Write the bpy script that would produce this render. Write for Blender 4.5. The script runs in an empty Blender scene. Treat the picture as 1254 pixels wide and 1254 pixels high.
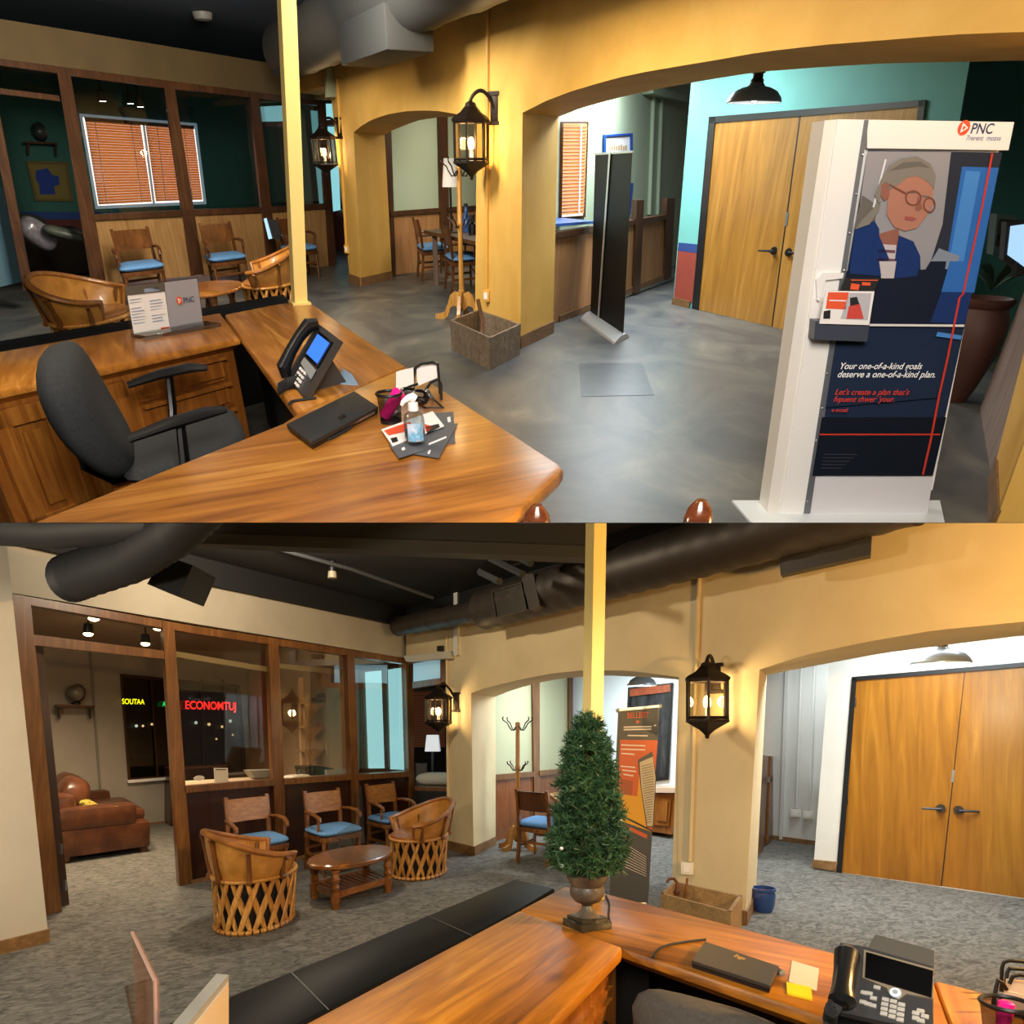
import bpy, bmesh, math, random
from mathutils import Matrix, Vector, noise
random.seed(7)
# Two rooms, one above the other: the upper room is the dim lobby with a concrete floor,
# the lower one is the carpeted lobby. The camera stands at the edge of the thin divider added between them.
F, PX, PY, EYE = 900.0, 605.0, 895.0, 1.6
SPLIT = 640.0
TILT = math.atan2(PY - 205.0, F)        # the upper room's floor is raked towards the viewer
sc = bpy.context.scene
COL = sc.collection
cam = bpy.data.cameras.new('camera')
cam.sensor_width = 36.0; cam.lens = 36.0 * F / 1254.0
cam.shift_x = (627.0 - PX) / 1254.0; cam.shift_y = (PY - 627.0) / 1254.0
cam.clip_start = 0.05; cam.clip_end = 200
camo = bpy.data.objects.new('camera', cam); COL.objects.link(camo)
camo.location = (0, 0, EYE); camo.rotation_euler = (math.pi / 2, 0, 0)
sc.camera = camo
vs = sc.view_settings
vs.view_transform = 'Standard'; vs.look = 'None'; vs.gamma = 1.0; vs.exposure = 0.0
vs.use_curve_mapping = False
wd = bpy.data.worlds.new('world'); sc.world = wd; wd.use_nodes = True
wd.node_tree.nodes['Background'].inputs[0].default_value = (1.0, 0.84, 0.66, 1)
wd.node_tree.nodes['Background'].inputs[1].default_value = 0.10
sc.cycles.max_bounces = 6; sc.cycles.transparent_max_bounces = 16
sc.cycles.sample_clamp_indirect = 3.0
sc.cycles.caustics_reflective = False; sc.cycles.caustics_refractive = False

def hx(s):
    s = s.lstrip('#')
    f = lambda c: c / 12.92 if c <= 0.04045 else ((c + 0.055) / 1.055) ** 2.4
    return tuple(f(int(s[i:i + 2], 16) / 255.0) for i in (0, 2, 4)) + (1.0,)

class Room:
    def __init__(s, key, th):
        s.key = key; s.c, s.s = math.cos(th), math.sin(th)
        C = Matrix.Translation((0, 0, EYE))
        s.M = C @ Matrix.Rotation(th, 4, 'X') @ C.inverted()
    def ray(s, x, y):
        u, v = (x - PX) / F, (PY - y) / F
        return Vector((u, s.c + s.s * v, -s.s + s.c * v))
    def fl(s, x, y, z=0.0):
        d = s.ray(x, y); t = (z - EYE) / d.z
        return Vector((0, 0, EYE)) + t * d
    def wl(s, x, y, W, off=0.0):
        p, q, n = W
        d = s.ray(x, y); nx, ny = q.y - p.y, -(q.x - p.x)
        a = p + n * off
        t = (nx * a.x + ny * a.y) / (nx * d.x + ny * d.y)
        return Vector((0, 0, EYE)) + t * d
    def at(s, x, y, yy):
        d = s.ray(x, y); return Vector((0, 0, EYE)) + d * (yy / d.y)
    def cd(s, P):                       # distance along the view axis
        return s.c * P.y - s.s * (P.z - EYE)
A = Room('A', TILT); B = Room('B', 0.0)
CUR = A
ROOMOF = {}
def vec2(x, y): return Vector((x, y, 0)).normalized()
def yaw(dx, dy): return math.atan2(-dx, dy)

def lamp(kind, name, loc, power, col, size=0.2, aim=None, spot=None, sy=None):
    l = bpy.data.lights.new(name, kind); l.energy = power; l.color = col
    if kind == 'AREA':
        l.size = size
        if sy: l.shape = 'RECTANGLE'; l.size_y = sy
    elif kind in ('POINT', 'SPOT'): l.shadow_soft_size = size
    if kind == 'SPOT': l.spot_size = math.radians(spot or 90); l.spot_blend = 0.8
    o = bpy.data.objects.new(name, l); COL.objects.link(o)
    M = Matrix.Translation(loc)
    if aim is not None:
        M = M @ (Vector(aim) - Vector(loc)).to_track_quat('-Z', 'Y').to_matrix().to_4x4()
    o.matrix_world = CUR.M @ M
    ROOMOF[o.name] = CUR.key
    return o

WARM = (1.0, 0.62, 0.27); SOFT = (1.0, 0.84, 0.62); COOL = (0.86, 0.95, 1.0)
# ---- lights out of view, most added to brighten parts, upper room
CUR = A
lamp('AREA', 'unseen_light', (0.3, 0.5, 2.8), 150, (1.0, .94, .86), 1.4, (1.0, 7.0, 1.0))  # key lamp added above the viewer for wall and display stand
lamp('AREA', 'unseen_light', (-2.0, 3.7, 3.1), 62, SOFT, 0.8, (-1.9, 4.4, 0))
lamp('AREA', 'unseen_light', (-0.6, 6.2, 3.2), 115, (1.0, .84, .62), 0.8, (0.9, 7.6, 1.5))  # wash added to brighten the arched wall
lamp('AREA', 'hall_unseen_light', (1.6, 11.0, 2.8), 170, COOL, 1.2, (1.7, 11.2, 0))
lamp('AREA', 'hall_unseen_light', (2.0, 13.2, 2.7), 110, COOL, .9, (1.9, 13.3, 0))  # second hidden lamp, added to brighten the sage wall
lamp('AREA', 'unseen_light', (-1.9, 8.6, 3.05), 190, (1.0, .95, .86), 0.7, (-2.0, 14.5, 1.2))  # added to lift the column sides at the small arch
lamp('AREA', 'nook_ceiling_light', (0.2, 16.0, 2.6), 70, SOFT, 1.5, (0.2, 16.5, 0))
lamp('AREA', 'lounge_ceiling_light', (-3.2, 10.6, 3.0), 115, SOFT, 1.0, (-4.6, 13.0, 0.2))
# ---- lights added behind the viewer, beside the frame and out of sight, lower room
CUR = B
lamp('AREA', 'unseen_light', (0.0, -0.8, 2.6), 70, (1.0, .9, .76), 1.6, (0.0, 5.0, 1.2))  # fill for both rooms, added behind the viewer
lamp('POINT', 'unseen_light', (2.9, 2.2, 1.95), 480, (1.0, .58, .2), 0.08)  # warm lamp added beside the frame to yellow the right wall
lamp('POINT', 'unseen_light', (-3.5, 2.9, 2.05), 195, SOFT, 0.15)  # added outside the left edge to light that side
lamp('POINT', 'unseen_light', (-1.9, 6.6, 3.34), 165, SOFT, 0.05)  # hidden behind the beam, added to light band and carpet
lamp('AREA', 'hall_unseen_light', (3.6, 6.6, 2.8), 115, COOL, 1.2, (3.7, 7.0, 0))
lamp('AREA', 'nook_ceiling_light', (1.5, 10.6, 2.6), 125, COOL, 1.2, (1.5, 11.0, 0))
lamp('AREA', 'hall_unseen_light', (4.1, 9.5, 2.72), 24, COOL, .6, (4.1, 9.7, 0))  # small hidden lamp added to brighten the recess wall

# ------------------------------------------------------------------ materials
def _mat(name):
    m = bpy.data.materials.new(name); m.use_nodes = True
    nt = m.node_tree; b = nt.nodes['Principled BSDF']
    return m, nt, b
def flat(name, col, rough=0.5, metal=0.0, emit=None, es=1.0, coat=0.0, spec=0.5):
    m, nt, b = _mat(name)
    b.inputs['Base Color'].default_value = hx(col); b.inputs['Roughness'].default_value = rough
    b.inputs['Metallic'].default_value = metal; b.inputs['Coat Weight'].default_value = coat
    b.inputs['Specular IOR Level'].default_value = spec
    if emit: b.inputs['Emission Color'].default_value = hx(emit); b.inputs['Emission Strength'].default_value = es
    return m
def _coords(nt, rz=0.0, scale=(1, 1, 1)):
    tc = nt.nodes.new('ShaderNodeTexCoord')
    m1 = nt.nodes.new('ShaderNodeMapping'); m1.inputs['Rotation'].default_value = (0, 0, -rz)
    nt.links.new(tc.outputs['Object'], m1.inputs['Vector'])
    m2 = nt.nodes.new('ShaderNodeMapping'); m2.inputs['Scale'].default_value = scale
    nt.links.new(m1.outputs['Vector'], m2.inputs['Vector'])
    return m1.outputs['Vector'], m2.outputs['Vector']
def _ramp(nt, stops):
    r = nt.nodes.new('ShaderNodeValToRGB'); e = r.color_ramp.elements
    while len(e) < len(stops): e.new(0.5)
    for i, (p, c) in enumerate(stops): e[i].position = p; e[i].color = hx(c)
    return r
def _noise(nt, vec, sc_, det=4, rough=0.6, dist=0.0):
    n = nt.nodes.new('ShaderNodeTexNoise'); n.inputs['Scale'].default_value = sc_
    n.inputs['Detail'].default_value = det; n.inputs['Roughness'].default_value = rough
    n.inputs['Distortion'].default_value = dist
    nt.links.new(vec, n.inputs['Vector']); return n.outputs['Fac']
def _bump(nt, b, h, strength, dist=0.01):
    bp = nt.nodes.new('ShaderNodeBump'); bp.inputs['Strength'].default_value = strength; bp.inputs['Distance'].default_value = dist
    nt.links.new(h, bp.inputs['Height']); nt.links.new(bp.outputs['Normal'], b.inputs['Normal'])
def mottled(name, stops, scale=3.0, rough=0.6, bump=0.0, bs=60.0, stretch=(1, 1, 1), rz=0.0, det=5, dist=0.3, coat=0.0, metal=0.0):
    m, nt, b = _mat(name); _, v = _coords(nt, rz, stretch)
    n = _noise(nt, v, scale, det, 0.62, dist); r = _ramp(nt, stops)
    nt.links.new(n, r.inputs['Fac']); nt.links.new(r.outputs['Color'], b.inputs['Base Color'])
    b.inputs['Roughness'].default_value = rough; b.inputs['Coat Weight'].default_value = coat; b.inputs['Metallic'].default_value = metal
    if bump: _bump(nt, b, _noise(nt, v, bs, 3), bump)
    return m
def wood(name, dark, mid, light, rz=0.0, axis='x', k=1.0, rough=0.35, coat=0.3, planks=0.0, knots=False):
    m, nt, b = _mat(name)
    st = {'x': (0.7, 9, 9), 'y': (9, 0.7, 9), 'z': (9, 9, 0.7)}[axis]
    raw, v = _coords(nt, rz, tuple(k * a for a in st))
    n = _noise(nt, v, 2.2, 6, 0.65, 0.8)
    big = _noise(nt, raw, 1.3 * k, 2, 0.5, 0.4)
    ad = nt.nodes.new('ShaderNodeMath'); ad.operation = 'MULTIPLY_ADD'
    nt.links.new(big, ad.inputs[0]); ad.inputs[1].default_value = 0.55; nt.links.new(n, ad.inputs[2])
    fac = ad.outputs[0]
    if planks:
        sx = nt.nodes.new('ShaderNodeSeparateXYZ'); nt.links.new(raw, sx.inputs[0])
        q = nt.nodes.new('ShaderNodeMath'); q.operation = 'MULTIPLY'; q.inputs[1].default_value = 1.0 / planks
        nt.links.new(sx.outputs[{'x': 1, 'y': 0, 'z': 0}[axis]], q.inputs[0])
        fq = nt.nodes.new('ShaderNodeMath'); fq.operation = 'FLOOR'; nt.links.new(q.outputs[0], fq.inputs[0])
        wn = nt.nodes.new('ShaderNodeTexWhiteNoise'); wn.noise_dimensions = '1D'; nt.links.new(fq.outputs[0], wn.inputs['W'])
        a2 = nt.nodes.new('ShaderNodeMath'); a2.operation = 'MULTIPLY_ADD'; a2.inputs[1].default_value = 0.28
        nt.links.new(wn.outputs['Value'], a2.inputs[0]); nt.links.new(fac, a2.inputs[2])
        a3 = nt.nodes.new('ShaderNodeMath'); a3.operation = 'SUBTRACT'; a3.inputs[1].default_value = 0.14
        nt.links.new(a2.outputs[0], a3.inputs[0]); fac = a3.outputs[0]
    r = _ramp(nt, [(0.42, dark), (0.78, mid), (1.0, light)])
    nt.links.new(fac, r.inputs['Fac']); col = r.outputs['Color']
    if knots:
        vo = nt.nodes.new('ShaderNodeTexVoronoi'); vo.inputs['Scale'].default_value = 2.6 * k
        mp = nt.nodes.new('ShaderNodeMapping'); mp.inputs['Scale'].default_value = {'x': (.6, 1.3, 1.3), 'y': (1.3, .6, 1.3), 'z': (1.3, 1.3, .6)}[axis]
        nt.links.new(raw, mp.inputs['Vector']); nt.links.new(mp.outputs['Vector'], vo.inputs['Vector'])
        kr = nt.nodes.new('ShaderNodeMapRange'); kr.inputs[1].default_value = 0.04; kr.inputs[2].default_value = 0.12
        kr.inputs[3].default_value = 0.75; kr.inputs[4].default_value = 0.0
        nt.links.new(vo.outputs['Distance'], kr.inputs[0])
        mx = nt.nodes.new('ShaderNodeMix'); mx.data_type = 'RGBA'
        nt.links.new(kr.outputs[0], mx.inputs[0]); nt.links.new(col, mx.inputs[6]); mx.inputs[7].default_value = hx(dark)
        col = mx.outputs[2]
    nt.links.new(col, b.inputs['Base Color'])
    b.inputs['Roughness'].default_value = rough; b.inputs['Coat Weight'].default_value = coat; b.inputs['Coat Roughness'].default_value = 0.18
    _bump(nt, b, n, 0.08)
    return m
def glass(name, tint='ffffff', refl=0.10, rough=0.02, film=0.0, filmcol='ffffff'):
    m = bpy.data.materials.new(name); m.use_nodes = True; nt = m.node_tree; nt.nodes.clear()
    out = nt.nodes.new('ShaderNodeOutputMaterial'); tr = nt.nodes.new('ShaderNodeBsdfTransparent')
    tr.inputs[0].default_value = hx(tint); gl = nt.nodes.new('ShaderNodeBsdfGlossy'); gl.inputs['Roughness'].default_value = rough
    lw = nt.nodes.new('ShaderNodeLayerWeight'); lw.inputs['Blend'].default_value = 0.25
    mr = nt.nodes.new('ShaderNodeMapRange'); mr.inputs[3].default_value = refl; mr.inputs[4].default_value = 0.6
    nt.links.new(lw.outputs['Fresnel'], mr.inputs[0])
    mx = nt.nodes.new('ShaderNodeMixShader'); nt.links.new(mr.outputs[0], mx.inputs[0])
    nt.links.new(tr.outputs[0], mx.inputs[1]); nt.links.new(gl.outputs[0], mx.inputs[2])
    res = mx.outputs[0]
    if film:
        df = nt.nodes.new('ShaderNodeBsdfDiffuse'); df.inputs[0].default_value = hx(filmcol)
        m2 = nt.nodes.new('ShaderNodeMixShader'); m2.inputs[0].default_value = film
        nt.links.new(res, m2.inputs[1]); nt.links.new(df.outputs[0], m2.inputs[2]); res = m2.outputs[0]
    nt.links.new(res, out.inputs[0]); return m
def emis(name, col, st):
    m = bpy.data.materials.new(name); m.use_nodes = True; nt = m.node_tree; nt.nodes.clear()
    out = nt.nodes.new('ShaderNodeOutputMaterial'); e = nt.nodes.new('ShaderNodeEmission')
    e.inputs[0].default_value = hx(col); e.inputs[1].default_value = st; nt.links.new(e.outputs[0], out.inputs[0]); return m
def translucent(name, c1, c2, k=0.55):
    m = bpy.data.materials.new(name); m.use_nodes = True; nt = m.node_tree; nt.nodes.clear()
    out = nt.nodes.new('ShaderNodeOutputMaterial'); d = nt.nodes.new('ShaderNodeBsdfDiffuse'); t = nt.nodes.new('ShaderNodeBsdfTranslucent')
    d.inputs[0].default_value = hx(c1); t.inputs[0].default_value = hx(c2); mx = nt.nodes.new('ShaderNodeMixShader'); mx.inputs[0].default_value = k
    nt.links.new(d.outputs[0], mx.inputs[1]); nt.links.new(t.outputs[0], mx.inputs[2]); nt.links.new(mx.outputs[0], out.inputs[0]); return m
def meshcloth(name, col, hole=0.5):            # fine wire mesh: a see-through weave
    m = bpy.data.materials.new(name); m.use_nodes = True; nt = m.node_tree; nt.nodes.clear()
    out = nt.nodes.new('ShaderNodeOutputMaterial'); d = nt.nodes.new('ShaderNodeBsdfDiffuse'); t = nt.nodes.new('ShaderNodeBsdfTransparent')
    d.inputs[0].default_value = hx(col); mx = nt.nodes.new('ShaderNodeMixShader'); mx.inputs[0].default_value = hole
    nt.links.new(d.outputs[0], mx.inputs[1]); nt.links.new(t.outputs[0], mx.inputs[2]); nt.links.new(mx.outputs[0], out.inputs[0]); return m

# ------------------------------------------------------------------ mesh builder
ROOT = {}
class MB:
    def __init__(s): s.bm = bmesh.new(); s.mi = 0
    def v(s, p): return s.bm.verts.new(p)
    def face(s, vs_):
        try:
            f = s.bm.faces.new(vs_); f.material_index = s.mi; f.smooth = True; return f
        except ValueError: return None
    def poly(s, pts): return s.face([s.v(p) for p in pts])
    def loft(s, loops, closed=True, caps=True):
        L = [[s.v(p) for p in lp] for lp in loops]; n = len(L[0])
        for a, b in zip(L, L[1:]):
            for i in range(n if closed else n - 1):
                s.face([a[i], a[(i + 1) % n], b[(i + 1) % n], b[i]])
        if caps and closed:
            s.face(L[0][::-1]); s.face(L[-1])
        return L
    def prism(s, pts, vec):
        vec = Vector(vec); return s.loft([[Vector(p) for p in pts], [Vector(p) + vec for p in pts]])
    def box(s, c, size, rz=0.0, bev=0.0, M=None, taper=1.0):
        c = Vector(c); hx_, hy, hz = size[0] / 2, size[1] / 2, size[2] / 2
        R = M if M is not None else Matrix.Rotation(rz, 3, 'Z')
        P = []
        for z in (-hz, hz):
            t = 1.0 if z < 0 else taper
            P.append([c + R @ Vector((x * t, y * t, z)) for x, y in ((-hx_, -hy), (hx_, -hy), (hx_, hy), (-hx_, hy))])
        L = s.loft(P)
        if bev:
            vv = L[0] + L[1]; es = {e for w in vv for e in w.link_edges}
            bmesh.ops.bevel(s.bm, geom=list(es), offset=bev, segments=2, profile=0.6, affect='EDGES')
        return s
    def tube(s, pts, r, n=8, closed=False, caps=True, flat_=1.0):
        pts = [Vector(p) for p in pts]; m = len(pts); rs = r if isinstance(r, (list, tuple)) else [r] * m
        loops = []; up = None
        for i in range(m):
            if closed: t = pts[(i + 1) % m] - pts[i - 1]
            else: t = pts[min(i + 1, m - 1)] - pts[max(i - 1, 0)]
            t.normalize()
            if up is None:
                up = Vector((0, 0, 1)) if abs(t.z) < 0.9 else Vector((0, 1, 0))
            up = (up - t * up.dot(t)).normalized(); sd = t.cross(up)
            loops.append([pts[i] + (sd * math.cos(2 * math.pi * j / n) + up * math.sin(2 * math.pi * j / n) * flat_) * rs[i] for j in range(n)])
        if closed: loops.append(loops[0]); s.loft(loops, caps=False)
        else: s.loft(loops, caps=caps)
        return s
    def cyl(s, a, b, r0, r1=None, n=14): return s.tube([a, b], [r0, r0 if r1 is None else r1], n)
    def lathe(s, prof, n=24, c=(0, 0, 0), sq=None, caps=True):
        c = Vector(c); loops = []
        for r, z in prof:
            loops.append([c + Vector((max(r, 1e-4) * math.cos(2 * math.pi * j / n), max(r, 1e-4) * math.sin(2 * math.pi * j / n), z)) for j in range(n)])
        s.loft(loops, caps=caps); return s
    def ball(s, c, r, n=16, m=10):
        c = Vector(c); r = Vector(r) if not isinstance(r, (int, float)) else Vector((r, r, r)); loops = []
        for i in range(m + 1):
            a = -math.pi / 2 + math.pi * i / m
            loops.append([c + Vector((r.x * max(math.cos(a), 1e-3) * math.cos(2 * math.pi * j / n), r.y * max(math.cos(a), 1e-3) * math.sin(2 * math.pi * j / n), r.z * math.sin(a))) for j in range(n)])
        s.loft(loops); return s
    def cushion(s, c, size, rz=0.0, M=None, e=0.35, n=20, m=10):      # a soft superellipsoid block
        c = Vector(c); R = M if M is not None else Matrix.Rotation(rz, 3, 'Z'); sg = lambda x, p: math.copysign(abs(x) ** p, x)
        loops = []
        for i in range(m + 1):
            a = -math.pi / 2 + math.pi * i / m
            loops.append([c + R @ Vector((size[0] / 2 * sg(max(math.cos(a), 1e-3), .55) * sg(math.cos(2 * math.pi * j / n), e), size[1] / 2 * sg(max(math.cos(a), 1e-3), .55) * sg(math.sin(2 * math.pi * j / n), e), size[2] / 2 * math.sin(a))) for j in range(n)])
        s.loft(loops); return s
    def grid(s, fn, nu, nv, closed=False):
        L = [[s.v(fn(u / nu if not closed else u / nu, v / nv)) for u in range(nu if closed else nu + 1)] for v in range(nv + 1)]
        n = len(L[0])
        for a, b in zip(L, L[1:]):
            for i in range(n if closed else n - 1): s.face([a[i], a[(i + 1) % n], b[(i + 1) % n], b[i]])
        return s
    def text(s, txt, O, X, Y, size=1.0, align='LEFT', bold=0.0, shear=0.0, ext=0.0):
        cu = bpy.data.curves.new('t', 'FONT'); cu.body = txt; cu.size = size; cu.align_x = align; cu.offset = bold; cu.shear = shear; cu.extrude = ext
        o = bpy.data.objects.new('t', cu); COL.objects.link(o); bpy.context.view_layer.update()
        me = bpy.data.meshes.new_from_object(o.evaluated_get(bpy.context.evaluated_depsgraph_get()))
        O, X, Y = Vector(O), Vector(X), Vector(Y); Z = X.cross(Y)
        vv = [s.v(O + X * p.co.x + Y * p.co.y + Z * p.co.z) for p in me.vertices]
        for f in me.polygons: s.face([vv[i] for i in f.vertices])
        bpy.data.objects.remove(o); bpy.data.curves.remove(cu); bpy.data.meshes.remove(me); return s
    def build(s, name, mat, parent=None, room=False, origin=None, sharp=35, label=None, fix=True):
        me = bpy.data.meshes.new(name)
        if fix: bmesh.ops.recalc_face_normals(s.bm, faces=s.bm.faces)
        if parent is not None:
            rt = parent
            while rt.parent is not None: rt = rt.parent
            Ml, S = ROOT[rt.name]
            if room: s.bm.transform(Ml.inverted())
            else: s.bm.transform(S.to_4x4())
        elif origin is not None:
            s.bm.transform(Matrix.Translation(-Vector(origin)))
        s.bm.to_mesh(me); s.bm.free()
        me.set_sharp_from_angle(angle=math.radians(sharp))
        for m in (mat if isinstance(mat, (list, tuple)) else [mat]): me.materials.append(m)
        o = bpy.data.objects.new(name, me); COL.objects.link(o)
        if parent is not None: o.parent = parent
        else: o.matrix_world = CUR.M @ Matrix.Translation(Vector(origin) if origin is not None else Vector())
        if label: o['label'] = label
        ROOMOF[o.name] = CUR.key
        return o
def thing(name, label, cat, loc, rz=0.0, group=None, k=1.0):
    o = bpy.data.objects.new(name, None); COL.objects.link(o); o.empty_display_size = 0.1
    Ml = Matrix.Translation(Vector(loc)) @ Matrix.Rotation(rz, 4, 'Z')
    R = Matrix.Rotation(rz, 3, 'Z'); S = R.transposed() @ Matrix.Diagonal((1, k, 1)) @ R
    o.matrix_world = CUR.M @ Ml; ROOT[o.name] = (Ml, S); ROOMOF[o.name] = CUR.key
    o['label'] = label; o['category'] = cat
    if group: o['group'] = group
    return o
def tag(o, label, cat, group=None, kind=None):
    o['label'] = label; o['category'] = cat
    if group: o['group'] = group
    if kind: o['kind'] = kind
    return o
def struct(o, label, cat): o['kind'] = 'structure'; return tag(o, label, cat)
def dup(root, loc, rz, label, group=None):
    r = root.copy(); COL.objects.link(r); Ml = Matrix.Translation(Vector(loc)) @ Matrix.Rotation(rz, 4, 'Z')
    r.matrix_world = CUR.M @ Ml; ROOT[r.name] = (Ml, ROOT[root.name][1]); ROOMOF[r.name] = CUR.key
    r['label'] = label
    if group: r['group'] = group
    for ch in list(root.children):
        c = ch.copy(); COL.objects.link(c); c.parent = r; ROOMOF[c.name] = CUR.key
        for g in list(ch.children):
            d = g.copy(); COL.objects.link(d); d.parent = c; ROOMOF[d.name] = CUR.key
    return r
def W_(p, q, n): return (Vector(p), Vector(q), Vector(n))
def tr(R, W, pts, off=0.0): return [R.wl(x, y, W, off) for x, y in pts]
def slab(R, W, pts, th, off=0.0, mb=None):         # an outline on a vertical plane, given its thickness
    m = mb or MB(); m.prism(tr(R, W, pts, off), W[2] * th); return m
def lerp(a, b, t): return a + (b - a) * t
# ------------------------------------------------------------------ shared materials
m_iron = flat('dark_bronze', '2b2119', 0.45, 0.7)
m_black = flat('black_plastic', '121214', 0.4)
m_blackgloss = flat('black_gloss', '0a0a0c', 0.12, coat=0.4)
m_rubber = flat('dark_rubber', '1b1b1c', 0.75)
m_steel = flat('brushed_steel', 'b9bcc0', 0.3, 0.9)
m_alu = flat('satin_aluminium', 'c9cdd2', 0.38, 0.6)
m_white = flat('white_lacquer', 'e9e6e3', 0.35)
m_paper = flat('white_paper', 'e8e4e2', 0.7)
m_shade = flat('galvanised_shade', '9aa3ad', 0.3, 0.35)
m_shadein = flat('white_enamel', 'f4f4f0', 0.4)
m_pane = glass('lantern_glass', 'f3efe4', 0.08)
m_bulb = emis('warm_bulb', 'ffd28a', 26.0)
m_bulbcool = emis('cool_bulb', 'f4fbff', 20.0)
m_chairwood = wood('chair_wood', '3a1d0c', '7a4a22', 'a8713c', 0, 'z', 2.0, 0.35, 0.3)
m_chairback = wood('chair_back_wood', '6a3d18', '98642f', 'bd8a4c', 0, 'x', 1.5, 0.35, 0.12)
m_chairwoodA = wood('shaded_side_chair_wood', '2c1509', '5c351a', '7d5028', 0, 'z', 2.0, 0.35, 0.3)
m_blue = mottled('blue_seat_fabric', [(0.3, '4a7fb8'), (0.7, '6d9fd2')], 40, 0.85)
m_leather = mottled('pigskin_leather', [(0.25, '96621f'), (0.6, 'b98138'), (0.85, 'cf9a52')], 7, 0.42, 0.05, 90, coat=0.15)
m_rim = mottled('leather_rim', [(0.3, '7c4a1a'), (0.7, 'a56a2c')], 9, 0.4, coat=0.2)
m_slat = wood('cedar_slat', '7d4a18', 'b57c35', 'd9a95c', 0, 'z', 3.0, 0.5, 0.0)
m_stave = wood('dark_stave', '3e210c', '6b3f18', '8a5726', 0, 'z', 3.0, 0.45, 0.1)
m_phone = flat('phone_graphite', '3b3b3c', 0.4)
m_phonedark = flat('phone_black', '17181a', 0.3)
m_screenblue = flat('lit_screen', '2a62d8', 0.2, emit='3f7bf0', es=0.9)
m_pink = flat('pink_marker', 'ff1f8f', 0.3)
m_mesh = meshcloth('wire_mesh_black', '101010', 0.42)
m_wire = flat('black_wire', '141414', 0.4, 0.3)

# ------------------------------------------------------------------ furniture builders
def side_chair(name, label, loc, rz, k, mw, mback, group=None, cat='chair'):
    t = thing(name, label, cat, loc, rz, group, k)
    m = MB(); m.cushion((0, 0.01, 0.47), (0.52, 0.50, 0.10)); m.build('seat_cushion', m_blue, t, label='blue padded seat cushion')
    m = MB(); m.box((0, 0, 0.405), (0.48, 0.46, 0.055), bev=0.008); m.build('seat_frame', mw, t)
    for s in (-1, 1):
        m = MB(); m.cyl((s * .215, .205, 0), (s * .215, .205, .40), .016, .023, 10); m.build('leg', mw, t)
        m = MB(); m.loft([[(s * .205 + a * .018, y + b * .02, z) for a, b in ((-1, -1), (1, -1), (1, 1), (-1, 1))] for y, z in ((-.25, 0), (-.215, .25), (-.21, .46), (-.235, .70), (-.28, .90))]); m.build('back_post', mw, t)
        m = MB(); m.tube([(s * .225, -.215, .665), (s * .25, -.08, .675), (s * .255, .08, .665), (s * .245, .17, .635), (s * .245, .185, .60)], [.016, .02, .022, .02, .014], 8)
        m.cyl((s * .245, .13, .66), (s * .232, .12, .39), .016, .016, 8); m.build('armrest', mw, t)
        m = MB(); m.box((s * .212, 0, .20), (.022, .42, .03)); m.build('stretcher', mw, t)
    m = MB(); m.box((0, .205, .26), (.42, .02, .028)); m.box((0, -.222, .26), (.40, .02, .028)); m.build('stretcher', mw, t)
    def bk(u, v):
        x = (u - .5) * .40; z = .64 + v * .235 + .012 * math.sin(v * math.pi) * 0
        return Vector((x, -.225 - (z - .62) * .22 - .035 * math.cos((u - .5) * math.pi) + .03, z))
    m = MB(); fr = [[bk(i / 10, v) for i in range(11)] for v in (0, 1)]
    loop = fr[0] + fr[1][::-1]; m.loft([loop, [p + Vector((0, -.022, 0)) for p in loop]]); m.build('backrest', mback, t)
    return t

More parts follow.
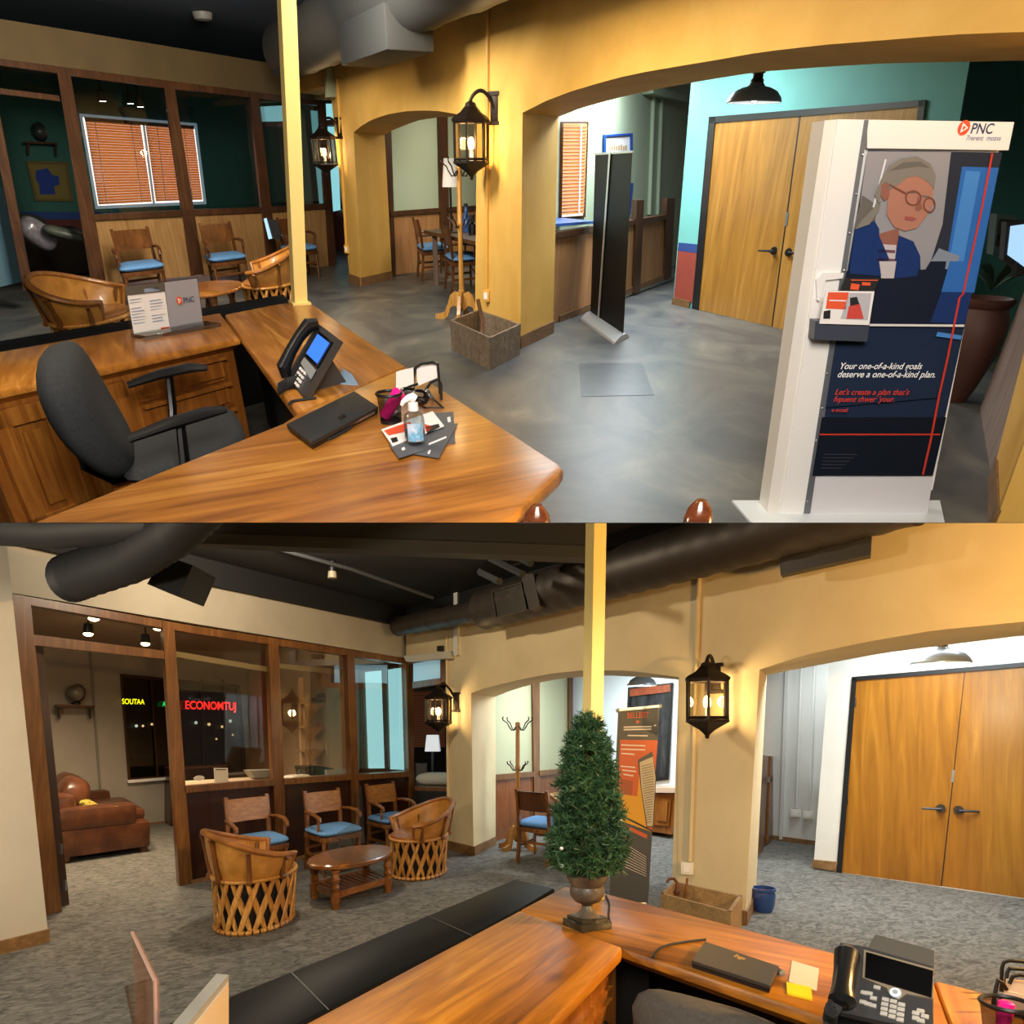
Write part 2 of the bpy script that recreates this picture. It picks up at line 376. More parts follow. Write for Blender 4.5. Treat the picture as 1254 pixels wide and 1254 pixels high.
def barrel_chair(name, label, loc, rz, k, group=None):
    t = thing(name, label, 'chair', loc, rz, group, k)
    def ring(a, r, z): return Vector((r * math.sin(a), -r * math.cos(a), z))     # a = 0 at the back, +-pi at the front
    top = lambda a: .80 - .20 * (1 - math.cos(min(abs(a), 2.2) / 2.2 * math.pi)) / 2
    AM = 2.15
    # leather shell of the back and arms
    def shell(u, v):
        a = (u - .5) * 2 * AM; z = .43 + (top(a) - .43) * v
        r = .305 + .065 * v + .01 * math.sin(v * math.pi)
        return ring(a, r, z)
    m = MB(); m.grid(shell, 40, 6); m.grid(lambda u, v: shell(u, v) - Vector((shell(u, v).x, shell(u, v).y, 0)).normalized() * .012, 40, 6); m.build('back_shell', m_leather, t, fix=False)
    pts = [ring((i / 40 - .5) * 2 * AM, .372, top((i / 40 - .5) * 2 * AM)) for i in range(41)]
    pts = [ring(-AM - .02, .31, .45)] + [ring(-AM - .01, .345, .54)] + pts + [ring(AM + .01, .345, .54)] + [ring(AM + .02, .31, .45)]
    m = MB(); m.tube(pts, [.014, .018] + [.024] * 41 + [.018, .014], 8); m.build('rim', m_rim, t)
    m = MB(); m.lathe([(0, .425), (.27, .43), (.30, .44), (.30, .455), (.27, .47), (0, .465)], 32); m.build('seat', m_rim, t)
    m = MB(); m.tube([ring(2 * math.pi * i / 36, .312, .425) for i in range(36)], .017, 8, closed=True); m.build('seat_ring', m_slat, t)
    m = MB()
    for i in range(36):
        a0, a1 = 2 * math.pi * i / 36, 2 * math.pi * (i + .82) / 36
        m.tube([ring(lerp(a0, a1, q / 3), .292, .022) for q in range(4)], [.017, .02, .02, .017], 6)
    m.build('base_ring', m_slat, t)
    m = MB(); m.lathe([(.262, .01), (.262, .40)], 28, caps=False); m.build('inner_shade', flat('inside_shade', '120b06', .9), t)  # dark cylinder standing in for the shade inside the base
    rr = random.Random(5)
    n = 17
    for dirn, rad in ((1, .312), (-1, .296)):
        for i in range(n):
            a = 2 * math.pi * (i + (.5 if dirn < 0 else 0)) / n; da = dirn * .44
            m = MB(); w = .021 + rr.random() * .006; L = []
            for q in range(6):
                f = q / 5; aa = a + da * (f - .5); r = lerp(rad - .02, rad, f); z = lerp(.03, .41, f)
                wd_ = w * (.55 + .45 * math.sin(math.pi * (f * .8 + .1))) ; c = ring(aa, r, z); tg = ring(aa + .01, r, z) - c; tg.normalize()
                o_ = Vector((c.x, c.y, 0)).normalized()
                L.append([c - tg * wd_ - o_ * .005, c + tg * wd_ - o_ * .005, c + tg * wd_ * .7 + o_ * .007, c - tg * wd_ * .7 + o_ * .007])
            m.loft(L); m.build('slat', m_slat, t)
    for a in (-1.9, -1.15, -.38, .38, 1.15, 1.9):
        m = MB(); m.tube([ring(a, .322, .425), ring(a, .352, .58), ring(a, .388, top(a) - .01)], [.02, .017, .015], 8)
        m.cyl(ring(a - .05, .338, .428), ring(a + .05, .338, .428), .022, .022, 8); m.cyl(ring(a - .035, .392, top(a) - .03), ring(a + .035, .392, top(a) - .03), .014, .014, 8)
        m.build('stave', m_stave, t)
    return t

HEX = [(math.cos(math.pi / 3 * i + .3), math.sin(math.pi / 3 * i + .3)) for i in range(6)]
def lantern(label, R, W, cpix, bpix, r, h, power, group):
    # W: wall plane; cpix: pixel of the lamp body's centre; bpix: pixel of the wall plate's centre
    bp = R.wl(bpix[0], bpix[1], W); nd = -W[2]
    c = R.wl(cpix[0], cpix[1], W, -0.30)
    base = Vector((c.x, c.y, c.z - h / 2))
    t = thing('wall_lantern', label, 'lantern', base, 0, group)
    H = h
    hexl = lambda rr, z: [(rr * x, rr * y, z) for x, y in HEX]
    m = MB(); m.loft([hexl(r * 1.13, H - .02), hexl(r * 1.16, H), hexl(r * 1.02, H + .02), hexl(r * .64, H + .055), hexl(r * .36, H + .10), hexl(r * .30, H + .125), hexl(r * .12, H + .14)])
    m.ball((0, 0, H + .15), .016, 8, 6); m.build('roof', m_iron, t, sharp=20)
    m = MB(); m.loft([hexl(r * 1.10, .0), hexl(r * 1.12, -.02), hexl(r * .85, -.045), hexl(r * .42, -.085), hexl(r * .2, -.115), hexl(r * .12, -.13)])
    m.ball((0, 0, -.14), .02, 8, 6); m.build('base_cup', m_iron, t, sharp=20)
    m = MB()
    for x, y in HEX: m.box((r * x, r * y, H / 2), (.022, .022, H), math.atan2(y, x))
    for z in (.015, H - .02):
        for i in range(6):
            a, b = HEX[i], HEX[(i + 1) % 6]; m.cyl((r * a[0], r * a[1], z), (r * b[0], r * b[1], z), .012, .012, 6)
    m.build('frame', m_iron, t)
    m = MB()
    for i in range(6):
        a, b = HEX[i], HEX[(i + 1) % 6]; q = r * .97
        m.poly([(q * a[0], q * a[1], .01), (q * b[0], q * b[1], .01), (q * b[0], q * b[1], H - .02), (q * a[0], q * a[1], H - .02)])
    m.build('glass_panes', m_pane, t, fix=False)
    m = MB(); m.ball((0, 0, H * .42), (.032, .032, .055), 12, 8); m.build('bulb', m_bulb, t)
    m = MB(); m.cyl((0, 0, .0), (0, 0, H * .33), .02, .018, 10); m.build('lamp_holder', m_white, t)
    # bracket: wall plate, scroll arm and hook, in room coordinates
    up = Vector((0, 0, 1)); sd = up.cross(nd); fr = Matrix((sd, nd, up)).transposed()
    m = MB(); m.box(bp + nd * .02, (.085, .04, .24), M=fr, bev=.006); m.box(bp + nd * .03 + up * .115, (.13, .05, .03), M=fr); m.box(bp + nd * .03 - up * .115, (.13, .05, .03), M=fr)
    m.build('wall_plate', m_iron, t, room=True)
    top_ = Vector((c.x, c.y, base.z + H + .15)); b0 = bp + nd * .03
    m = MB(); pts = []
    for i in range(13):
        f = i / 12; p = lerp(b0, top_, f); pts.append(p + up * (.10 * math.sin(f * math.pi) ** .8))
    m.tube(pts, .016, 8); m.tube([top_ + up * .0, top_ - up * .02], .02, 8); m.build('bracket_arm', m_iron, t, room=True)
    lamp('POINT', 'lantern_light', base + Vector((0, 0, H * .45)), power, (1.0, .70, .36), .05)
    return t

def pendant(label, R, pix, yy, r, drop, power, col, group=None):
    c = R.at(pix[0], pix[1], yy)                          # centre of the shade's rim
    t = thing('pendant_lamp', label, 'lamp', c, 0, group)
    m = MB(); m.lathe([(r, 0), (r * 1.01, .01), (r * .96, .035), (r * .80, .075), (r * .55, .10), (r * .32, .112), (r * .24, .135)], 36, caps=False); m.build('shade', m_shade, t)
    m = MB(); m.lathe([(r * .985, .002), (r * .94, .03), (r * .78, .068), (r * .53, .092), (.01, .10)], 36, caps=False); m.build('shade_lining', m_shadein, t)
    m = MB(); m.lathe([(r * .24, .125), (r * .24, .155), (r * .19, .165), (r * .19, .195), (r * .25, .20), (r * .25, .22), (r * .15, .23), (r * .15, .25)], 18); m.build('lamp_holder', m_black, t)
    m = MB(); m.cyl((0, 0, .24), (0, 0, drop), .012, .012, 8); m.build('stem', m_black, t)
    m = MB(); m.ball((0, 0, .045), .04, 14, 10); m.build('bulb', m_bulbcool, t)
    lamp('SPOT', 'pendant_light', c + Vector((0, 0, .02)), power, col, .08, c - Vector((0, 0, 1)), 165)
    return t

def coat_rack(label, loc, h, group=None, k=1.0, wd_=None, rz=0.0, big=1.0):
    t = thing('coat_rack', label, 'coat rack', loc, rz, group, k)
    w = wd_
    m = MB(); m.lathe([(.035, .12), (.035, .30), (.042, .31), (.042, .33), (.034, .34), (.030, h * .62), (.036, h * .63), (.036, h * .65), (.030, h * .66), (.028, h - .05), (.036, h - .04), (.034, h - .01), (.012, h)], 16); m.build('post', w, t)
    for i in range(4):
        a = math.pi / 2 * i + .5; d = Vector((math.cos(a), math.sin(a), 0)); s_ = Vector((-d.y, d.x, 0)) * .022; L = []
        for x, zt, zb in ((.02, .30, .10), (.08, .32, .16), (.13, .28, .14), (.16, .18, .04), (.20, .085, .0), (.27, .06, .0), (.31, .055, .0)):
            p = d * (x * big); L.append([p - s_ + Vector((0, 0, zb)), p + s_ + Vector((0, 0, zb)), p + s_ + Vector((0, 0, zt)), p - s_ + Vector((0, 0, zt))])
        m = MB(); m.loft(L); m.build('foot', w, t)
    for zz, sc_ in ((h - .06, 1.0), (h * .64, .7)):
        for i in range(4):
            a = math.pi / 2 * i + .2; d = Vector((math.cos(a), math.sin(a), 0)); P = []
            for x, z in ((.03, 0), (.06, -.045), (.10, -.055), (.14, -.01), (.17, .04), (.21, .065), (.24, .08), (.25, .11), (.235, .125)):
                P.append(d * x * sc_ + Vector((0, 0, zz + z * sc_)))
            m = MB(); m.tube(P, .008, 6); m.build('hook', m_iron, t)
    return t

def conduit(label, R, W, top, bot, bpix, r, mat_, boxmat, bs=(.09, .05, .12)):
    a = R.wl(top[0], top[1], W, -.02); b = R.wl(bot[0], bot[1], W, -.02)
    t = thing('conduit_pipe', label, 'pipe', b, 0)
    m = MB(); m.cyl(a, b, r, r, 8); m.build('pipe', mat_, t, room=True)
    c = R.wl(bpix[0], bpix[1], W, -.025); nd = -W[2]; up = Vector((0, 0, 1)); fr = Matrix((up.cross(nd), nd, up)).transposed()
    m = MB(); m.box(c, bs, M=fr, bev=.006); o = m.build('outlet_box', boxmat, t, room=True)
    m = MB(); m.box(c + nd * (bs[1] / 2 + .002), (bs[0] * .5, .004, bs[2] * .55), M=fr); m.build('socket', m_paper, o, room=True)
    return t

def frame_from(x, z=Vector((0, 0, 1))):
    x = Vector(x).normalized(); y = z.cross(x); return Matrix((x, y, z)).transposed()

def office_chair_back(t, mat_):                        # local: +y is forward
    m = MB(); m.cushion((0, -.27, .715), (.46, .19, .55), M=Matrix.Rotation(.16, 3, 'X'), e=.7, n=28, m=14)
    for v in m.bm.verts: v.co.y += .30 * v.co.x ** 2 * 1.6 - .12 * math.sin((v.co.z - .45) * 5.0) * .4
    return m.build('backrest', mat_, t, sharp=80)

def double_doors(R, W, fpix, label_f, lpix, _a, _b, mleaf, handles, strike, hinge, k):
    """door frame outline, two leaves; pixel outlines on the wall plane"""
    m = MB()
    for q in fpix: m.prism(tr(R, W, q, -.03), W[2] * .14)
    struct(m.build('trim_1', flat('black_door_frame', '16181c', .4)), label_f, 'door frame')
    out = []
    for i, (q, lab) in enumerate(lpix):
        m = MB(); m.prism(tr(R, W, q, -.005), W[2] * .05)
        d = struct(m.build('door_%d' % (i + 1), mleaf), lab, 'door'); out.append(d)
    nd = -W[2]; up = Vector((0, 0, 1)); fr = Matrix((up.cross(nd), nd, up)).transposed()
    for d, (hp, sgn) in zip(out, handles):
        c = R.wl(hp[0], hp[1], W, -.01); ROOT[d.name] = (Matrix(), Matrix.Identity(3))
        m = MB(); m.tube([c, c + nd * .03], [.045, .042], 16); m.tube([c + nd * .02, c + nd * .075], .016, 10)
        s_ = up.cross(nd) * sgn; m.tube([c + nd * .07, c + nd * .075 + s_ * .06, c + nd * .07 + s_ * .105 * k], [.018, .015, .012], 8, flat_=.8)
        m.build('door_handle', m_black, d, room=True, label='black lever door handle')
    m = MB(); m.prism(tr(R, W, [(g_[0] + dx, g_[1]) for g_, dx in ((lpix[0][0][1], -3), (lpix[0][0][1], 5), (lpix[0][0][2], 5), (lpix[0][0][2], -3))], -.0045), W[2] * .003); m.build('dark_gap_strip', m_black, out[0], room=True)  # black strip added so the gap between the leaves looks dark
    if strike:
        m = MB(); m.prism(tr(R, W, strike, -.012), W[2] * .01); m.build('lock_plate', m_steel, out[0], room=True)
    m = MB()
    for x, y in hinge:
        c = R.wl(x, y, W, -.012); m.cyl(c - up * .05, c + up * .05, .012, .012, 8)
    m.build('hinge', m_black, out[0], room=True)
    return out

def wall_with_arches(R, W, Wb, ztop, segs, mat_, name, label, cat):
    """segs: list of ('solid', x0pix_base, x1...) given as plan points, or ('arch', front curve, back curve, floor flags)."""
    m = MB()
    for sg in segs:
        if sg[0] == 'poly': m.poly(sg[1])
        elif sg[0] == 'solid':
            a, b, z0 = sg[1], sg[2], sg[3]; at, bt = sg[4] or a, sg[5] or b
            f = lambda p, z: Vector((p.x, p.y, z)); n = Wb
            P = [f(a, z0), f(b, z0)] + ([bt] if sg[5] else []) + [f(bt, ztop), f(at, ztop)] + ([at] if sg[4] else [])
            m.poly(P)
            if z0: m.poly([f(a, z0), f(b, z0), f(b, z0) + n, f(a, z0) + n])
            if len(sg) > 6: m.poly([f(a, z0), f(a, z0) + n, f(at, ztop) + n, f(at, ztop)])
        else:
            fc, bc = sg[1], sg[2]
            for C in (fc, bc):
                for p, q in zip(C, C[1:]): m.poly([p, q, Vector((q.x, q.y, ztop)), Vector((p.x, p.y, ztop))])
            for (p, q), (r_, s_) in zip(zip(fc, fc[1:]), zip(bc, bc[1:])): m.poly([p, q, s_, r_])
            if sg[3]:
                m.poly([sg[3], sg[5], bc[0], fc[0]])
            if sg[4]:
                m.poly([sg[4], sg[6], bc[-1], fc[-1]])
    return struct(m.build(name, mat_, fix=False), label, cat)
# ================================================================== UPPER ROOM
CUR = A; R = A
KA = 2.0
un = R.ray(85, 205); un.z = 0; un.normalize()          # along the arched wall, away to the left
vn = R.ray(1209, 205); vn.z = 0; vn.normalize()        # along the glazed partition, away to the right
at_u, at_v = Vector((-.685, .728, 0)), Vector((.73, .68, 0))   # the same two directions for yawing furniture
WY = W_(R.fl(443, 351), R.fl(637, 427), vn)
pc = R.fl(408, 325)
WP = W_(pc, pc - vn * 8, un)
WO = W_(pc + un * 5.5, pc + un * 5.5 - vn * 8, un)
pn = R.fl(483, 339); WN = W_(pn, pn + vn * 6, un)
ph = R.fl(686, 394); WH = W_(ph, ph + vn * 6, un)
WG = W_(ph + un * .9, ph + un * .9 + vn * 6, un)
WD = W_(R.fl(848, 378), R.fl(965, 405), vn)
def S(pts, sc_, ox, oy): return [(ox + x / sc_, oy + y / sc_) for x, y in pts]
def resample(pts, n):
    d = [0]
    for a, b in zip(pts, pts[1:]): d.append(d[-1] + math.dist(a, b))
    out = []
    for i in range(n):
        t = d[-1] * i / (n - 1); j = max(k for k in range(len(d)) if d[k] <= t + 1e-9); j = min(j, len(pts) - 2)
        f = (t - d[j]) / max(d[j + 1] - d[j], 1e-9); out.append((lerp(pts[j][0], pts[j + 1][0], f), lerp(pts[j][1], pts[j + 1][1], f)))
    return out
# ---- materials
m_concrete = mottled('stained_concrete', [(0.28, '333438'), (0.45, '4f5050'), (0.6, '66655f'), (0.8, '8f897b')], 1.1, 0.42, 0.05, 12, stretch=(1, .6, 1), det=9, dist=1.2)
m_patch = mottled('concrete_patch', [(0.3, '3a3e43'), (0.7, '4c5057')], 5, 0.35)
m_yellow = mottled('yellow_plaster', [(0.3, 'd3a248'), (0.55, 'dfb058'), (0.8, 'e7bc68')], 1.6, 0.7, 0.06, 14, det=6, dist=.6)
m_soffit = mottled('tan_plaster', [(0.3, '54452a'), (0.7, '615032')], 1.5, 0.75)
m_navy = flat('navy_ceiling', '4a5a70', 0.85)
m_pwood = wood('partition_wood', '2c1a0f', '4a2e1c', '624027', 0, 'z', 1.2, .45, .1)
m_panelA = wood('partition_panel', '7d5636', 'a07a4a', 'b48c5c', 0, 'z', 1.1, .5, .1, planks=0)
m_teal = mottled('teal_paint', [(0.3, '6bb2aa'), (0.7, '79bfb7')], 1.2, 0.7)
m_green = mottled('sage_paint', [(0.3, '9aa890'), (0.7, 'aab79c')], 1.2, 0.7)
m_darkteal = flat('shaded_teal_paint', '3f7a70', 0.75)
m_band = flat('blue_paint_band', '27417f', 0.7)
m_red = mottled('brick_red_paint', [(0.3, '8d3a2c'), (0.7, 'a04634')], 2, 0.7)
m_redb = flat('maroon_paint', '5a2a26', 0.75)
m_base = wood('baseboard_wood', '5a3c20', '7d5a35', '967044', 0, 'x', 1.0, .5, .1)
m_glassA = glass('office_glass', 'd5dedb', 0.05)
m_frostA = flat('frosted_glass_green', 'b6c6b0', 0.25, coat=.3)
m_frostC = flat('frosted_glass_cyan', 'a9dbe0', 0.25, emit='8fd8e0', es=.9)  # glow stands in for light behind the frosted glass
m_door = wood('oak_veneer', '7d5222', 'a87630', 'bf8d44', 0, 'z', .55, .32, .35)
m_duct = flat('duct_grey', '3a3a37', 0.55, 0.2)
m_polem = flat('cream_painted_post', 'f0d888', 0.45)
m_nookpanel = wood('nook_panel_wood', '8a5f3c', 'ab7c50', 'be9264', 0, 'z', 1.0, .5, .1)

# ---- floor, ceiling
m = MB(); m.poly([(-16, 1.2, 0), (9, 1.2, 0), (9, 30, 0), (-16, 30, 0)]); struct(m.build('floor', m_concrete), 'stained grey concrete floor of the upper lobby', 'floor')
m = MB(); m.prism([R.fl(709, 445), R.fl(786, 445), R.fl(801, 484), R.fl(712, 486)], (0, 0, .003)); struct(m.build('floor_patch', m_patch), 'darker square repair patch in the concrete floor', 'floor')
corner = pc + un * 0.0
m = MB(); m.poly([(-16, 3.4, 3.5), (9, 3.4, 3.5), (9, 30, 3.5), (-16, 30, 3.5)]); struct(m.build('ceiling', m_navy), 'dark navy open ceiling of the upper lobby', 'ceiling')
# ---- yellow arched wall
TH = 1.0
yf = lambda x, y: R.wl(x, y, WY); yb = lambda x, y: R.wl(x, y, WY, TH)
f1 = resample([(433, 162), (444, 153), (456, 146), (475, 140), (498, 136), (520, 135), (538, 136), (567, 141), (584, 147)], 14)
b1 = resample([(471, 165), (480, 160), (489, 156), (512, 147.5), (538, 143.5), (567, 142.5), (590, 145), (612, 152)], 14)
f2 = resample([(640, 138), (654, 130), (669, 123.5), (699, 112), (729, 103), (758, 95), (793, 87.5), (829, 81.5), (880, 73), (930, 64), (1007, 55), (1085, 49), (1162, 42.6), (1254, 38.8), (1340, 40), (1430, 52)], 26)
b2 = resample([(684, 143), (699, 136.5), (714, 131.5), (758, 119.5), (802, 109.5), (849, 101), (880, 95.5), (930, 88), (1007, 82), (1085, 77.5), (1188, 75.5), (1254, 74), (1300, 75), (1345, 80)], 26)
F1 = [yf(*p) for p in f1]; B1 = [yb(*p) for p in b1]; F2 = [yf(*p) for p in f2]; B2 = [yb(*p) for p in b2]
cl0 = yf(419, 250); cl0.z = 0; c1, c2, c3 = R.fl(443, 351), R.fl(585, 405), R.fl(637, 427)
i1 = yb(480, 338); i2 = R.fl(585, 405) + vn * TH; i3 = yb(677, 409); i4 = yb(1208, 601)
for p in (c2,): p.z = 0
d = (WY[1] - WY[0]).normalized()
t_ = (c2 - WY[0]).dot(d); c2 = WY[0] + d * t_; i2 = c2 + vn * TH
for p in (i1, i3, i4): p.z = 0
c4 = i4 - vn * TH
WYc = WY[0] - d * 2.6
segs = [('solid', WYc, cl0, 2.62, None, None), ('solid', cl0, c1, 0.0, None, F1[0], 1), ('arch', F1, B1, c1, c2, i1, i2),
        ('solid', c2, c3, 0.0, F1[-1], F2[0]), ('arch', F2, B2, c3, c4, i3, i4), ('poly', [i2, i3, B2[0], B2[0] + Vector((0, 0, 1.2)), B1[-1] + Vector((0, 0, 1.2)), B1[-1]]), ('poly', [cl0 + vn * TH, i1, B1[0], B1[0] + Vector((0, 0, 1.2)), cl0 + vn * TH + Vector((0, 0, 3.4))]), ('solid', c4, c4 + d * 1.2, 0.0, F2[-1], None)]
wall_with_arches(R, WY, vn * TH, 3.5, segs, m_yellow, 'wall_right', 'yellow plastered wall with two arched openings', 'wall')
m = MB()
for a, b in ((c1, i1), (c2, c3), (c3, i3), (cl0, c1), (c4, i4)):
    dd = (b - a).normalized(); out = Vector((dd.y, -dd.x, 0))
    if out.y > 0 and a is not c4: out = -out
    if a is c1: out = d
    if a is c3: out = d
    if a is c4: out = -d
    m.prism([a, b, b + Vector((0, 0, .13)), a + Vector((0, 0, .13))], out * .025)
struct(m.build('baseboard_right', m_base), 'wooden baseboard round the yellow columns', 'baseboard')
# ---- soffit band over the partition
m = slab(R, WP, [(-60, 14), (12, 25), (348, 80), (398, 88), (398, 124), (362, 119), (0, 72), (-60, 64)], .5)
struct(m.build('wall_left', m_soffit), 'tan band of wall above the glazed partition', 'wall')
# ---- glazed partition: posts, rails, panels, panes
def trim(name, polys, mat_, W, th, label, off=0.0, cat='partition frame'):
    mm = MB()
    for q in polys: slab(R, W, q, th, off, mm)
    return struct(mm.build(name, mat_), label, cat)
trim('trim_1', [[(-27, 66), (-15, 68), (40, 352), (29, 356)]], m_pwood, WP, .18, 'dark door post at the left end of the partition')
trim('trim_2', [[(69, 82), (85, 84), (130, 345), (112, 350)]], m_pwood, WP, .18, 'wooden partition post left of the blinds window')
trim('trim_3', [[(200, 100), (213, 102), (250, 335), (234, 338)]], m_pwood, WP, .18, 'wooden partition post across the blinds window')
trim('trim_4', [[(306, 113), (317, 115), (341, 330), (328, 332)]], m_pwood, WP, .18, 'wooden partition post right of the blinds window')
trim('trim_5', [[(391, 123), (399, 124), (412, 324), (403, 326)]], m_pwood, WP, .18, 'wooden corner post beside the far lantern')
trim('trim_6', [[(-40, 66), (0, 71), (200, 97), (398, 124), (398, 130), (200, 107), (0, 80), (-40, 75)]], m_pwood, WP, .16, 'wooden head rail of the partition', .01)
trim('trim_7', [[(-20, 105), (0, 108), (72, 117), (74, 124), (0, 115), (-20, 112)]], m_pwood, WP, .14, 'wooden transom rail over the lounge opening', .02)
trim('trim_8', [[(113, 263), (222, 257.5), (223, 265), (115, 270)], [(230, 257), (324, 253.5), (326, 260), (232, 264)], [(329, 253.5), (404, 249), (405, 255), (331, 260)]], m_pwood, WP, .17, 'wooden sill rail of the partition', -.01)
for i, q in enumerate([[(115, 270), (223, 265), (236, 338), (128, 348)], [(232, 264), (326, 260), (331, 332), (248, 338)], [(331, 260), (405, 255), (407, 326), (339, 331)]]):
    trim('wall_panel_%d' % (i + 1), [q], m_panelA, WP, .05, ['boarded wooden panel under the blinds window', 'boarded wooden panel between the two side chairs', 'boarded wooden panel behind the cream post'][i], .05, 'wall panel')
m = MB()
for i, (q, lab) in enumerate([([(85, 93), (201, 107), (223, 258), (114, 263)], 'clear office pane in front of the blinds window'), ([(213, 109), (307, 120), (324, 254), (230, 258)], 'clear office pane showing lantern reflections'), ([(317, 122), (392, 130), (404, 250), (330, 254)], 'clear office pane behind the cream post'), ([(-20, 78), (69, 90), (71, 116), (-20, 104)], 'small clear pane over the lounge opening')]):
    m = MB(); m.poly(tr(R, WP, q, .09)); struct(m.build('window_%d' % (i + 1), m_glassA, fix=False), lab, 'window')
# far corner: cyan panes of the little passage
WQ = W_(pc + un * .0, pc + un * 3, vn)
WC = W_(pc, pc + d * 3, vn)
trim('trim_9', [[(338, 128), (398, 130), (404, 250), (399, 250), (394, 136), (380, 135), (391, 250), (384, 250), (373, 135), (360, 135), (372, 250), (352, 252)]], m_pwood, W_(WP[0] + un * .9, WP[1] + un * .9, un), .06, 'inner window frame behind the cream post')
m = MB(); m.poly(tr(R, W_(WP[0] + un * .95, WP[1] + un * .95, un), [(380, 133), (393, 133), (403, 250), (390, 250)])); struct(m.build('window_5', m_frostC, fix=False), 'cyan frosted pane beside the far lantern', 'window')
m = MB(); m.poly(tr(R, W_(WP[0] + un * .95, WP[1] + un * .95, un), [(362, 133), (373, 133), (385, 250), (371, 250)])); struct(m.build('window_6', flat('frosted_sage', 'a5b49a', .3), fix=False), 'pale sage pane seen beside the cream post', 'window')
WT = W_(R.wl(411, 325, WP), R.wl(411, 325, WP) + d * 4, vn)
m = MB(); m.poly(tr(R, WT, [(399, 127), (412, 127), (411, 147), (400, 148)], .05)); m.poly(tr(R, WT, [(401, 155), (413, 155), (417, 257), (408, 259)], 1.2)); struct(m.build('window_7', m_frostC, fix=False), 'narrow cyan panes left of the arched wall', 'window')
trim('trim_10', [[(399, 147), (413, 146), (413, 152), (400, 154)]], m_pwood, WT, .1, 'short transom rail left of the arched wall')
trim('trim_11', [[(378, 113), (412, 114), (416, 118), (416, 124), (398, 122), (380, 122)]], flat('cream_ledge', 'b8a67c', .6), WT, .1, 'cream ledge at the corner of partition and arched wall', -.1, 'ledge')
trim('wall_passage', [[(404, 256), (424, 256), (430, 330), (411, 330)]], flat('red_brown_wall', '4a1f18', .5), WT, .1, 'red brown low wall in the passage beside the far column', 1.3, 'wall')
# ---- lounge behind the glass
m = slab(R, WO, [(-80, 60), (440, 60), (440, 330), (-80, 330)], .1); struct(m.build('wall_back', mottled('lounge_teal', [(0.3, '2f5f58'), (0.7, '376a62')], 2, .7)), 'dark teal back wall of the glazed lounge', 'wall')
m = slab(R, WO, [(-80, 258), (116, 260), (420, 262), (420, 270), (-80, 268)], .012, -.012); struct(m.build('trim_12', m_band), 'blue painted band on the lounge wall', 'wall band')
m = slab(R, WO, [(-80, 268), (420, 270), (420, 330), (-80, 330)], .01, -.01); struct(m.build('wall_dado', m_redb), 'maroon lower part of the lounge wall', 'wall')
m = slab(R, WP, [(-60, 230), (3, 229), (28, 345), (-60, 365)], .05, .4); struct(m.build('wall_lounge_left', flat('slate_blue_wall', '4d7080', .6)), 'slate blue wall at the left edge beside the dark post', 'wall')
m = MB(); m.poly([pc + un * .5 - vn * 12 + Vector((0, 0, 2.95)), pc + un * .5 + Vector((0, 0, 2.95)), pc + un * 6 + vn * 1 + Vector((0, 0, 2.95)), pc + un * 6 - vn * 12 + Vector((0, 0, 2.95))]); struct(m.build('ceiling_lounge', flat('lounge_ceiling_paint', '6a5a3a', .8), fix=False), 'tan lowered ceiling over the glazed lounge', 'ceiling')
fm = MB()
o_ = [(97, 139), (241, 151), (253, 250), (117, 256)]; n_ = [(101, 143.5), (238, 154.5), (249, 246.5), (120, 252)]
for i in range(4):
    j = (i + 1) % 4; slab(R, WO, [o_[i], o_[j], n_[j], n_[i]], .08, -.06, fm)
slab(R, WO, [(174, 149), (177, 149.5), (190, 249), (187, 249)], .06, -.05, fm)
wf = struct(fm.build('window_8', flat('white_window_frame', 'cfe0ea', .4, emit='bcd8f0', es=.25)), 'lounge window in white frame with daylight behind blinds', 'window')  # bluish glow put into the frame colour
m = slab(R, WO, n_, .01, -.012); ROOT[wf.name] = (Matrix(), Matrix.Identity(3)); m.build('pane', emis('daylight_pane', 'ffe9e2', 2.4), wf, room=True, label='bright daylight through the pane')
bl = thing('window_blind', 'orange brown wooden slat blind, wide one on the lounge window', 'blind', R.wl(150, 252, WO, -.1), 0, 'wooden blinds')
m = MB(); NS = 30
m_blind = translucent('blind_slat', 'd29a66', 'f8c088', .55)
for i in range(NS):
    f0, f1_ = i / NS, (i + .86) / NS
    for la, lb, ra, rb in (((104, 147), (121, 251), (172, 152), (186, 247.5)), ((178, 152), (191, 247), (237, 157), (248, 245))):
        L = lambda f: (lerp(la[0], lb[0], f), lerp(la[1], lb[1], f)); Q = lambda f: (lerp(ra[0], rb[0], f), lerp(ra[1], rb[1], f))
        p = [R.wl(*L(f0), WO, -.10), R.wl(*Q(f0), WO, -.10), R.wl(*Q(f1_), WO, -.13), R.wl(*L(f1_), WO, -.13)]
        m.prism(p, Vector((0, 0, .004)))
m.build('slats', m_blind, bl, room=True)
m = MB()
for (a, b) in (((116, 148), (131, 250)), ((160, 151), (174, 248)), ((192, 154), (203, 246)), ((225, 156), (236, 245))):
    m.tube([R.wl(*a, WO, -.14), R.wl(*b, WO, -.14)], .008, 6)
m.build('ladder_cord', flat('pale_cord', 'e8ddd0', .7), bl, room=True)
m = slab(R, WO, [(103, 143), (238, 154), (238, 158), (104, 148)], .05, -.15); m.build('head_rail', wood('blind_rail', '4a2410', '6a3618', '8a4a22', 0, 'x'), bl, room=True)
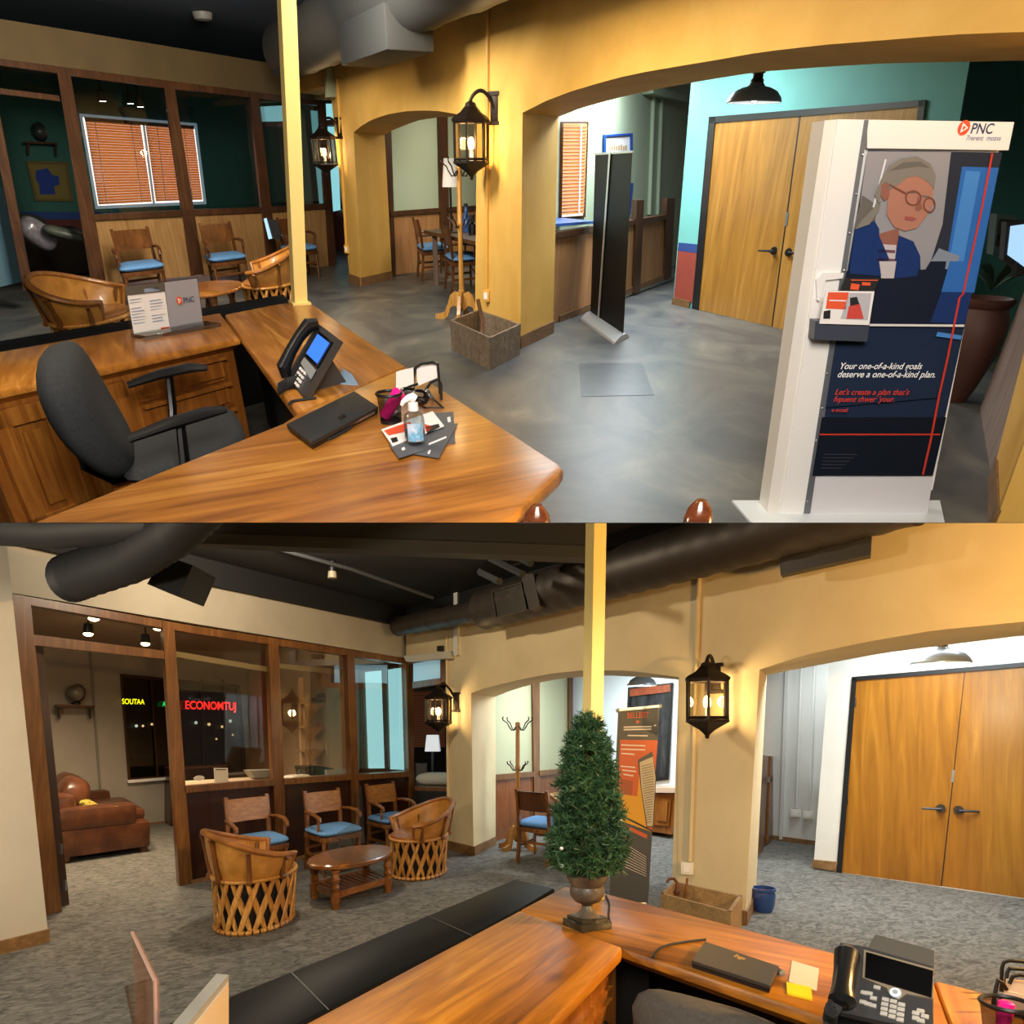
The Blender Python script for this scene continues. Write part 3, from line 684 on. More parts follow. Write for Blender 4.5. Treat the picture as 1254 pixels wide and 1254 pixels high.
# shelf with globe, picture
t = thing('wall_shelf', 'dark wall shelf carrying a globe in the dim lounge', 'shelf', R.wl(51, 180, WO), 0)
m = slab(R, WO, [(30, 172.5), (70, 174.5), (70, 177), (30, 175)], .35, -.35); m.build('shelf_board', m_pwood, t, room=True)
m = slab(R, WO, [(33, 175), (36, 175), (36, 190), (34, 190)], .2, -.2); m.build('bracket', m_pwood, t, room=True)
m = slab(R, WO, [(67, 177), (70, 177), (70, 191), (68, 190)], .2, -.2); m.build('bracket', m_pwood, t, room=True)
def globe(R, W, px, bottom, rpx, label, mat_):
    c = R.wl(px, bottom - rpx * 1.25, W, -.18); r = rpx / F * R.cd(c)
    t = thing('desk_globe', label, 'globe', c - Vector((0, 0, r * 1.28)), 0)
    m = MB(); m.ball((0, 0, r * 1.28), r, 24, 16); m.build('sphere', mat_, t)
    m = MB(); m.lathe([(r * .5, 0), (r * .5, .02), (r * .12, .04), (r * .1, r * .3)], 16); m.build('stand', m_iron, t)
    m = MB(); m.tube([Vector((r * 1.08 * math.sin(a), 0, r * 1.28 - r * 1.08 * math.cos(a))) for a in [math.pi * i / 16 for i in range(17)]], r * .05, 6); m.build('meridian_arc', m_iron, t)
globe(R, WO, 48, 172, 8.5, 'dark globe on the wall shelf of the dim lounge', mottled('dark_globe', [(0.4, '2a3038'), (0.6, '4a4a40')], 6, .3))
t = thing('framed_picture', 'framed picture with blue shape under the globe shelf', 'picture', R.wl(60, 248, WO), 0)
fo = [(32, 197), (83, 198), (90, 247), (43, 246)]; fi = [(35, 200), (80, 201), (87, 244), (46, 243)]
m = MB()
for i in range(4): slab(R, WO, [fo[i], fo[(i + 1) % 4], fi[(i + 1) % 4], fi[i]], .05, -.06, m)
m.build('frame', flat('dull_gold_frame', '6a5a30', .5), t, room=True)
m = MB(); m.prism(tr(R, WO, fi, -.03), vn * 0 + un * .02); m.mi = 1; m.prism(tr(R, WO, [(44, 209), (58, 206), (64, 214), (72, 216), (73, 226), (66, 228), (68, 238), (49, 238), (48, 226), (44, 220)], -.036), un * .004)
m.build('print', [flat('ochre_mount', '7a6a38', .7), flat('blue_print', '1f3a8a', .7)], t, room=True)
# dark sofa and cushions in the lounge
lv = R.fl(62, 345); t = thing('leather_sofa', 'black looking sofa in the dim lounge at the left edge', 'sofa', lv + un * 1.2, math.atan2(vn.y, vn.x))
m_sofaA = mottled('dark_leather', [(0.3, '17130f'), (0.7, '241c17')], 6, .3)
m = MB(); m.box((0, 0, .24), (2.4, 1.2, .44), bev=.05); m.build('base', m_sofaA, t)
m = MB(); m.box((-1.0, 0, .42), (.36, 1.3, .5), bev=.1); m.build('backrest', m_sofaA, t)
m = MB(); m.box((.1, -.62, .36), (2.3, .26, .66), bev=.1); m.build('armrest', m_sofaA, t)
m = MB(); m.box((.1, .62, .36), (2.3, .26, .66), bev=.1); m.build('armrest', m_sofaA, t)
def pillow(label, px, z, size, rz, tilt, mat_, cat='cushion', R=A, nm='throw_pillow'):
    p = R.fl(px[0], px[1], z); t = thing(nm, label, cat, p, rz)
    m = MB(); m.cushion((0, 0, 0), size, M=Matrix.Rotation(tilt, 3, 'Y'), e=.6); m.build('pillow', mat_, t); return t
m_pil = mottled('grey_satin', [(0.3, '5d5a60'), (0.7, '85828a')], 9, .22, coat=.4)
pillow('shiny grey throw pillow leaning on the dark sofa', (46, 286), .80, (.52, .34, .34), .8, .65, m_pil)
pillow('dull green pillow lying behind the shiny grey one', (80, 286), .80, (.62, .40, .15), .5, .25, mottled('dull_green_satin', [(0.3, '4a5048'), (0.7, '60665c')], 9, .4))
pillow('dark round topped pillow behind the shiny grey one', (40, 276), .86, (.42, .34, .30), .5, .2, flat('dull_green_black', '20241f', .75))
for i, px in enumerate([(126, 124), (160, 127), (172, 131)]):
    p = R.wl(px[0], px[1], WP, 2.2 + .7 * (i % 2)); t = thing('ceiling_spotlight', ['leftmost bright spotlight seen through the office glass', 'middle bright spotlight seen through the office glass', 'rightmost of three spotlights seen through the office glass'][i], 'spotlight', p, 0, 'lounge spotlights')
    m = MB(); m.lathe([(.05, 0), (.06, .03), (.055, .14), (.02, .16)], 14); m.build('lamp_shade', m_black, t)
    m = MB(); m.lathe([(.0, -.004), (.05, -.003), (.05, .004)], 14); m.build('lens', emis('spot_lens', 'fff0d8', 14), t)
    m = MB(); m.cyl((0, 0, .15), (0, 0, 2.95 - p.z), .012, .012, 8); m.build('stem', m_black, t)
# smoke detector and duct
p = R.fl(249, 24, 3.42); t = thing('smoke_detector', 'round smoke detector on the dark ceiling', 'detector', p)
m = MB(); m.lathe([(.05, -.02), (.13, 0), (.15, .05), (.15, .08)], 20); m.build('body', flat('grey_plastic', '8a8a84', .5), t); m = MB(); m.lathe([(.01, -.03), (.05, -.02), (.05, 0)], 12); m.build('sensor', m_black, t)
dz = 2.98
da = WY[0] - d * 1.2 - vn * .75 + Vector((0, 0, dz)); db = WY[0] + d * 12.5 - vn * .75 + Vector((0, 0, dz))
t = thing('air_duct', 'fat grey round air duct along the top of the yellow wall', 'duct', da)
m = MB(); N = 60; m.tube([lerp(da, db, i / N) for i in range(N + 1)], [.33 + (.012 if i % 5 == 0 else 0) for i in range(N + 1)], 28); m.build('duct_tube', m_duct, t, room=True)
m = MB(); q0 = lerp(da, db, .34); fr = frame_from(d); m.box(q0 - vn * .1 - Vector((0, 0, .30)), (1.6, .5, .34), M=fr, bev=.02); m.build('side_box', m_duct, t, room=True)
m = MB(); q0 = lerp(da, db, .02); m.box(q0 - Vector((0, 0, .2)), (.9, .34, .10), M=fr); m.build('end_box', m_duct, t, room=True)
# lanterns, conduits
lantern('large wall lantern beside the coat rack on the yellow wall', R, WY, (577, 172), (607, 133), .175, .33, 42, 'yellow wall lanterns')
lantern('farther wall lantern beside the glass corner of the yellow wall', R, WY, (397, 184), (417, 157), .18, .33, 36, 'yellow wall lanterns')
m_cream = flat('yellow_painted_pipe', 'd0a048', .55)
conduit('yellow conduit pipe running down beside the large lantern', R, WY, (597, 12), (596, 358), (596, 362), .022, m_cream, m_cream)
conduit('yellow conduit pipe running down beside the farther lantern', R, WY, (413, 96), (424, 300), (425, 305), .022, m_cream, m_cream)
# ---- nook behind the small arch
trim('trim_13', [[(470, 120), (478, 120), (485, 340), (477, 342)]], m_pwood, WN, .1, 'dark wooden stile at the left of the small arch')
trim('trim_14', [[(536, 120), (548, 120), (551, 320), (540, 323)]], m_pwood, WN, .1, 'wooden stile behind the table lamp')
trim('trim_15', [[(478, 259), (541, 254.5), (541, 260), (479, 264.5)], [(548, 254), (640, 248), (640, 254), (549, 259)]], m_pwood, WN, .1, 'wooden rail under the frosted nook panes', -.02)
trim('wall_panel_4', [[(479, 264), (541, 260), (541, 329), (484, 337)], [(549, 259), (660, 254), (660, 312), (550, 327)]], m_nookpanel, WN, .06, 'light wooden panels behind the nook chairs', .03, 'wall panel')
for i, q in enumerate([[(477, 118), (538, 118), (541, 256), (479, 260)], [(547, 118), (680, 112), (680, 246), (549, 255)]]):
    m = slab(R, WN, q, .02, .05); struct(m.build('window_%d' % (9 + i), m_frostA), ['frosted pale green pane left of the table lamp', 'frosted pale green pane behind the large lantern'][i], 'window')
m = slab(R, WN, [(400, -40), (760, -40), (760, 119), (400, 119)], .1, .02); struct(m.build('wall_nook', m_green), 'sage wall above the frosted nook panes', 'wall')
tz = .76
tp = [R.fl(519, 282, tz), R.fl(546, 279, tz), R.fl(640, 284, tz), R.fl(655, 313, tz), R.fl(584, 296, tz)]
t = thing('nook_table', 'dark wooden desk in the nook behind the coat rack', 'table', R.fl(590, 330))
m = MB(); m.prism(tp, (0, 0, -.05)); m.build('tabletop', m_pwood, t, room=True)
for px in ((528, 284), (586, 297)):
    q = R.fl(px[0] + 4, px[1] - 1, tz); m = MB(); m.box((q.x, q.y, .355), (.08, .12, .71)); m.build('leg', m_pwood, t, room=True)
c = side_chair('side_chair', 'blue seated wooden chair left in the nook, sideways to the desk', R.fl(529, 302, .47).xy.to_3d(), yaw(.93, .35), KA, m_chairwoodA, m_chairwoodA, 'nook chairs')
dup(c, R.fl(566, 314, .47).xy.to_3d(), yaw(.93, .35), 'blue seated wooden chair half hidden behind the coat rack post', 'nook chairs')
p = R.fl(553, 285, tz); t = thing('table_lamp', 'table lamp with white shade on the nook desk', 'lamp', p, 0); k_ = R.cd(p) / F
m = MB(); m.lathe([(.13, 0), (.13, .015), (.02, .03), (.018, 46 * k_)], 16); m.build('base', m_iron, t)
m = MB(); m.lathe([(9.5 * k_, 45 * k_), (6.8 * k_, 72 * k_)], 24, caps=False); m.build('lamp_shade', flat('lamp_shade_cloth', 'f2ece0', .7, emit='fff2e0', es=.35), t, fix=False)
for px, h, nm, lab, mt in (((571, 284), .34, 'bottle', 'blue bottle on the nook desk behind the coat rack post', flat('blue_glass', '3a5f9a', .2)), ((579, 287), .22, 'bottle', 'short dark bottle on the nook desk near the arch edge', m_black)):
    p = R.fl(px[0], px[1], tz); t = thing(nm, lab, 'bottle', p); m = MB(); m.lathe([(.06, 0), (.065, .02), (.065, h * .6), (.03, h * .75), (.03, h)], 14); m.build('body', mt, t); m = MB(); m.cyl((0, 0, h), (0, 0, h + .04), .034); m.build('cap', m_black, t)
# coat rack, crate
cr = R.fl(566, 391); hh = R.at(560, 201, cr.y).z
coat_rack('wooden coat rack on the concrete floor half behind the large lantern', cr, hh, None, 1.0, wood('rack_wood', '7a4d1c', 'b07f38', 'c99a52', 0, 'z', 1.5, .35, .3), .9, 1.15)
q = R.fl(600, 453); zr = R.at(600, 413, q.y).z
def crate(name, label, rim, z, inset, th, mat_, cat):
    b = sum((p for p in rim), Vector()) / 4; c0 = Vector((b.x, b.y, 0)); t = thing(name, label, cat, c0)
    low = [Vector((lerp(b.x, p.x, inset), lerp(b.y, p.y, inset), 0)) for p in rim]
    for i in range(4):
        j = (i + 1) % 4; n = (b - (rim[i] + rim[j]) / 2); n.z = 0; n.normalize(); m = MB(); m.prism([low[i], low[j], rim[j], rim[i]], n * th); m.build('side_board', mat_, t, room=True)
    m = MB(); m.prism([lerp(p, b, .05) * 1 + Vector((0, 0, .03 - lerp(p, b, .05).z)) for p in low], (0, 0, .02)); m.build('bottom_board', mat_, t, room=True)
    return t
m_crate = wood('weathered_wood', '4a3d30', '776654', '93836d', 0, 'x', 1.0, .7, 0)
crate('wooden_planter_box', 'empty square grey wooden box at the foot of the yellow column', [R.fl(551, 392, zr), R.fl(600, 414, zr), R.fl(638, 397, zr), R.fl(586, 379, zr)], zr, .98, .04, m_crate, 'planter')
t = thing('twig_bundle', 'thin dry twigs standing inside the square wooden box', 'twigs', R.fl(588, 425)); 
for a in ((586, 384, 590, 420), (592, 381, 588, 421)):
    m = MB(); p0 = R.fl(a[2], a[3], .05); m.tube([p0, p0 + Vector((.02, .05, .2)), p0 + Vector((-.03, .05, .42))], .012, 6); m.build('twig', m_stave, t, room=True)
# ---- hall behind the large arch
m = slab(R, WG, [(600, 20), (885, 20), (870, 380), (600, 380)], .1); struct(m.build('wall_hall_left', m_green), 'sage green hall wall with framed pictures', 'wall')
m = slab(R, WH, [(650, 296), (690, 291), (820, 269), (815, 341), (686, 393), (650, 405)], .06, .02)
struct(m.build('wall_panel_5', m_nookpanel), 'wooden wainscot half wall behind the black banner', 'wall panel')
trim('trim_16', [[(650, 290), (687, 283.5), (822, 262), (821, 268), (687, 291), (650, 298)]], m_pwood, WH, .12, 'dark cap rail of the hall half wall', -.03)
trim('trim_17', [[(780, 245), (789, 245), (784, 358), (776, 360)]], m_pwood, WH, .14, 'dark post of the hall half wall, farther from the door', -.04)
trim('trim_18', [[(817, 243), (827, 243), (822, 340), (814, 343)]], m_pwood, WH, .14, 'dark post of the hall half wall nearest the doors', -.04)
trim('baseboard_left', [[(686, 387), (815, 335), (815, 342), (686, 395)]], m_base, WH, .03, 'baseboard under the hall half wall', -.02, 'baseboard')
m = MB(); m.prism([R.wl(640, 281, WH, 0), R.wl(727, 274, WH, 0), R.wl(727, 274, WH, 0) + un * .85, R.wl(640, 281, WH, 0) + un * .85], (0, 0, .03)); struct(m.build('trim_19', flat('blue_counter', '2f5597', .4)), 'blue ledge under the hall window', 'ledge')
fm = MB(); fo = [(688, 149), (721, 149), (717, 266), (686, 268)]; fi = [(690, 151), (719, 151), (715, 264), (688, 266)]
for i in range(4): slab(R, WG, [fo[i], fo[(i + 1) % 4], fi[(i + 1) % 4], fi[i]], .08, -.04, fm)
wf = struct(fm.build('window_11', m_pwood), 'hall window behind an orange wooden blind', 'window'); ROOT[wf.name] = (Matrix(), Matrix.Identity(3))
m = slab(R, WG, fi, .01, -.012); m.build('pane', emis('daylight_pane_hall', 'fff4ea', 1.3), wf, room=True, label='bright daylight through the pane')
bl = thing('window_blind', 'narrow orange brown slat blind at the hall window', 'blind', R.wl(703, 266, WG, -.1), 0, 'wooden blinds')
m = MB()
for i in range(26):
    f0, f1_ = i / 26, (i + .78) / 26
    p = [R.wl(lerp(690, 688, f0), lerp(152, 264, f0), WG, -.08), R.wl(lerp(719, 715, f0), lerp(152, 262, f0), WG, -.08), R.wl(lerp(719, 715, f1_), lerp(152, 262, f1_), WG, -.11), R.wl(lerp(690, 688, f1_), lerp(152, 264, f1_), WG, -.11)]
    m.prism(p, Vector((0, 0, .004)))
m.build('slats', m_blind, bl, room=True)
m = MB(); m.tube([R.wl(712, 152, WG, -.13), R.wl(709, 263, WG, -.13)], .012, 6); m.build('ladder_cord', m_paper, bl, room=True)
for lab, fo, fi in (('upper framed picture with blue frame over the black banner', [(740, 165), (775, 163), (775, 188), (740, 188)], [(742.5, 167.5), (772.5, 165.5), (772.5, 188), (742.5, 188)]), ('lower picture with blue frame half behind the black banner', [(750, 226), (776, 224), (772, 263), (750, 265)], [(752, 229), (773, 227), (769.5, 260), (752, 262)])):
    t = thing('framed_picture', lab, 'picture', R.wl(fo[3][0] + 10, fo[3][1], WG), 0, 'blue framed hall pictures'); m = MB()
    for i in range(4): slab(R, WG, [fo[i], fo[(i + 1) % 4], fi[(i + 1) % 4], fi[i]], .05, -.05, m)
    m.build('frame', flat('blue_frame', '1f4a9a', .4), t, room=True)
    m = slab(R, WG, fi, .01, -.02); m.mi = 1
    if fo[0][1] < 200:
        for x in range(8): slab(R, WG, [(746 + x * 2.8, 179 - (x % 3)), (748 + x * 2.8, 179 - (x % 3)), (748 + x * 2.8, 184), (746 + x * 2.8, 184)], .002, -.024, m)
    m.build('print', [m_paper, flat('print_ink', 'b89a70', .7)], t, room=True)
for i, x in enumerate((802, 812)):
    t = thing('conduit_pipe', ['sage painted pipe on the hall wall, left of the pair', 'sage painted pipe on the hall wall, right of the pair'][i], 'pipe', R.wl(x, 262, WG), 0, 'hall pipes')
    m = MB(); m.cyl(R.wl(x, 60, WG, -.04), R.wl(x - 7, 262, WG, -.04), .035, .035, 10); m.build('pipe', m_green, t, room=True)
m = slab(R, WG, [(800, 104), (842, 118), (842, 125), (800, 114)], .3, -.3); struct(m.build('trim_20', m_green), 'sage soffit beam at the top of the hall wall', 'beam')
trim('baseboard_hall', [[(650, 372), (840, 372), (840, 380), (650, 380)]], m_base, WG, .03, 'baseboard of the sage hall wall', -.02, 'baseboard')
m = slab(R, WD, [(851, 20), (1190, -40), (1187, 78), (1150, 460), (824, 372.5)], .12)
# doors' wall: teal with band and red dado
dn = MB(); dn.prism(tr(R, WD, [(853, 20), (1200, -40), (1187, 78), (1150, 300), (1150, 460), (848, 378), (824, 372)], .0), vn * .12)
struct(dn.build('wall_far', m_teal), 'teal hall wall around the double doors', 'wall')
m = slab(R, WD, [(831, 297), (855, 299.4), (854, 309.9), (830, 307)], .012, -.012); struct(m.build('trim_21', m_band), 'blue painted band left of the double doors', 'wall band')
m = slab(R, WD, [(830, 307), (854, 309.9), (850, 371), (825, 366)], .01, -.01); struct(m.build('trim_22', m_red), 'red painted dado left of the double doors', 'wall band')
m = slab(R, WD, [(824, 364), (845, 369), (843, 380), (822, 374)], .04, -.04); struct(m.build('baseboard_far', m_base), 'wooden baseboard left of the double doors', 'baseboard')
W2 = W_(WD[0] + vn * 1.6, WD[1] + vn * 1.6, vn)
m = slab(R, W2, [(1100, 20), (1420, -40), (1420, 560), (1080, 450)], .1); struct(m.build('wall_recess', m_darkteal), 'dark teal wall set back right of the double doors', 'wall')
double_doors(R, WD, [[(868, 143), (1133, 122), (1133, 130), (868, 151)], [(868, 143), (876, 143), (855, 380), (847, 378)], [(1125, 123), (1133, 122), (1100, 440), (1092, 440)]], 'black frame around the oak double doors',
    [([(875, 150), (979.5, 138), (944.5, 400), (854, 379)], 'left oak door of the hall pair, lever on its right'), ([(981.5, 138), (1126, 129), (1094, 436), (946, 400.5)], 'right oak door of the hall pair, partly behind the display stand')],
    None, 0, m_door, [((948, 307), -1), ((966, 309), 1)], [(962.5, 260), (966, 260), (963.5, 277), (960.5, 277)], [(873, 168), (862, 290), (856, 355)], 1.7)
pendant('polished pendant lamp before the teal wall of the hall', R, (923, 126), 8.6, .235, 1.4, 70, COOL)
# ---- roll-up banner seen from behind
bb = R.fl(740, 400); Wb_ = W_(R.fl(723, 388), R.fl(762, 415), vn)
t = thing('rollup_banner', 'black back of a roll-up banner standing in the large arch', 'banner', bb)
m = MB(); m.prism(tr(R, Wb_, [(729, 189), (774, 186), (763, 414), (723, 386)]), vn * .01); m.build('banner_sheet', flat('banner_black', '08080a', .6, spec=.2), t, room=True)
m = MB(); m.prism(tr(R, Wb_, [(745.5, 187), (747.5, 187), (733, 397), (731, 396)], -.03), vn * .02); m.build('support_pole', m_alu, t, room=True)
m = MB(); m.prism(tr(R, Wb_, [(728, 187.5), (774.5, 184.5), (774.5, 187), (728, 190)], -.02), vn * .05); m.build('top_rail', m_alu, t, room=True)
m = MB(); a, b = R.wl(722, 386, Wb_), R.wl(764, 416, Wb_); a.z = b.z = 0
m.loft([[a - vn * .32, b - vn * .32, b + vn * .18, a + vn * .18], [p + Vector((0, 0, .02)) for p in (a - vn * .30, b - vn * .30, b + vn * .16, a + vn * .16)], [p + Vector((0, 0, .06)) for p in (a - vn * .12, b - vn * .12, b + vn * .04, a + vn * .04)]]); m.build('base', m_alu, t, room=True)
# ================================================================== UPPER ROOM: counters, display stand, small things
m_deskA = wood('pine_worktop', '6e3c14', 'b0722c', 'd59c4e', math.atan2(1.0, -.45), 'x', .8, .3, .25, planks=.42, knots=True)
m_deskA2 = wood('pine_worktop_near', '6e3c14', 'ae6f2a', 'cf9546', math.atan2(.55, 1.0), 'x', .8, .3, .25, planks=.42, knots=True)
m_body = wood('pine_carcass', '54290f', '8f5520', 'b0742f', 0, 'z', 1.0, .32, .3)
m_ebony = flat('black_counter', '0c0e10', 0.5, spec=.08)
Z = .75
dk = lambda x, y, z=Z: R.fl(x, y, z)
def worktop(name, label, px, mat_, z=Z, th=.045, edge=True, cat='worktop', loc=None):
    P = [R.fl(x, y, z) for x, y in px]; c = sum(P, Vector()) / len(P); c.z = 0
    t = thing(name, label, cat, c)
    m = MB(); n = len(P); ct = Vector((c.x, c.y, 0))
    def inset(d, zz):
        o = []
        for i in range(n):
            a, b, e = P[i - 1], P[i], P[(i + 1) % n]
            d1 = (b - a).xy.normalized(); d2 = (e - b).xy.normalized(); n1 = Vector((-d1.y, d1.x)); n2 = Vector((-d2.y, d2.x))
            q = (n1 + n2); q = q / max(q.length_squared, .2) * 2; s_ = sg * d
            o.append(Vector((b.x + q.x * s_, b.y + q.y * s_, zz)))
        return o
    ar = sum(P[i - 1].x * P[i].y - P[i].x * P[i - 1].y for i in range(n)); sg = 1 if ar > 0 else -1
    m.loft([inset(.05, z - th - .03), inset(.025, z - th - .012), inset(.012, z - th), inset(.0, z - th + .006), inset(0, z - .014), inset(.006, z - .004), inset(.016, z)])
    m.build('top', mat_, t, room=True)
    return t, P, inset
t, P, ins = worktop('reception_desk', 'long honey pine desk top running from the cream post to the seam', [(275, 385), (347, 371), (378, 369), (497, 448), (363, 506)], m_deskA)
q = ins(.16, 0); q2 = ins(.16, Z - .08)
m = MB(); m.prism([q[2], q[3], q[3] - vn * .05, q[2] - vn * .05], (0, 0, Z - .08)); m.build('modesty_panel', m_body, t, room=True)
m = MB(); m.prism([q[0], q[4], q[4] + Vector((.06, .02, 0)), q[0] + Vector((.06, .02, 0))], (0, 0, Z - .08)); m.build('dark_end_panel', flat('kneehole_shade', '0b0b0c', .7), t, room=True)  # black sheet standing in for the shade of the kneehole
t, P, ins = worktop('reception_desk', 'large near honey pine desk top under the sanitizer bottle', [(363.5, 506.5), (497.5, 448.5), (687, 568), (690, 574), (684, 583), (620, 640), (540, 720), (-90, 690), (345, 518)], m_deskA2)
q = ins(.12, 0)
m = MB(); m.prism([q[1], q[2], q[2] - vn * .05, q[1] - vn * .05], (0, 0, Z - .08)); m.build('modesty_panel', m_body, t, room=True)
m = MB(); m.prism([q[2], q[4], q[5], q[5] + Vector((-.3, 0, 0)), q[2] + Vector((-.4, -.1, 0))], (0, 0, Z - .08)); m.build('desk_pedestal', m_body, t, room=True)
# credenza on the left
t, P, ins = worktop('credenza', 'honey pine credenza with drawers under the acrylic sign', [(-60, 440), (0, 430.5), (270, 383), (293, 413), (0, 477), (-60, 491)], m_deskA)
fa, fb = ins(.05, 0)[3], ins(.05, 0)[5]
fx = (fb - fa).normalized(); fnrm = Vector((fx.y, -fx.x, 0)); fnrm = fnrm if fnrm.y < 0 else -fnrm
Lc = (fb - fa).length
m = MB(); m.prism([fa, fb, fb - fnrm * 1.0, fa - fnrm * 1.0], (0, 0, Z - .06)); m.build('carcass', m_body, t, room=True)
def front(mb, x0, x1, z0, z1, d0, d1):
    mb.prism([fa + fx * x0 + Vector((0, 0, z0)) + fnrm * d0, fa + fx * x1 + Vector((0, 0, z0)) + fnrm * d0, fa + fx * x1 + Vector((0, 0, z1)) + fnrm * d0, fa + fx * x0 + Vector((0, 0, z1)) + fnrm * d0], fnrm * (d1 - d0))
DX = Lc * .46
for i in range(4):
    z0 = .06 + i * .152; m = MB(); front(m, .10, DX, z0 + .01, z0 + .142, 0, .018); front(m, .14, DX - .04, z0 + .035, z0 + .118, .018, .035); front(m, .10, DX, z0 + .128, z0 + .146, .018, .045)
    m.build('drawer', m_body, t, room=True)
for i in range(2):
    a = DX + .08 + i * (Lc - DX - .08) * .5; b = a + (Lc - DX - .08) * .5 - .06; m = MB(); front(m, a, b, .05, .66, 0, .02)
    for (u0, u1, w0, w1) in ((a, a + .09, .05, .66), (b - .09, b, .05, .66), (a, b, .58, .66), (a, b, .05, .13)): front(m, u0, u1, w0, w1, .02, .04)
    front(m, a + .13, b - .13, .17, .54, .02, .034); m.build('cabinet_door', m_body, t, room=True)
# black ledge behind
t, P, ins = worktop('counter_ledge', 'black counter ledge behind the credenza and acrylic sign', [(-60, 428), (0, 417), (159, 391.5), (348, 360), (355, 369), (272, 384), (0, 429), (-60, 439)], m_ebony, Z - .01, .04)
q = ins(.1, 0); m = MB(); m.prism([q[1], q[3], q[3] - vn * .06 - un * .02, q[1] - vn * .06], (0, 0, Z - .06)); m.build('front_panel', m_ebony, t, room=True)
# cream post
pb = dk(367, 371.5); top = R.at(351, 0, pb.y); top = pb + (top - pb) * ((3.45 - Z) / (top.z - pb.z))
t = thing('support_post', 'cream painted square post rising from the far desk corner', 'post', pb)
k_ = R.cd(pb) / F; w = 7.6 * k_; x = Vector((.92, .39, 0)); y = Vector((-.39, .92, 0)) * 1.5
m = MB(); sq = lambda c, s_: [c - x * s_ - y * s_, c + x * s_ - y * s_, c + x * s_ + y * s_, c - x * s_ + y * s_]
m.loft([sq(pb + Vector((0, 0, .012)), w), sq(top, w)]); m.build('shaft', m_polem, t, room=True)
m = MB(); m.loft([sq(pb, w * 1.45), sq(pb + Vector((0, 0, .014)), w * 1.45)]); m.build('base_plate', m_polem, t, room=True)
# acrylic sign with two sheets
SA, SB = dk(162, 413), dk(249, 398)
WS_ = W_(SA, SB, Vector((-(SB - SA).y, (SB - SA).x, 0)).normalized())
m_acr = glass('clear_acrylic', 'eef2f2', .08)
t = thing('acrylic_sign_holder', 'clear acrylic holder with two sheets standing on the credenza', 'sign holder', (SA + SB) / 2)
m = MB(); m.prism(tr(R, WS_, [(151.5, 350), (242, 339), (250, 399), (162, 413)]), WS_[2] * .012); m.build('acrylic_panel', m_acr, t, room=True)
m = MB(); a = tr(R, WS_, [(161, 413), (252, 397)]); m.prism([a[0], a[1], a[1] - WS_[2] * .16, a[0] - WS_[2] * .16], (0, 0, .02)); m.build('foot', glass('acrylic_foot', 'd5d9dc', .2), t, room=True)
m = MB(); m.prism(tr(R, WS_, [(154, 351), (200, 346), (208, 402.5), (164, 409.5)], -.004), -WS_[2] * .002)
for q, mi in (([(153, 351), (200, 346), (201.5, 357), (155, 362)], 1), ([(176, 354), (194, 351), (195, 356), (177, 359)], 2), ([(197, 401), (207, 400), (207.3, 402), (197.3, 403.5)], 3)):
    m.mi = mi; m.prism(tr(R, WS_, q, -.007), -WS_[2] * .002)
rr = random.Random(3); m.mi = 2
for col, (xa, xb) in enumerate(((156, 176), (180, 199))):
    for r_ in range(9):
        if rr.random() < .2: continue
        yy = 367 + r_ * 3.6 - col * 2.5; xo = (yy - 350) * .16; m.prism(tr(R, WS_, [(xa + xo, yy), (xa + xo + (xb - xa) * (.5 + .45 * rr.random()), yy - 2), (xa + xo + (xb - xa) * (.5 + .4 * rr.random()), yy - .9), (xa + xo, yy + 1.1)], -.007), -WS_[2] * .001)
m.build('printed_page', [m_paper, flat('photo_grey', '565149', .6), flat('faded_blue_ink', '8f9bb5', .7), flat('orange_ink', 'c8552c', .6)], t, room=True, label='white page with columns of small print')
m = MB(); m.prism(tr(R, WS_, [(201, 346), (241, 341), (248.5, 396.5), (208.5, 402)], -.004), -WS_[2] * .002); m.build('grey_card', flat('grey_card', '97959c', .6), t, room=True, label='plain grey card with a bank logo')
def pnc(mb_dot, parent, W, O, sx, Xp, off, ink, orange=None):
    o = R.wl(O[0], O[1], W, off); e = R.wl(Xp[0], Xp[1], W, off); X = (e - o).normalized(); u = (e - o).length; nn = -W[2]
    up = nn.cross(X); up = up if up.z > 0 else -up
    mm = MB(); mm.mi = 0; r_ = u * .19; c = o + X * r_ + up * r_ * .9
    mm.poly([c + X * r_ * math.cos(a) + up * r_ * math.sin(a) for a in [2 * math.pi * i / 20 for i in range(20)]])
    mm.mi = 1; c2_ = c - W[2] * .002
    mm.poly([c2_ - X * r_ * .45 + up * r_ * .7, c2_ + X * r_ * .7, c2_ - X * r_ * .45 - up * r_ * .7])
    mm.mi = 0; c2_ = c - W[2] * .004; mm.poly([c2_ - X * r_ * .22 + up * r_ * .3, c2_ + X * r_ * .32, c2_ - X * r_ * .22 - up * r_ * .3])
    mm.build('logo', [flat('logo_orange', 'e0502f', .5), m_paper], parent, room=True, fix=False)
    mm = MB(); mm.text('PNC', o + X * r_ * 2.25 + up * r_ * .18, X, up, u * .36, bold=u * .004); mm.build('lettering', ink, parent, room=True, fix=False)
    return o, X, up, u
m_ink = flat('navy_ink', '2a3358', .5)
pnc(None, t, WS_, (217, 373), 0, (236, 370.5), -.012, m_ink)
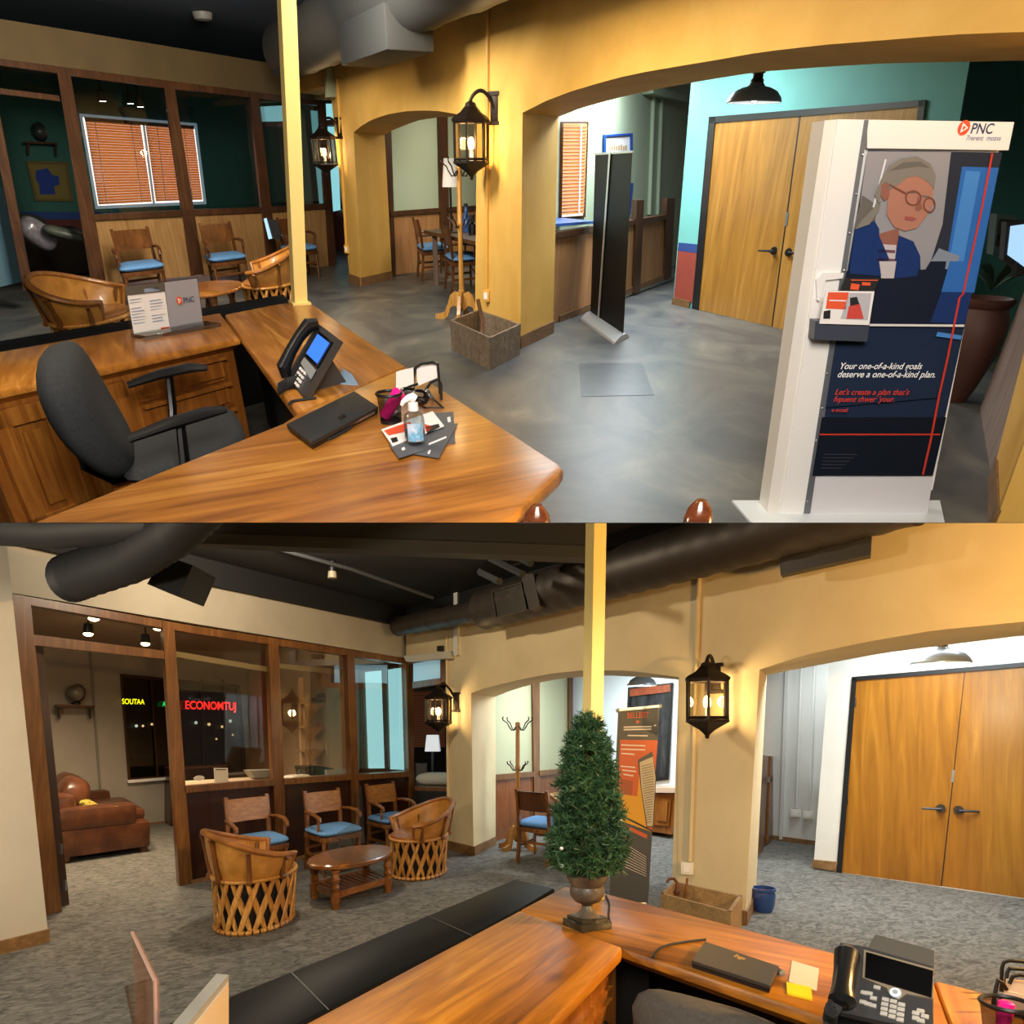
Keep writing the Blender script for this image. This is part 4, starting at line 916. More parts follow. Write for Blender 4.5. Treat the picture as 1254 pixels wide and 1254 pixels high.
# office chair
oc = Vector((-1.62, 3.92, 0)); t = thing('office_chair', 'black office chair with armrests between credenza and near desk', 'chair', oc, yaw(.78, .63), None, KA)
m_fab = mottled('charcoal_fabric', [(0.3, '1f2124'), (0.7, '2b2e32')], 60, .9)
office_chair_back(t, m_fab)
m = MB(); m.cushion((0, .02, .47), (.50, .52, .12), e=.5); m.build('seat', m_fab, t)
for s in (-1, 1):
    m = MB(); P_ = [(s * .31, -.16, .685), (s * .315, -.02, .70), (s * .31, .12, .70), (s * .295, .20, .685)]
    m.tube(P_, [.028, .042, .042, .026], 10, flat_=.55); m.build('armrest_pad', m_black, t)
    m = MB(); m.tube([(s * .315, .02, .69), (s * .32, .0, .52), (s * .29, -.02, .43), (s * .10, 0, .405)], [.026, .03, .026, .022], 8, flat_=.7); m.build('armrest_post', m_black, t)
m = MB(); m.tube([(0, -.36, .66), (0, -.36, .50), (0, -.28, .40), (0, 0, .39)], [.03, .035, .035, .03], 8, flat_=.6); m.build('back_support', m_black, t)
m = MB(); m.cyl((0, 0, .10), (0, 0, .40), .032, .026); m.build('gas_lift', m_black, t)
for i in range(5):
    a = 2 * math.pi * i / 5; dd = Vector((math.cos(a), math.sin(a), 0)); m = MB(); m.tube([(0, 0, .12), dd * .18 + Vector((0, 0, .11)), dd * .31 + Vector((0, 0, .075))], [.035, .028, .02], 8); m.build('leg', m_black, t)
    m = MB(); c = dd * .31 + Vector((0, 0, .03)); s_ = Vector((-dd.y, dd.x, 0)) * .022; m.cyl(c - s_, c + s_, .03, .03, 14); m.build('caster', m_rubber, t)
# phone
def desk_phone(label, loc, rz, sc_, k, keys=True):
    t = thing('desk_phone', label, 'phone', loc, rz, None, k); s = sc_
    T_ = math.radians(48); Rm = Matrix.Rotation(T_, 3, 'X'); o = Vector((0, -.085 * s, .012 * s))
    fp = lambda x, y, z=0: o + Rm @ Vector((x * s, y * s, z * s))
    m = MB(); sec = lambda x: [Vector((x * s, -.09 * s, 0)), Vector((x * s, .075 * s, 0)), fp(x, .20, -.0), fp(x, 0, 0)]
    sec2 = lambda x: [fp(x, .0, -.028), fp(x, .225, -.028), fp(x, .225, 0), fp(x, 0, 0)]
    m.loft([sec2(-.115), sec2(.115)]); m.build('body', m_phone, t)
    m = MB(); m.loft([[Vector((-.11 * s, -.07 * s, 0)), Vector((-.11 * s, .10 * s, 0)), fp(-.11, .16, -.028), fp(-.11, .02, -.028)], [Vector((.06 * s, -.07 * s, 0)), Vector((.06 * s, .10 * s, 0)), fp(.06, .16, -.028), fp(.06, .02, -.028)]]); m.build('foot_stand', m_phone, t)
    m = MB(); H_ = [fp(-.082, .005, .012), fp(-.082, .03, .040), fp(-.082, .09, .046), fp(-.082, .15, .046), fp(-.082, .20, .038), fp(-.082, .222, .012)]
    m.tube(H_, [.020 * s, .027 * s, .022 * s, .022 * s, .027 * s, .021 * s], 10); m.build('handset', m_phonedark, t)
    m = MB(); m.prism([fp(-.045, .105, .002), fp(.108, .105, .002), fp(.108, .205, .002), fp(-.045, .205, .002)], Rm @ Vector((0, 0, .006 * s))); m.build('screen_bezel', m_blackgloss, t)
    return t, fp, Rm, s
pp = dk(388, 470); t, fp, Rm, s = desk_phone('dark desk phone with lit blue screen beside the closed laptop', pp, yaw(.80, .60), 1.24, 1.8)
m = MB(); m.prism([fp(-.035, .115, .009), fp(.098, .115, .009), fp(.098, .195, .009), fp(-.035, .195, .009)], Rm @ Vector((0, 0, .001 * s))); m.build('screen', m_screenblue, t, label='lit blue screen')
m = MB(); m.prism([fp(-.04, .075, .004), fp(.108, .06, .004), fp(.108, .095, .004), fp(-.04, .10, .004)], Rm @ Vector((0, 0, .003 * s))); m.build('trim_band', m_alu, t, label='silver band')
m = MB()
for r_ in range(4):
    for c in range(3): m.box(fp(-.02 + c * .028, .012 + r_ * .016, .004), (.016 * s, .009 * s, .006 * s), M=Rm)
m.build('keypad', m_paper, t)
cordp = [dk(371, 475), dk(352, 478), dk(346, 470), dk(352, 464), dk(360, 462), dk(340, 466), dk(337, 476)]
t = thing('coiled_cord', 'coiled black handset cord hanging at the desk edge', 'cord', dk(352, 472))
m = MB(); ps = []
ctl = [dk(378, 461, .80), dk(366, 466, .78), dk(352, 470, .775), dk(342, 476, .772)]
for i in range(140):
    f = i / 139 * 3; j = min(int(f), 2); b_ = lerp(ctl[j], ctl[j + 1], f - j); a = i * .8; ps.append(b_ + Vector((0, .03 * math.cos(a), .022 * math.sin(a))))
m.tube(ps, .006, 5); m.build('cord', m_rubber, t, room=True)
def cable(label, pts, z, r=.006, mat_=None, nm='cable', cat='cable', R_=None):
    R0 = R_ or R; P_ = [R0.fl(x, y, z) + Vector((0, 0, r)) for x, y in pts]; out = []
    for i in range(len(P_) - 1):
        p0, p1, p2, p3 = P_[max(i - 1, 0)], P_[i], P_[i + 1], P_[min(i + 2, len(P_) - 1)]
        for q_ in range(6):
            f = q_ / 6; out.append(.5 * ((2 * p1) + (p2 - p0) * f + (2 * p0 - 5 * p1 + 4 * p2 - p3) * f * f + (3 * p1 - p0 - 3 * p2 + p3) * f ** 3))
    out.append(P_[-1]); m = MB(); m.tube(out, r, 6); o = m.build(nm, mat_ or m_rubber, None, origin=P_[0]); tag(o, label, cat); return o
cable('thin black cable from under the phone to the desk edge', [(387, 489), (372, 491), (359, 493), (354, 497)], Z)
cable('black charging cable looping along the front of the laptop', [(366, 535), (380, 543), (402, 540), (425, 528), (441, 515), (452, 506)], Z)
t = thing('laptop', 'closed black laptop lying at the near desk edge', 'laptop', dk(407, 510))
zz = Z + .03; m = MB(); L0 = [(351, 519), (434, 478.5), (463, 497.5), (381, 541.5)]
pl = [R.fl(x, y, zz) for x, y in L0]; ctr = sum(pl, Vector()) / 4
m.loft([[lerp(p, ctr, .03) - Vector((0, 0, .029)) for p in pl], [p - Vector((0, 0, .016)) for p in pl]]); m.build('base', m_black, t, room=True)
m = MB(); m.loft([[p - Vector((0, 0, .014)) for p in pl], [p - Vector((0, 0, .002)) for p in pl], [lerp(p, ctr, .02) for p in pl]]); m.build('lid', mottled('laptop_lid', [(.3, '1d1e20'), (.7, '242527')], 30, .45), t, room=True)
m = MB(); m.prism([R.fl(391, 537, zz - .012), R.fl(458, 503, zz - .012), R.fl(459, 504, zz - .012), R.fl(392, 538.5, zz - .012)], (0, 0, -.008)); m.build('metal_edge', m_steel, t, room=True)
m = MB(); m.prism([R.fl(413, 511, zz + .001), R.fl(421, 507, zz + .001), R.fl(424, 510, zz + .001), R.fl(416, 514.5, zz + .001)], (0, 0, .001)); m.build('badge', m_blackgloss, t, room=True)
o = MB(); o.prism([dk(412, 470), dk(420, 452), dk(431, 459), dk(439, 472)], (0, 0, .003)); tag(o.build('note_paper', flat('pale_blue_paper', '9cc0e0', .6), None, origin=dk(424, 464)), 'pale blue paper lying in front of the phone', 'paper')
def pen_cup(label, base, r, h, lean=(0, 0)):
    t = thing('pen_cup', label, 'pen cup', base); m = MB(); m.lathe([(r * .86, 0), (r * .9, h * .5), (r, h)], 22, caps=False); m.build('mesh_wall', m_mesh, t, fix=False)
    m = MB(); m.tube([(r * math.cos(a), r * math.sin(a), h) for a in [2 * math.pi * i / 24 for i in range(24)]], .006, 6, closed=True); m.build('rim', m_wire, t)
    m = MB(); m.lathe([(.001, 0), (r * .87, 0), (r * .87, .012), (.001, .012)], 22); m.build('base', m_black, t); return t
cb = dk(479, 517); rc = 15 * R.cd(cb) / F; hc = R.at(479, 482, cb.y).z - Z
pen_cup('black wire mesh pen cup beside the sanitizer bottle', cb, rc, hc)
def marker(label, a, b, r, mat_, nm='highlighter_pen', cat='pen', cap=None):
    t = thing(nm, label, cat, a); m = MB(); m.tube([a, lerp(a, b, .62)], r, 10); m.build('barrel', mat_, t, room=True)
    m = MB(); m.tube([lerp(a, b, .62), lerp(a, b, .97), b], [r * 1.15, r * 1.15, r * .8], 10); m.build('cap', cap or mat_, t, room=True)
marker('pink highlighter in the mesh cup beside the sanitizer bottle', cb + Vector((-.03, .02, .015)), R.at(490, 478, cb.y + .03), .024, m_pink)
marker('white pen in the mesh cup beside the sanitizer bottle', cb + Vector((.02, .05, .015)), R.at(477, 486, cb.y + .1), .024, m_white, 'white_pen')
# leaflets under the sanitizer
m_slate = flat('slate_card', '55575d', .5)
def leaflet(label, px, z, base, marks, nm='leaflet'):
    P_ = [R.fl(x, y, z) for x, y in px]; c = sum(P_, Vector()) / 4; t = thing(nm, label, 'leaflet', c)
    m = MB(); m.prism(P_, (0, 0, .003)); m.build('card', base, t, room=True)
    if marks:
        m = MB(); mats = []
        for q, mt in marks:
            if mt not in mats: mats.append(mt)
            m.mi = mats.index(mt); m.prism([R.fl(x, y, z + .0045) for x, y in q], (0, 0, .0008))
        m.build('print', mats, t, room=True)
m_or = flat('orange_print', 'e2552f', .5); m_blk = flat('black_print', '1b1b1d', .5); m_wh = flat('white_print', 'e6e6e6', .5)
C7 = lambda q: S(q, 3.919, 300, 380)
leaflet('slate grey leaflet pointing right under the sanitizer bottle', C7([(880, 500), (1000, 490), (1010, 640), (860, 640)]), Z + .001, m_slate, [(C7([(970, 515), (985, 510), (988, 535), (974, 538)]), m_wh), (C7([(990, 560), (1000, 558), (985, 580), (975, 585)]), m_wh)])
leaflet('slate grey leaflet fanned lowest under the sanitizer bottle', C7([(850, 570), (1022, 545), (930, 712), (800, 690)]), Z + .005, m_slate, [(C7([(880, 640), (965, 605), (968, 612), (882, 648)]), m_wh), (C7([(880, 675), (892, 670), (886, 690), (876, 688)]), m_wh)])
leaflet('slate grey leaflet under the left of the sanitizer bottle', C7([(690, 645), (830, 620), (870, 670), (738, 712)]), Z + .009, m_slate, [(C7([(750, 662), (765, 656), (770, 668), (755, 674)]), m_wh)])
leaflet('white leaflet with orange title block beside the sanitizer bottle', C7([(654, 575), (900, 487), (956, 558), (708, 654)]), Z + .013, m_paper, [(C7([(668, 578), (790, 535), (815, 570), (690, 600)]), m_or), (C7([(860, 545), (905, 560), (870, 585)]), m_or), (C7([(865, 560), (930, 545), (935, 560), (875, 590)]), m_blk), (C7([(698, 615), (728, 608), (735, 628), (708, 636)]), m_blk)])
# sanitizer
sb = dk(509, 548) + Vector((0, 0, .018)); kk = R.cd(sb) / F; rb = 12.7 * kk; zt = lambda y: (R.at(509, y, sb.y).z - sb.z)
t = thing('sanitizer_bottle', 'clear pump bottle of blue hand sanitizer on the leaflets', 'bottle', sb, 0)
h1, h2 = zt(500) / 1.08, zt(489)
m = MB(); m.lathe([(rb * .8, 0), (rb, .02), (rb, h1 * .72), (rb * .9, h1 * .88), (rb * .45, h1 * 1.02), (rb * .38, h1 * 1.08)], 24, caps=False); m.build('bottle_body', glass('clear_plastic', 'e4eef2', .10), t, fix=False)
m = MB(); m.lathe([(.001, .012), (rb * .8, .014), (rb * .93, .03), (rb * .93, h1 * .42), (.001, h1 * .42)], 24); m.build('gel', glass('blue_gel', '2fa8d8', .1, film=.45, filmcol='1f7fae'), t)
m = MB(); n_ = 10; AR = lambda i: math.radians(-125 + 95 * i / n_)
L = [[Vector((rb * 1.01 * math.cos(AR(i)), rb * 1.01 * math.sin(AR(i)), z)) for i in range(n_ + 1)] for z in (h1 * .12, h1 * .68)]
m.loft(L, closed=False); m.build('label', mottled('bottle_label', [(.35, 'd7dde6'), (.5, '5aa0c8'), (.62, 'c9a58c'), (.75, 'e6ebf0')], 9, .4), t, fix=False)
m = MB(); m.lathe([(rb * .5, h1 * 1.02), (rb * .48, h1 * 1.25), (rb * .16, h1 * 1.28), (rb * .16, h2)], 18); m.build('collar', m_white, t)
m = MB(); m.tube([(rb * .3, 0, h2), (0, 0, h2 + rb * .2), (-rb * .4, -.005, h2 + rb * .15), (-rb * .9, -.02, h2 - rb * .15), (-rb * 1.0, -.02, h2 - rb * .4)], [rb * .35, rb * .42, rb * .3, rb * .2, rb * .16], 8); m.build('pump_head', m_white, t)
# wire organizer with envelopes
ob = dk(512, 496); t = thing('wire_organizer', 'black wire desk organizer holding white envelopes behind the mesh cup', 'organizer', ob)
WOr = [W_(dk(486, 478 + 4 * i), dk(540, 466 + 7 * i), vn) for i in range(3)]
m = MB()
for i, pts in enumerate([[(506, 488), (507, 462), (509, 450), (516, 446), (530, 444), (536, 446), (538, 470), (540, 500)], [(520, 495), (521, 478), (528, 468), (537, 464.5), (540, 470), (541, 503)], [(494, 490), (500, 474), (512, 470)]]):
    P_ = [R.at(x, y, dk(520, 490).y + (.12 - .12 * i)) for x, y in pts]
    m.tube(P_, .006, 6)
m.tube([dk(500, 490), dk(522, 500), dk(543, 500), dk(530, 488), dk(506, 486)], .006, 6); m.build('wire_frame', m_wire, t, room=True)
for i, (q, lab) in enumerate((([(485, 456), (506, 451), (507, 474), (485, 477)], 'white envelope standing left in the wire organizer'), ([(510, 450), (535, 444.5), (537, 462), (511, 473)], 'white envelope standing right in the wire organizer'))):
    yy = dk(505, 484).y; m = MB(); P_ = [R.at(x, y, yy + .04 * i) for x, y in q]; m.prism(P_, (0, .02, 0)); tag(m.build('envelope', m_paper, None, origin=P_[3]), lab, 'envelope', 'organizer envelopes')
sg_ = dk(505, 492); t = thing('sunglasses', 'dark sunglasses lying behind the mesh cup', 'sunglasses', sg_)
m = MB()
for px in ((499, 484), (513, 487)):
    c = R.fl(px[0], px[1], Z + .06); m.ball(c, (.045, .02, .035), 12, 8)
m.build('lenses', m_blackgloss, t, room=True)
m = MB(); m.tube([R.fl(493, 480, Z + .07), R.fl(506, 482, Z + .09), R.fl(520, 484, Z + .07), R.fl(529, 489, Z + .01)], .009, 6); m.tube([R.fl(518, 484, Z + .07), R.fl(524, 478, Z + .05), R.fl(530, 488, Z + .02)], .008, 6); m.build('frame', m_steel, t, room=True)

# ---- lounge furniture in front of the partition
fch = yaw(.69, -.72)
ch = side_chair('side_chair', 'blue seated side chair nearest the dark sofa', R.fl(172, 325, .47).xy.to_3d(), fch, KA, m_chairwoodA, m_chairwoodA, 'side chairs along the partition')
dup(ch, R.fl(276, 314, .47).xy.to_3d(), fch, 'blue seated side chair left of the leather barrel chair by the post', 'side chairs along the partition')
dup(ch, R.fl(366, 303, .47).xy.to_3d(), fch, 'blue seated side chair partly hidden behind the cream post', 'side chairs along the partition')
b1_ = R.fl(102, 345, .72).xy.to_3d()
bc = barrel_chair('barrel_chair', 'leather barrel chair left of the acrylic sign', b1_, yaw(.90, .36), KA, 'leather barrel chairs')
dup(bc, R.fl(325, 315, .70).xy.to_3d(), yaw(-.90, -.38), 'leather barrel chair behind the cream post base', 'leather barrel chairs')
ct = R.fl(255, 352, .44).xy.to_3d(); t = thing('coffee_table', 'round wooden coffee table behind the acrylic sign', 'table', ct, 0, None, KA)
m_ctop = wood('table_wood', '4a230c', '84501f', 'a9702f', 0, 'x', 1.2, .25, .4)
rt_ = 37 * R.cd(ct) / F
m = MB(); m.lathe([(.001, .40), (rt_ * .9, .40), (rt_, .415), (rt_, .43), (rt_ * .97, .44), (.001, .44)], 40); m.build('tabletop', m_ctop, t)
for a in range(4):
    x_, y_ = rt_ * .6 * math.cos(a * math.pi / 2 + .7), rt_ * .6 * math.sin(a * math.pi / 2 + .7)
    m = MB(); m.lathe([(.04, 0), (.045, .08), (.03, .12), (.045, .2), (.03, .28), (.045, .34), (.045, .40)], 12, (x_, y_, 0)); m.build('leg', m_ctop, t)
tb = R.fl(328, 304, .47); t = thing('tablet', 'thin pale blue edged tablet leaning on the hidden side chair', 'tablet', tb)
m = MB(); yy = tb.y; m.prism([R.at(x, y, yy) for x, y in ((323, 268), (326, 267), (333, 292), (329, 293))], (0, .03, 0)); m.build('screen', flat('pale_blue_glow', 'a8d4f0', .3, emit='9fd0f5', es=.7), t, room=True)
m = MB(); m.prism([R.at(x, y, yy + .04) for x, y in ((324, 267), (340, 270), (345, 293), (330, 293))], (0, .03, 0)); m.build('back_cover', m_black, t, room=True)

# ---- display stand
SY = 4.15
WS = W_((0, SY, 0), (1, SY, 0), (0, 1, 0))
P5 = lambda q: S(q, 3.353, 880, 60)
P6 = lambda q: S(q, 3.353, 880, 320)
sp = R.fl(1040, 640); t = thing('display_stand', 'tall white display stand with a portrait poster', 'display stand', Vector((2.0, SY, 0)))
m = MB(); m.prism(tr(R, WS, [(1010, 147.5), (1026, 146), (954, 650), (936, 650)]), (0, .16, 0)); m.build('side_panel', flat('ivory_lacquer', 'e2dcd4', .4), t, room=True)
m = MB(); m.prism(tr(R, WS, [(1026, 146), (1060, 146.5), (982, 650), (952, 650)], -.01), (0, .16, 0)); m.build('front_frame', m_white, t, room=True)
m = MB(); m.prism(tr(R, WS, [(1059, 147), (1064, 147), (989, 650), (981, 650)], -.016), (0, .02, 0)); m.build('metal_edge', flat('grey_edge', '7b7f86', .4, .5), t, room=True)
m = MB(); m.prism(tr(R, WS, [(1056, 150), (1230, 152), (1142, 600), (975, 640)], .02), (0, .03, 0)); m.build('back_board', m_white, t, room=True)
m = MB(); m.prism(tr(R, WS, [(1062, 146.5), (1242, 149.5), (1235, 184), (1062, 181.5)], -.012), (0, .14, 0)); m.build('header_panel', m_white, t, room=True)
m = MB(); m.prism(tr(R, WS, [(995, 582), (1143, 583), (1132, 650), (984, 650)], -.012), (0, .12, 0)); m.build('lower_panel', flat('pale_grey_lacquer', 'd5d2d6', .4), t, room=True)
m = MB(); bp_ = [R.fl(896, 615), R.fl(1150, 615), R.fl(1160, 660), R.fl(935, 660)]; m.prism(bp_, (0, 0, .012)); m.build('base_plate', flat('white_steel', 'dfe8ee', .3), t, room=True)
m = MB()
for x, y in P5([(592, 433), (566, 595), (540, 755), (516, 908)]) + P6([(447, 460), (427, 603), (402, 735), (365, 985)]):
    m = MB(); m.ball(R.wl(x, y, WS, -.02), .006, 8, 6); m.build('screw', m_steel, t, room=True)
m_p = {k_: flat('poster_' + k_, c_, .75, spec=.12) for k_, c_ in dict(wall='908e92', dark='2b2f3a', navy='1d2a42', deep='151d2e', blue='2f66b0', bluel='4682c8', skin='a87563', skind='8c5d4e', hair='7c776f', haird='66625c', blazer='1a3266', shirt='b9b2b4', stripe='6d4a58', glass='7a4a3a', paper='7d8696', lip='9b5350', red='c23a2a', white='d8d6d6', night='0f1622', cream='c9c6c8').items()}
m = MB(); mats = []
def pp_(q, key, lay):
    if m_p[key] not in mats: mats.append(m_p[key])
    m.mi = mats.index(m_p[key]); m.prism(tr(R, WS, q, -.012 - .0012 * lay), (0, .0008, 0))
PR = lambda t_: (lerp(1227, 1142, t_), lerp(187, 582, t_))
pp_([(1063, 184), (1227, 187), (1142, 582.5), (995, 581)], 'navy', 0)
pp_(P5([(612, 420), (1165, 425), (1045, 1006), (525, 1006)]), 'wall', 1)
pp_(P5([(955, 422), (1165, 425), (1045, 1006), (830, 1006), (920, 720)]), 'dark', 2)
pp_(P5([(1000, 483), (1150, 488), (1050, 1000), (915, 998)]), 'blue', 3)
pp_(P5([(1015, 500), (1075, 503), (985, 990), (925, 990)]), 'bluel', 4)
pp_(P5([(590, 600), (650, 640), (640, 740), (555, 740)]), 'haird', 3)
pp_(P5([(655, 760), (740, 735), (745, 830), (650, 830)]), 'skind', 4)
pp_(P5([(560, 745), (640, 705), (660, 740), (655, 1006), (525, 1006)]), 'blazer', 5)
pp_(P5([(640, 800), (730, 805), (715, 1006), (655, 1006)]), 'shirt', 5)
for i in range(5): pp_(P5([(652, 822 + i * 36), (725, 826 + i * 36), (724, 838 + i * 36), (652, 834 + i * 36)]), 'stripe', 6)
pp_(P5([(740, 765), (800, 790), (828, 850), (830, 930), (800, 1006), (712, 1006), (725, 860)]), 'blazer', 7)
pp_(P5([(650, 745), (700, 860), (655, 1006), (600, 1006)]), 'blazer', 6)
face = [(700, 560), (735, 515), (790, 500), (850, 530), (880, 570), (880, 640), (850, 690), (815, 735), (765, 748), (720, 730), (690, 680)]
pp_(P5(face), 'skin', 8)
pp_(P5([(668, 560), (690, 540), (705, 560), (700, 610), (680, 625), (664, 600)]), 'skind', 9)
pp_(P5([(660, 640), (640, 600), (665, 540), (700, 480), (750, 450), (815, 440), (870, 470), (893, 520), (885, 575), (860, 545), (815, 520), (770, 530), (735, 560), (705, 580), (690, 545), (668, 560), (665, 610)]), 'hair', 10)
pp_(P5([(590, 700), (640, 650), (670, 620), (660, 660), (620, 720), (562, 740)]), 'hair', 10)
pp_(P5([(700, 500), (760, 465), (830, 462), (870, 490), (820, 482), (755, 492)]), 'haird', 11)
pp_(P5([(765, 686), (800, 690), (815, 698), (795, 706), (765, 700)]), 'lip', 11)
pp_(P5([(820, 600), (838, 655), (822, 668), (806, 660)]), 'skind', 10)
pp_(P5([(775, 585), (812, 583), (812, 590), (775, 592)]), 'haird', 11); pp_(P5([(835, 600), (868, 605), (868, 611), (835, 606)]), 'haird', 11)
def ringp(cx, cy, rx, ry, w, key, lay):
    for i in range(16):
        a, b = 2 * math.pi * i / 16, 2 * math.pi * (i + 1) / 16
        pp_(P5([(cx + rx * math.cos(a), cy + ry * math.sin(a)), (cx + rx * math.cos(b), cy + ry * math.sin(b)), (cx + (rx - w) * math.cos(b), cy + (ry - w) * math.sin(b)), (cx + (rx - w) * math.cos(a), cy + (ry - w) * math.sin(a))]), key, lay)
ringp(800, 612, 34, 32, 6, 'glass', 12); ringp(866, 640, 26, 32, 6, 'glass', 12)
pp_(P5([(700, 552), (772, 590), (770, 598), (700, 560)]), 'glass', 12)
pp_(P5([(905, 818), (990, 850), (950, 1006), (790, 1006)]), 'paper', 12)
pp_(P5([(683, 452), (690, 454), (640, 650), (632, 650)]), 'white', 4)
pp_(P6([(525, 40), (1040, 30), (990, 265), (490, 265)]), 'deep', 13)
pp_(P6([(658, 0), (730, 0), (720, 70), (668, 70)]), 'shirt', 14); pp_(P6([(540, 0), (660, 0), (668, 60), (540, 50)]), 'blazer', 14); pp_(P6([(730, 0), (825, 0), (815, 60), (725, 70)]), 'blazer', 14)
pp_(P6([(870, 0), (935, 0), (915, 125), (830, 220), (800, 120)]), 'deep', 14)
pp_(P6([(950, 0), (1068, 0), (1040, 128), (915, 125)]), 'blue', 14); pp_(P6([(915, 125), (1040, 128), (1010, 258), (870, 250)]), 'blazer', 14)
pp_(P6([(900, 290), (1000, 305), (995, 322), (892, 308)]), 'bluel', 14)
pp_(P6([(620, 257), (1010, 260), (1008, 269), (620, 266)]), 'white', 15)
pp_(P6([(480, 345), (880, 345), (900, 560), (440, 600)]), 'navy', 13)
pp_(P6([(425, 640), (935, 640), (880, 880), (385, 880)]), 'night', 13)
pp_(P6([(416, 708), (910, 708), (909, 714), (415, 714)]), 'red', 15)
for i in range(5): pp_(P6([(435 - i * 4, 790 + i * 14), (570 - i * 16, 791 + i * 14), (569 - i * 16, 796 + i * 14), (434 - i * 4, 795 + i * 14)]), 'dark', 15)
rl = [(1120, 430 - 0), (1020, 1006)]
seq = P5([(1120, 428), (1080, 640), (1045, 800), (1000, 1006)]) + P6([(985, 150), (940, 380), (900, 560), (870, 720), (835, 876)])
for a, b in zip(seq, seq[1:]): pp_([a, (a[0] + 2.6, a[1]), (b[0] + 2.4, b[1]), b], 'red', 16)
m.build('poster', mats, t, room=True, label='poster of a woman in glasses and blue blazer over navy text panel')
def line(txt, a, b, off, mat_, shear=.2, size=1.0, parent=t, bold=.012, nm='lettering'):
    o = R.wl(a[0], a[1], WS, off); e = R.wl(b[0], b[1], WS, off); X = (e - o); wd_ = X.length; X.normalize(); up = Vector((0, 0, 1)); up = (up - X * up.dot(X)).normalized()
    m_ = MB(); m_.text(txt, (0, 0, 0), (1, 0, 0), (0, 1, 0), 1.0, shear=shear, bold=bold); w_ = max(v.co.x for v in m_.bm.verts)
    s_ = wd_ / w_
    for v in m_.bm.verts: p = o + X * v.co.x * s_ + up * v.co.y * s_ * size; v.co = p
    m_.build(nm, mat_, parent, room=True, fix=False)
m_lw = flat('white_lettering', 'eeeef0', .5); m_lr = flat('red_lettering', 'cc3b33', .5)
L6 = lambda x, y: P6([(x, y)])[0]
line('Your one-of-a-kind goals', L6(493, 442), L6(833, 443), -.038, m_lw)
line('deserve a one-of-a-kind plan.', L6(485, 476), L6(888, 477), -.038, m_lw)
line("Let's create a plan that's", L6(475, 548), L6(780, 549), -.038, m_lr)
line("fvpuent thwer 'your.", L6(470, 577), L6(720, 577), -.038, m_lr)
line('e mozal', L6(463, 618), L6(528, 618), -.038, m_lr, 0)
line('7rerent  mozvs', P5([(1013, 375)])[0], P5([(1157, 376)])[0], -.016, flat('grey_lettering', '8a8fa6', .5), .1, 1.0)
pnc(None, t, WS, P5([(974, 352)])[0], 0, P5([(1103, 353)])[0], -.0145, m_ink)
# brochure holder hung on the stand
t = thing('brochure_holder', 'small dark holder of brochures hung on the white display stand', 'brochure holder', R.wl(1034, 416, WS, -.1))
m = MB(); m.prism(tr(R, WS, P6([(398, 245), (622, 250), (610, 330), (390, 322)]), -.10), (0, .08, 0)); m.build('tray', flat('slate_plastic', '3d4350', .35), t, room=True)
m = MB(); m.prism(tr(R, WS, P6([(402, 75), (430, 48), (515, 48), (510, 70), (440, 78), (415, 165), (405, 160)]), -.03), (0, .03, 0)); m.prism(tr(R, WS, P6([(375, 275), (390, 275), (388, 303), (374, 303)]), -.03), (0, .03, 0)); m.build('bracket', m_white, t, room=True)
for i, (q, lab) in enumerate((([(440, 122), (640, 124), (618, 262), (415, 256)], 'white brochure with orange block and figure in red, front of the holder'), ([(520, 68), (662, 70), (640, 122), (500, 120)], 'dark brochure showing above the front one in the holder'))):
    c = R.wl(*P6([q[3]])[0], WS, -.1 + .03 * i); t2 = thing('brochure', lab, 'brochure', c, 0, 'hung brochures')
    m = MB(); m.prism(tr(R, WS, P6(q), -.112 + .03 * i), (0, .008, 0)); m.build('cover', m_paper if i == 0 else m_blk, t2, room=True)
    m = MB(); mt = [m_or, m_blk, flat('photo_red', 'c8453c', .5), flat('photo_grey_light', 'b7b4ba', .5), m_wh]
    def mk(q_, mi, l_=0): m.mi = mi; m.prism(tr(R, WS, P6(q_), -.1135 + .03 * i - .001 * l_), (0, .0008, 0))
    if i == 0:
        mk([(450, 127), (535, 128), (522, 198), (440, 194)], 0); mk([(538, 130), (628, 131), (612, 242), (500, 236)], 3); mk([(540, 150), (568, 146), (580, 180), (540, 190)], 1, 1)
        mk([(535, 185), (580, 175), (596, 236), (525, 236)], 2, 2); mk([(432, 205), (460, 200), (458, 236), (430, 236)], 1, 1); mk([(455, 158), (525, 160), (524, 165), (454, 163)], 4, 1)
    else:
        mk([(545, 75), (655, 76), (653, 80), (545, 79)], 0); mk([(545, 90), (580, 95), (575, 118), (540, 115)], 0); mk([(590, 85), (625, 88), (622, 100), (588, 98)], 0)
    m.build('print', mt, t2, room=True)
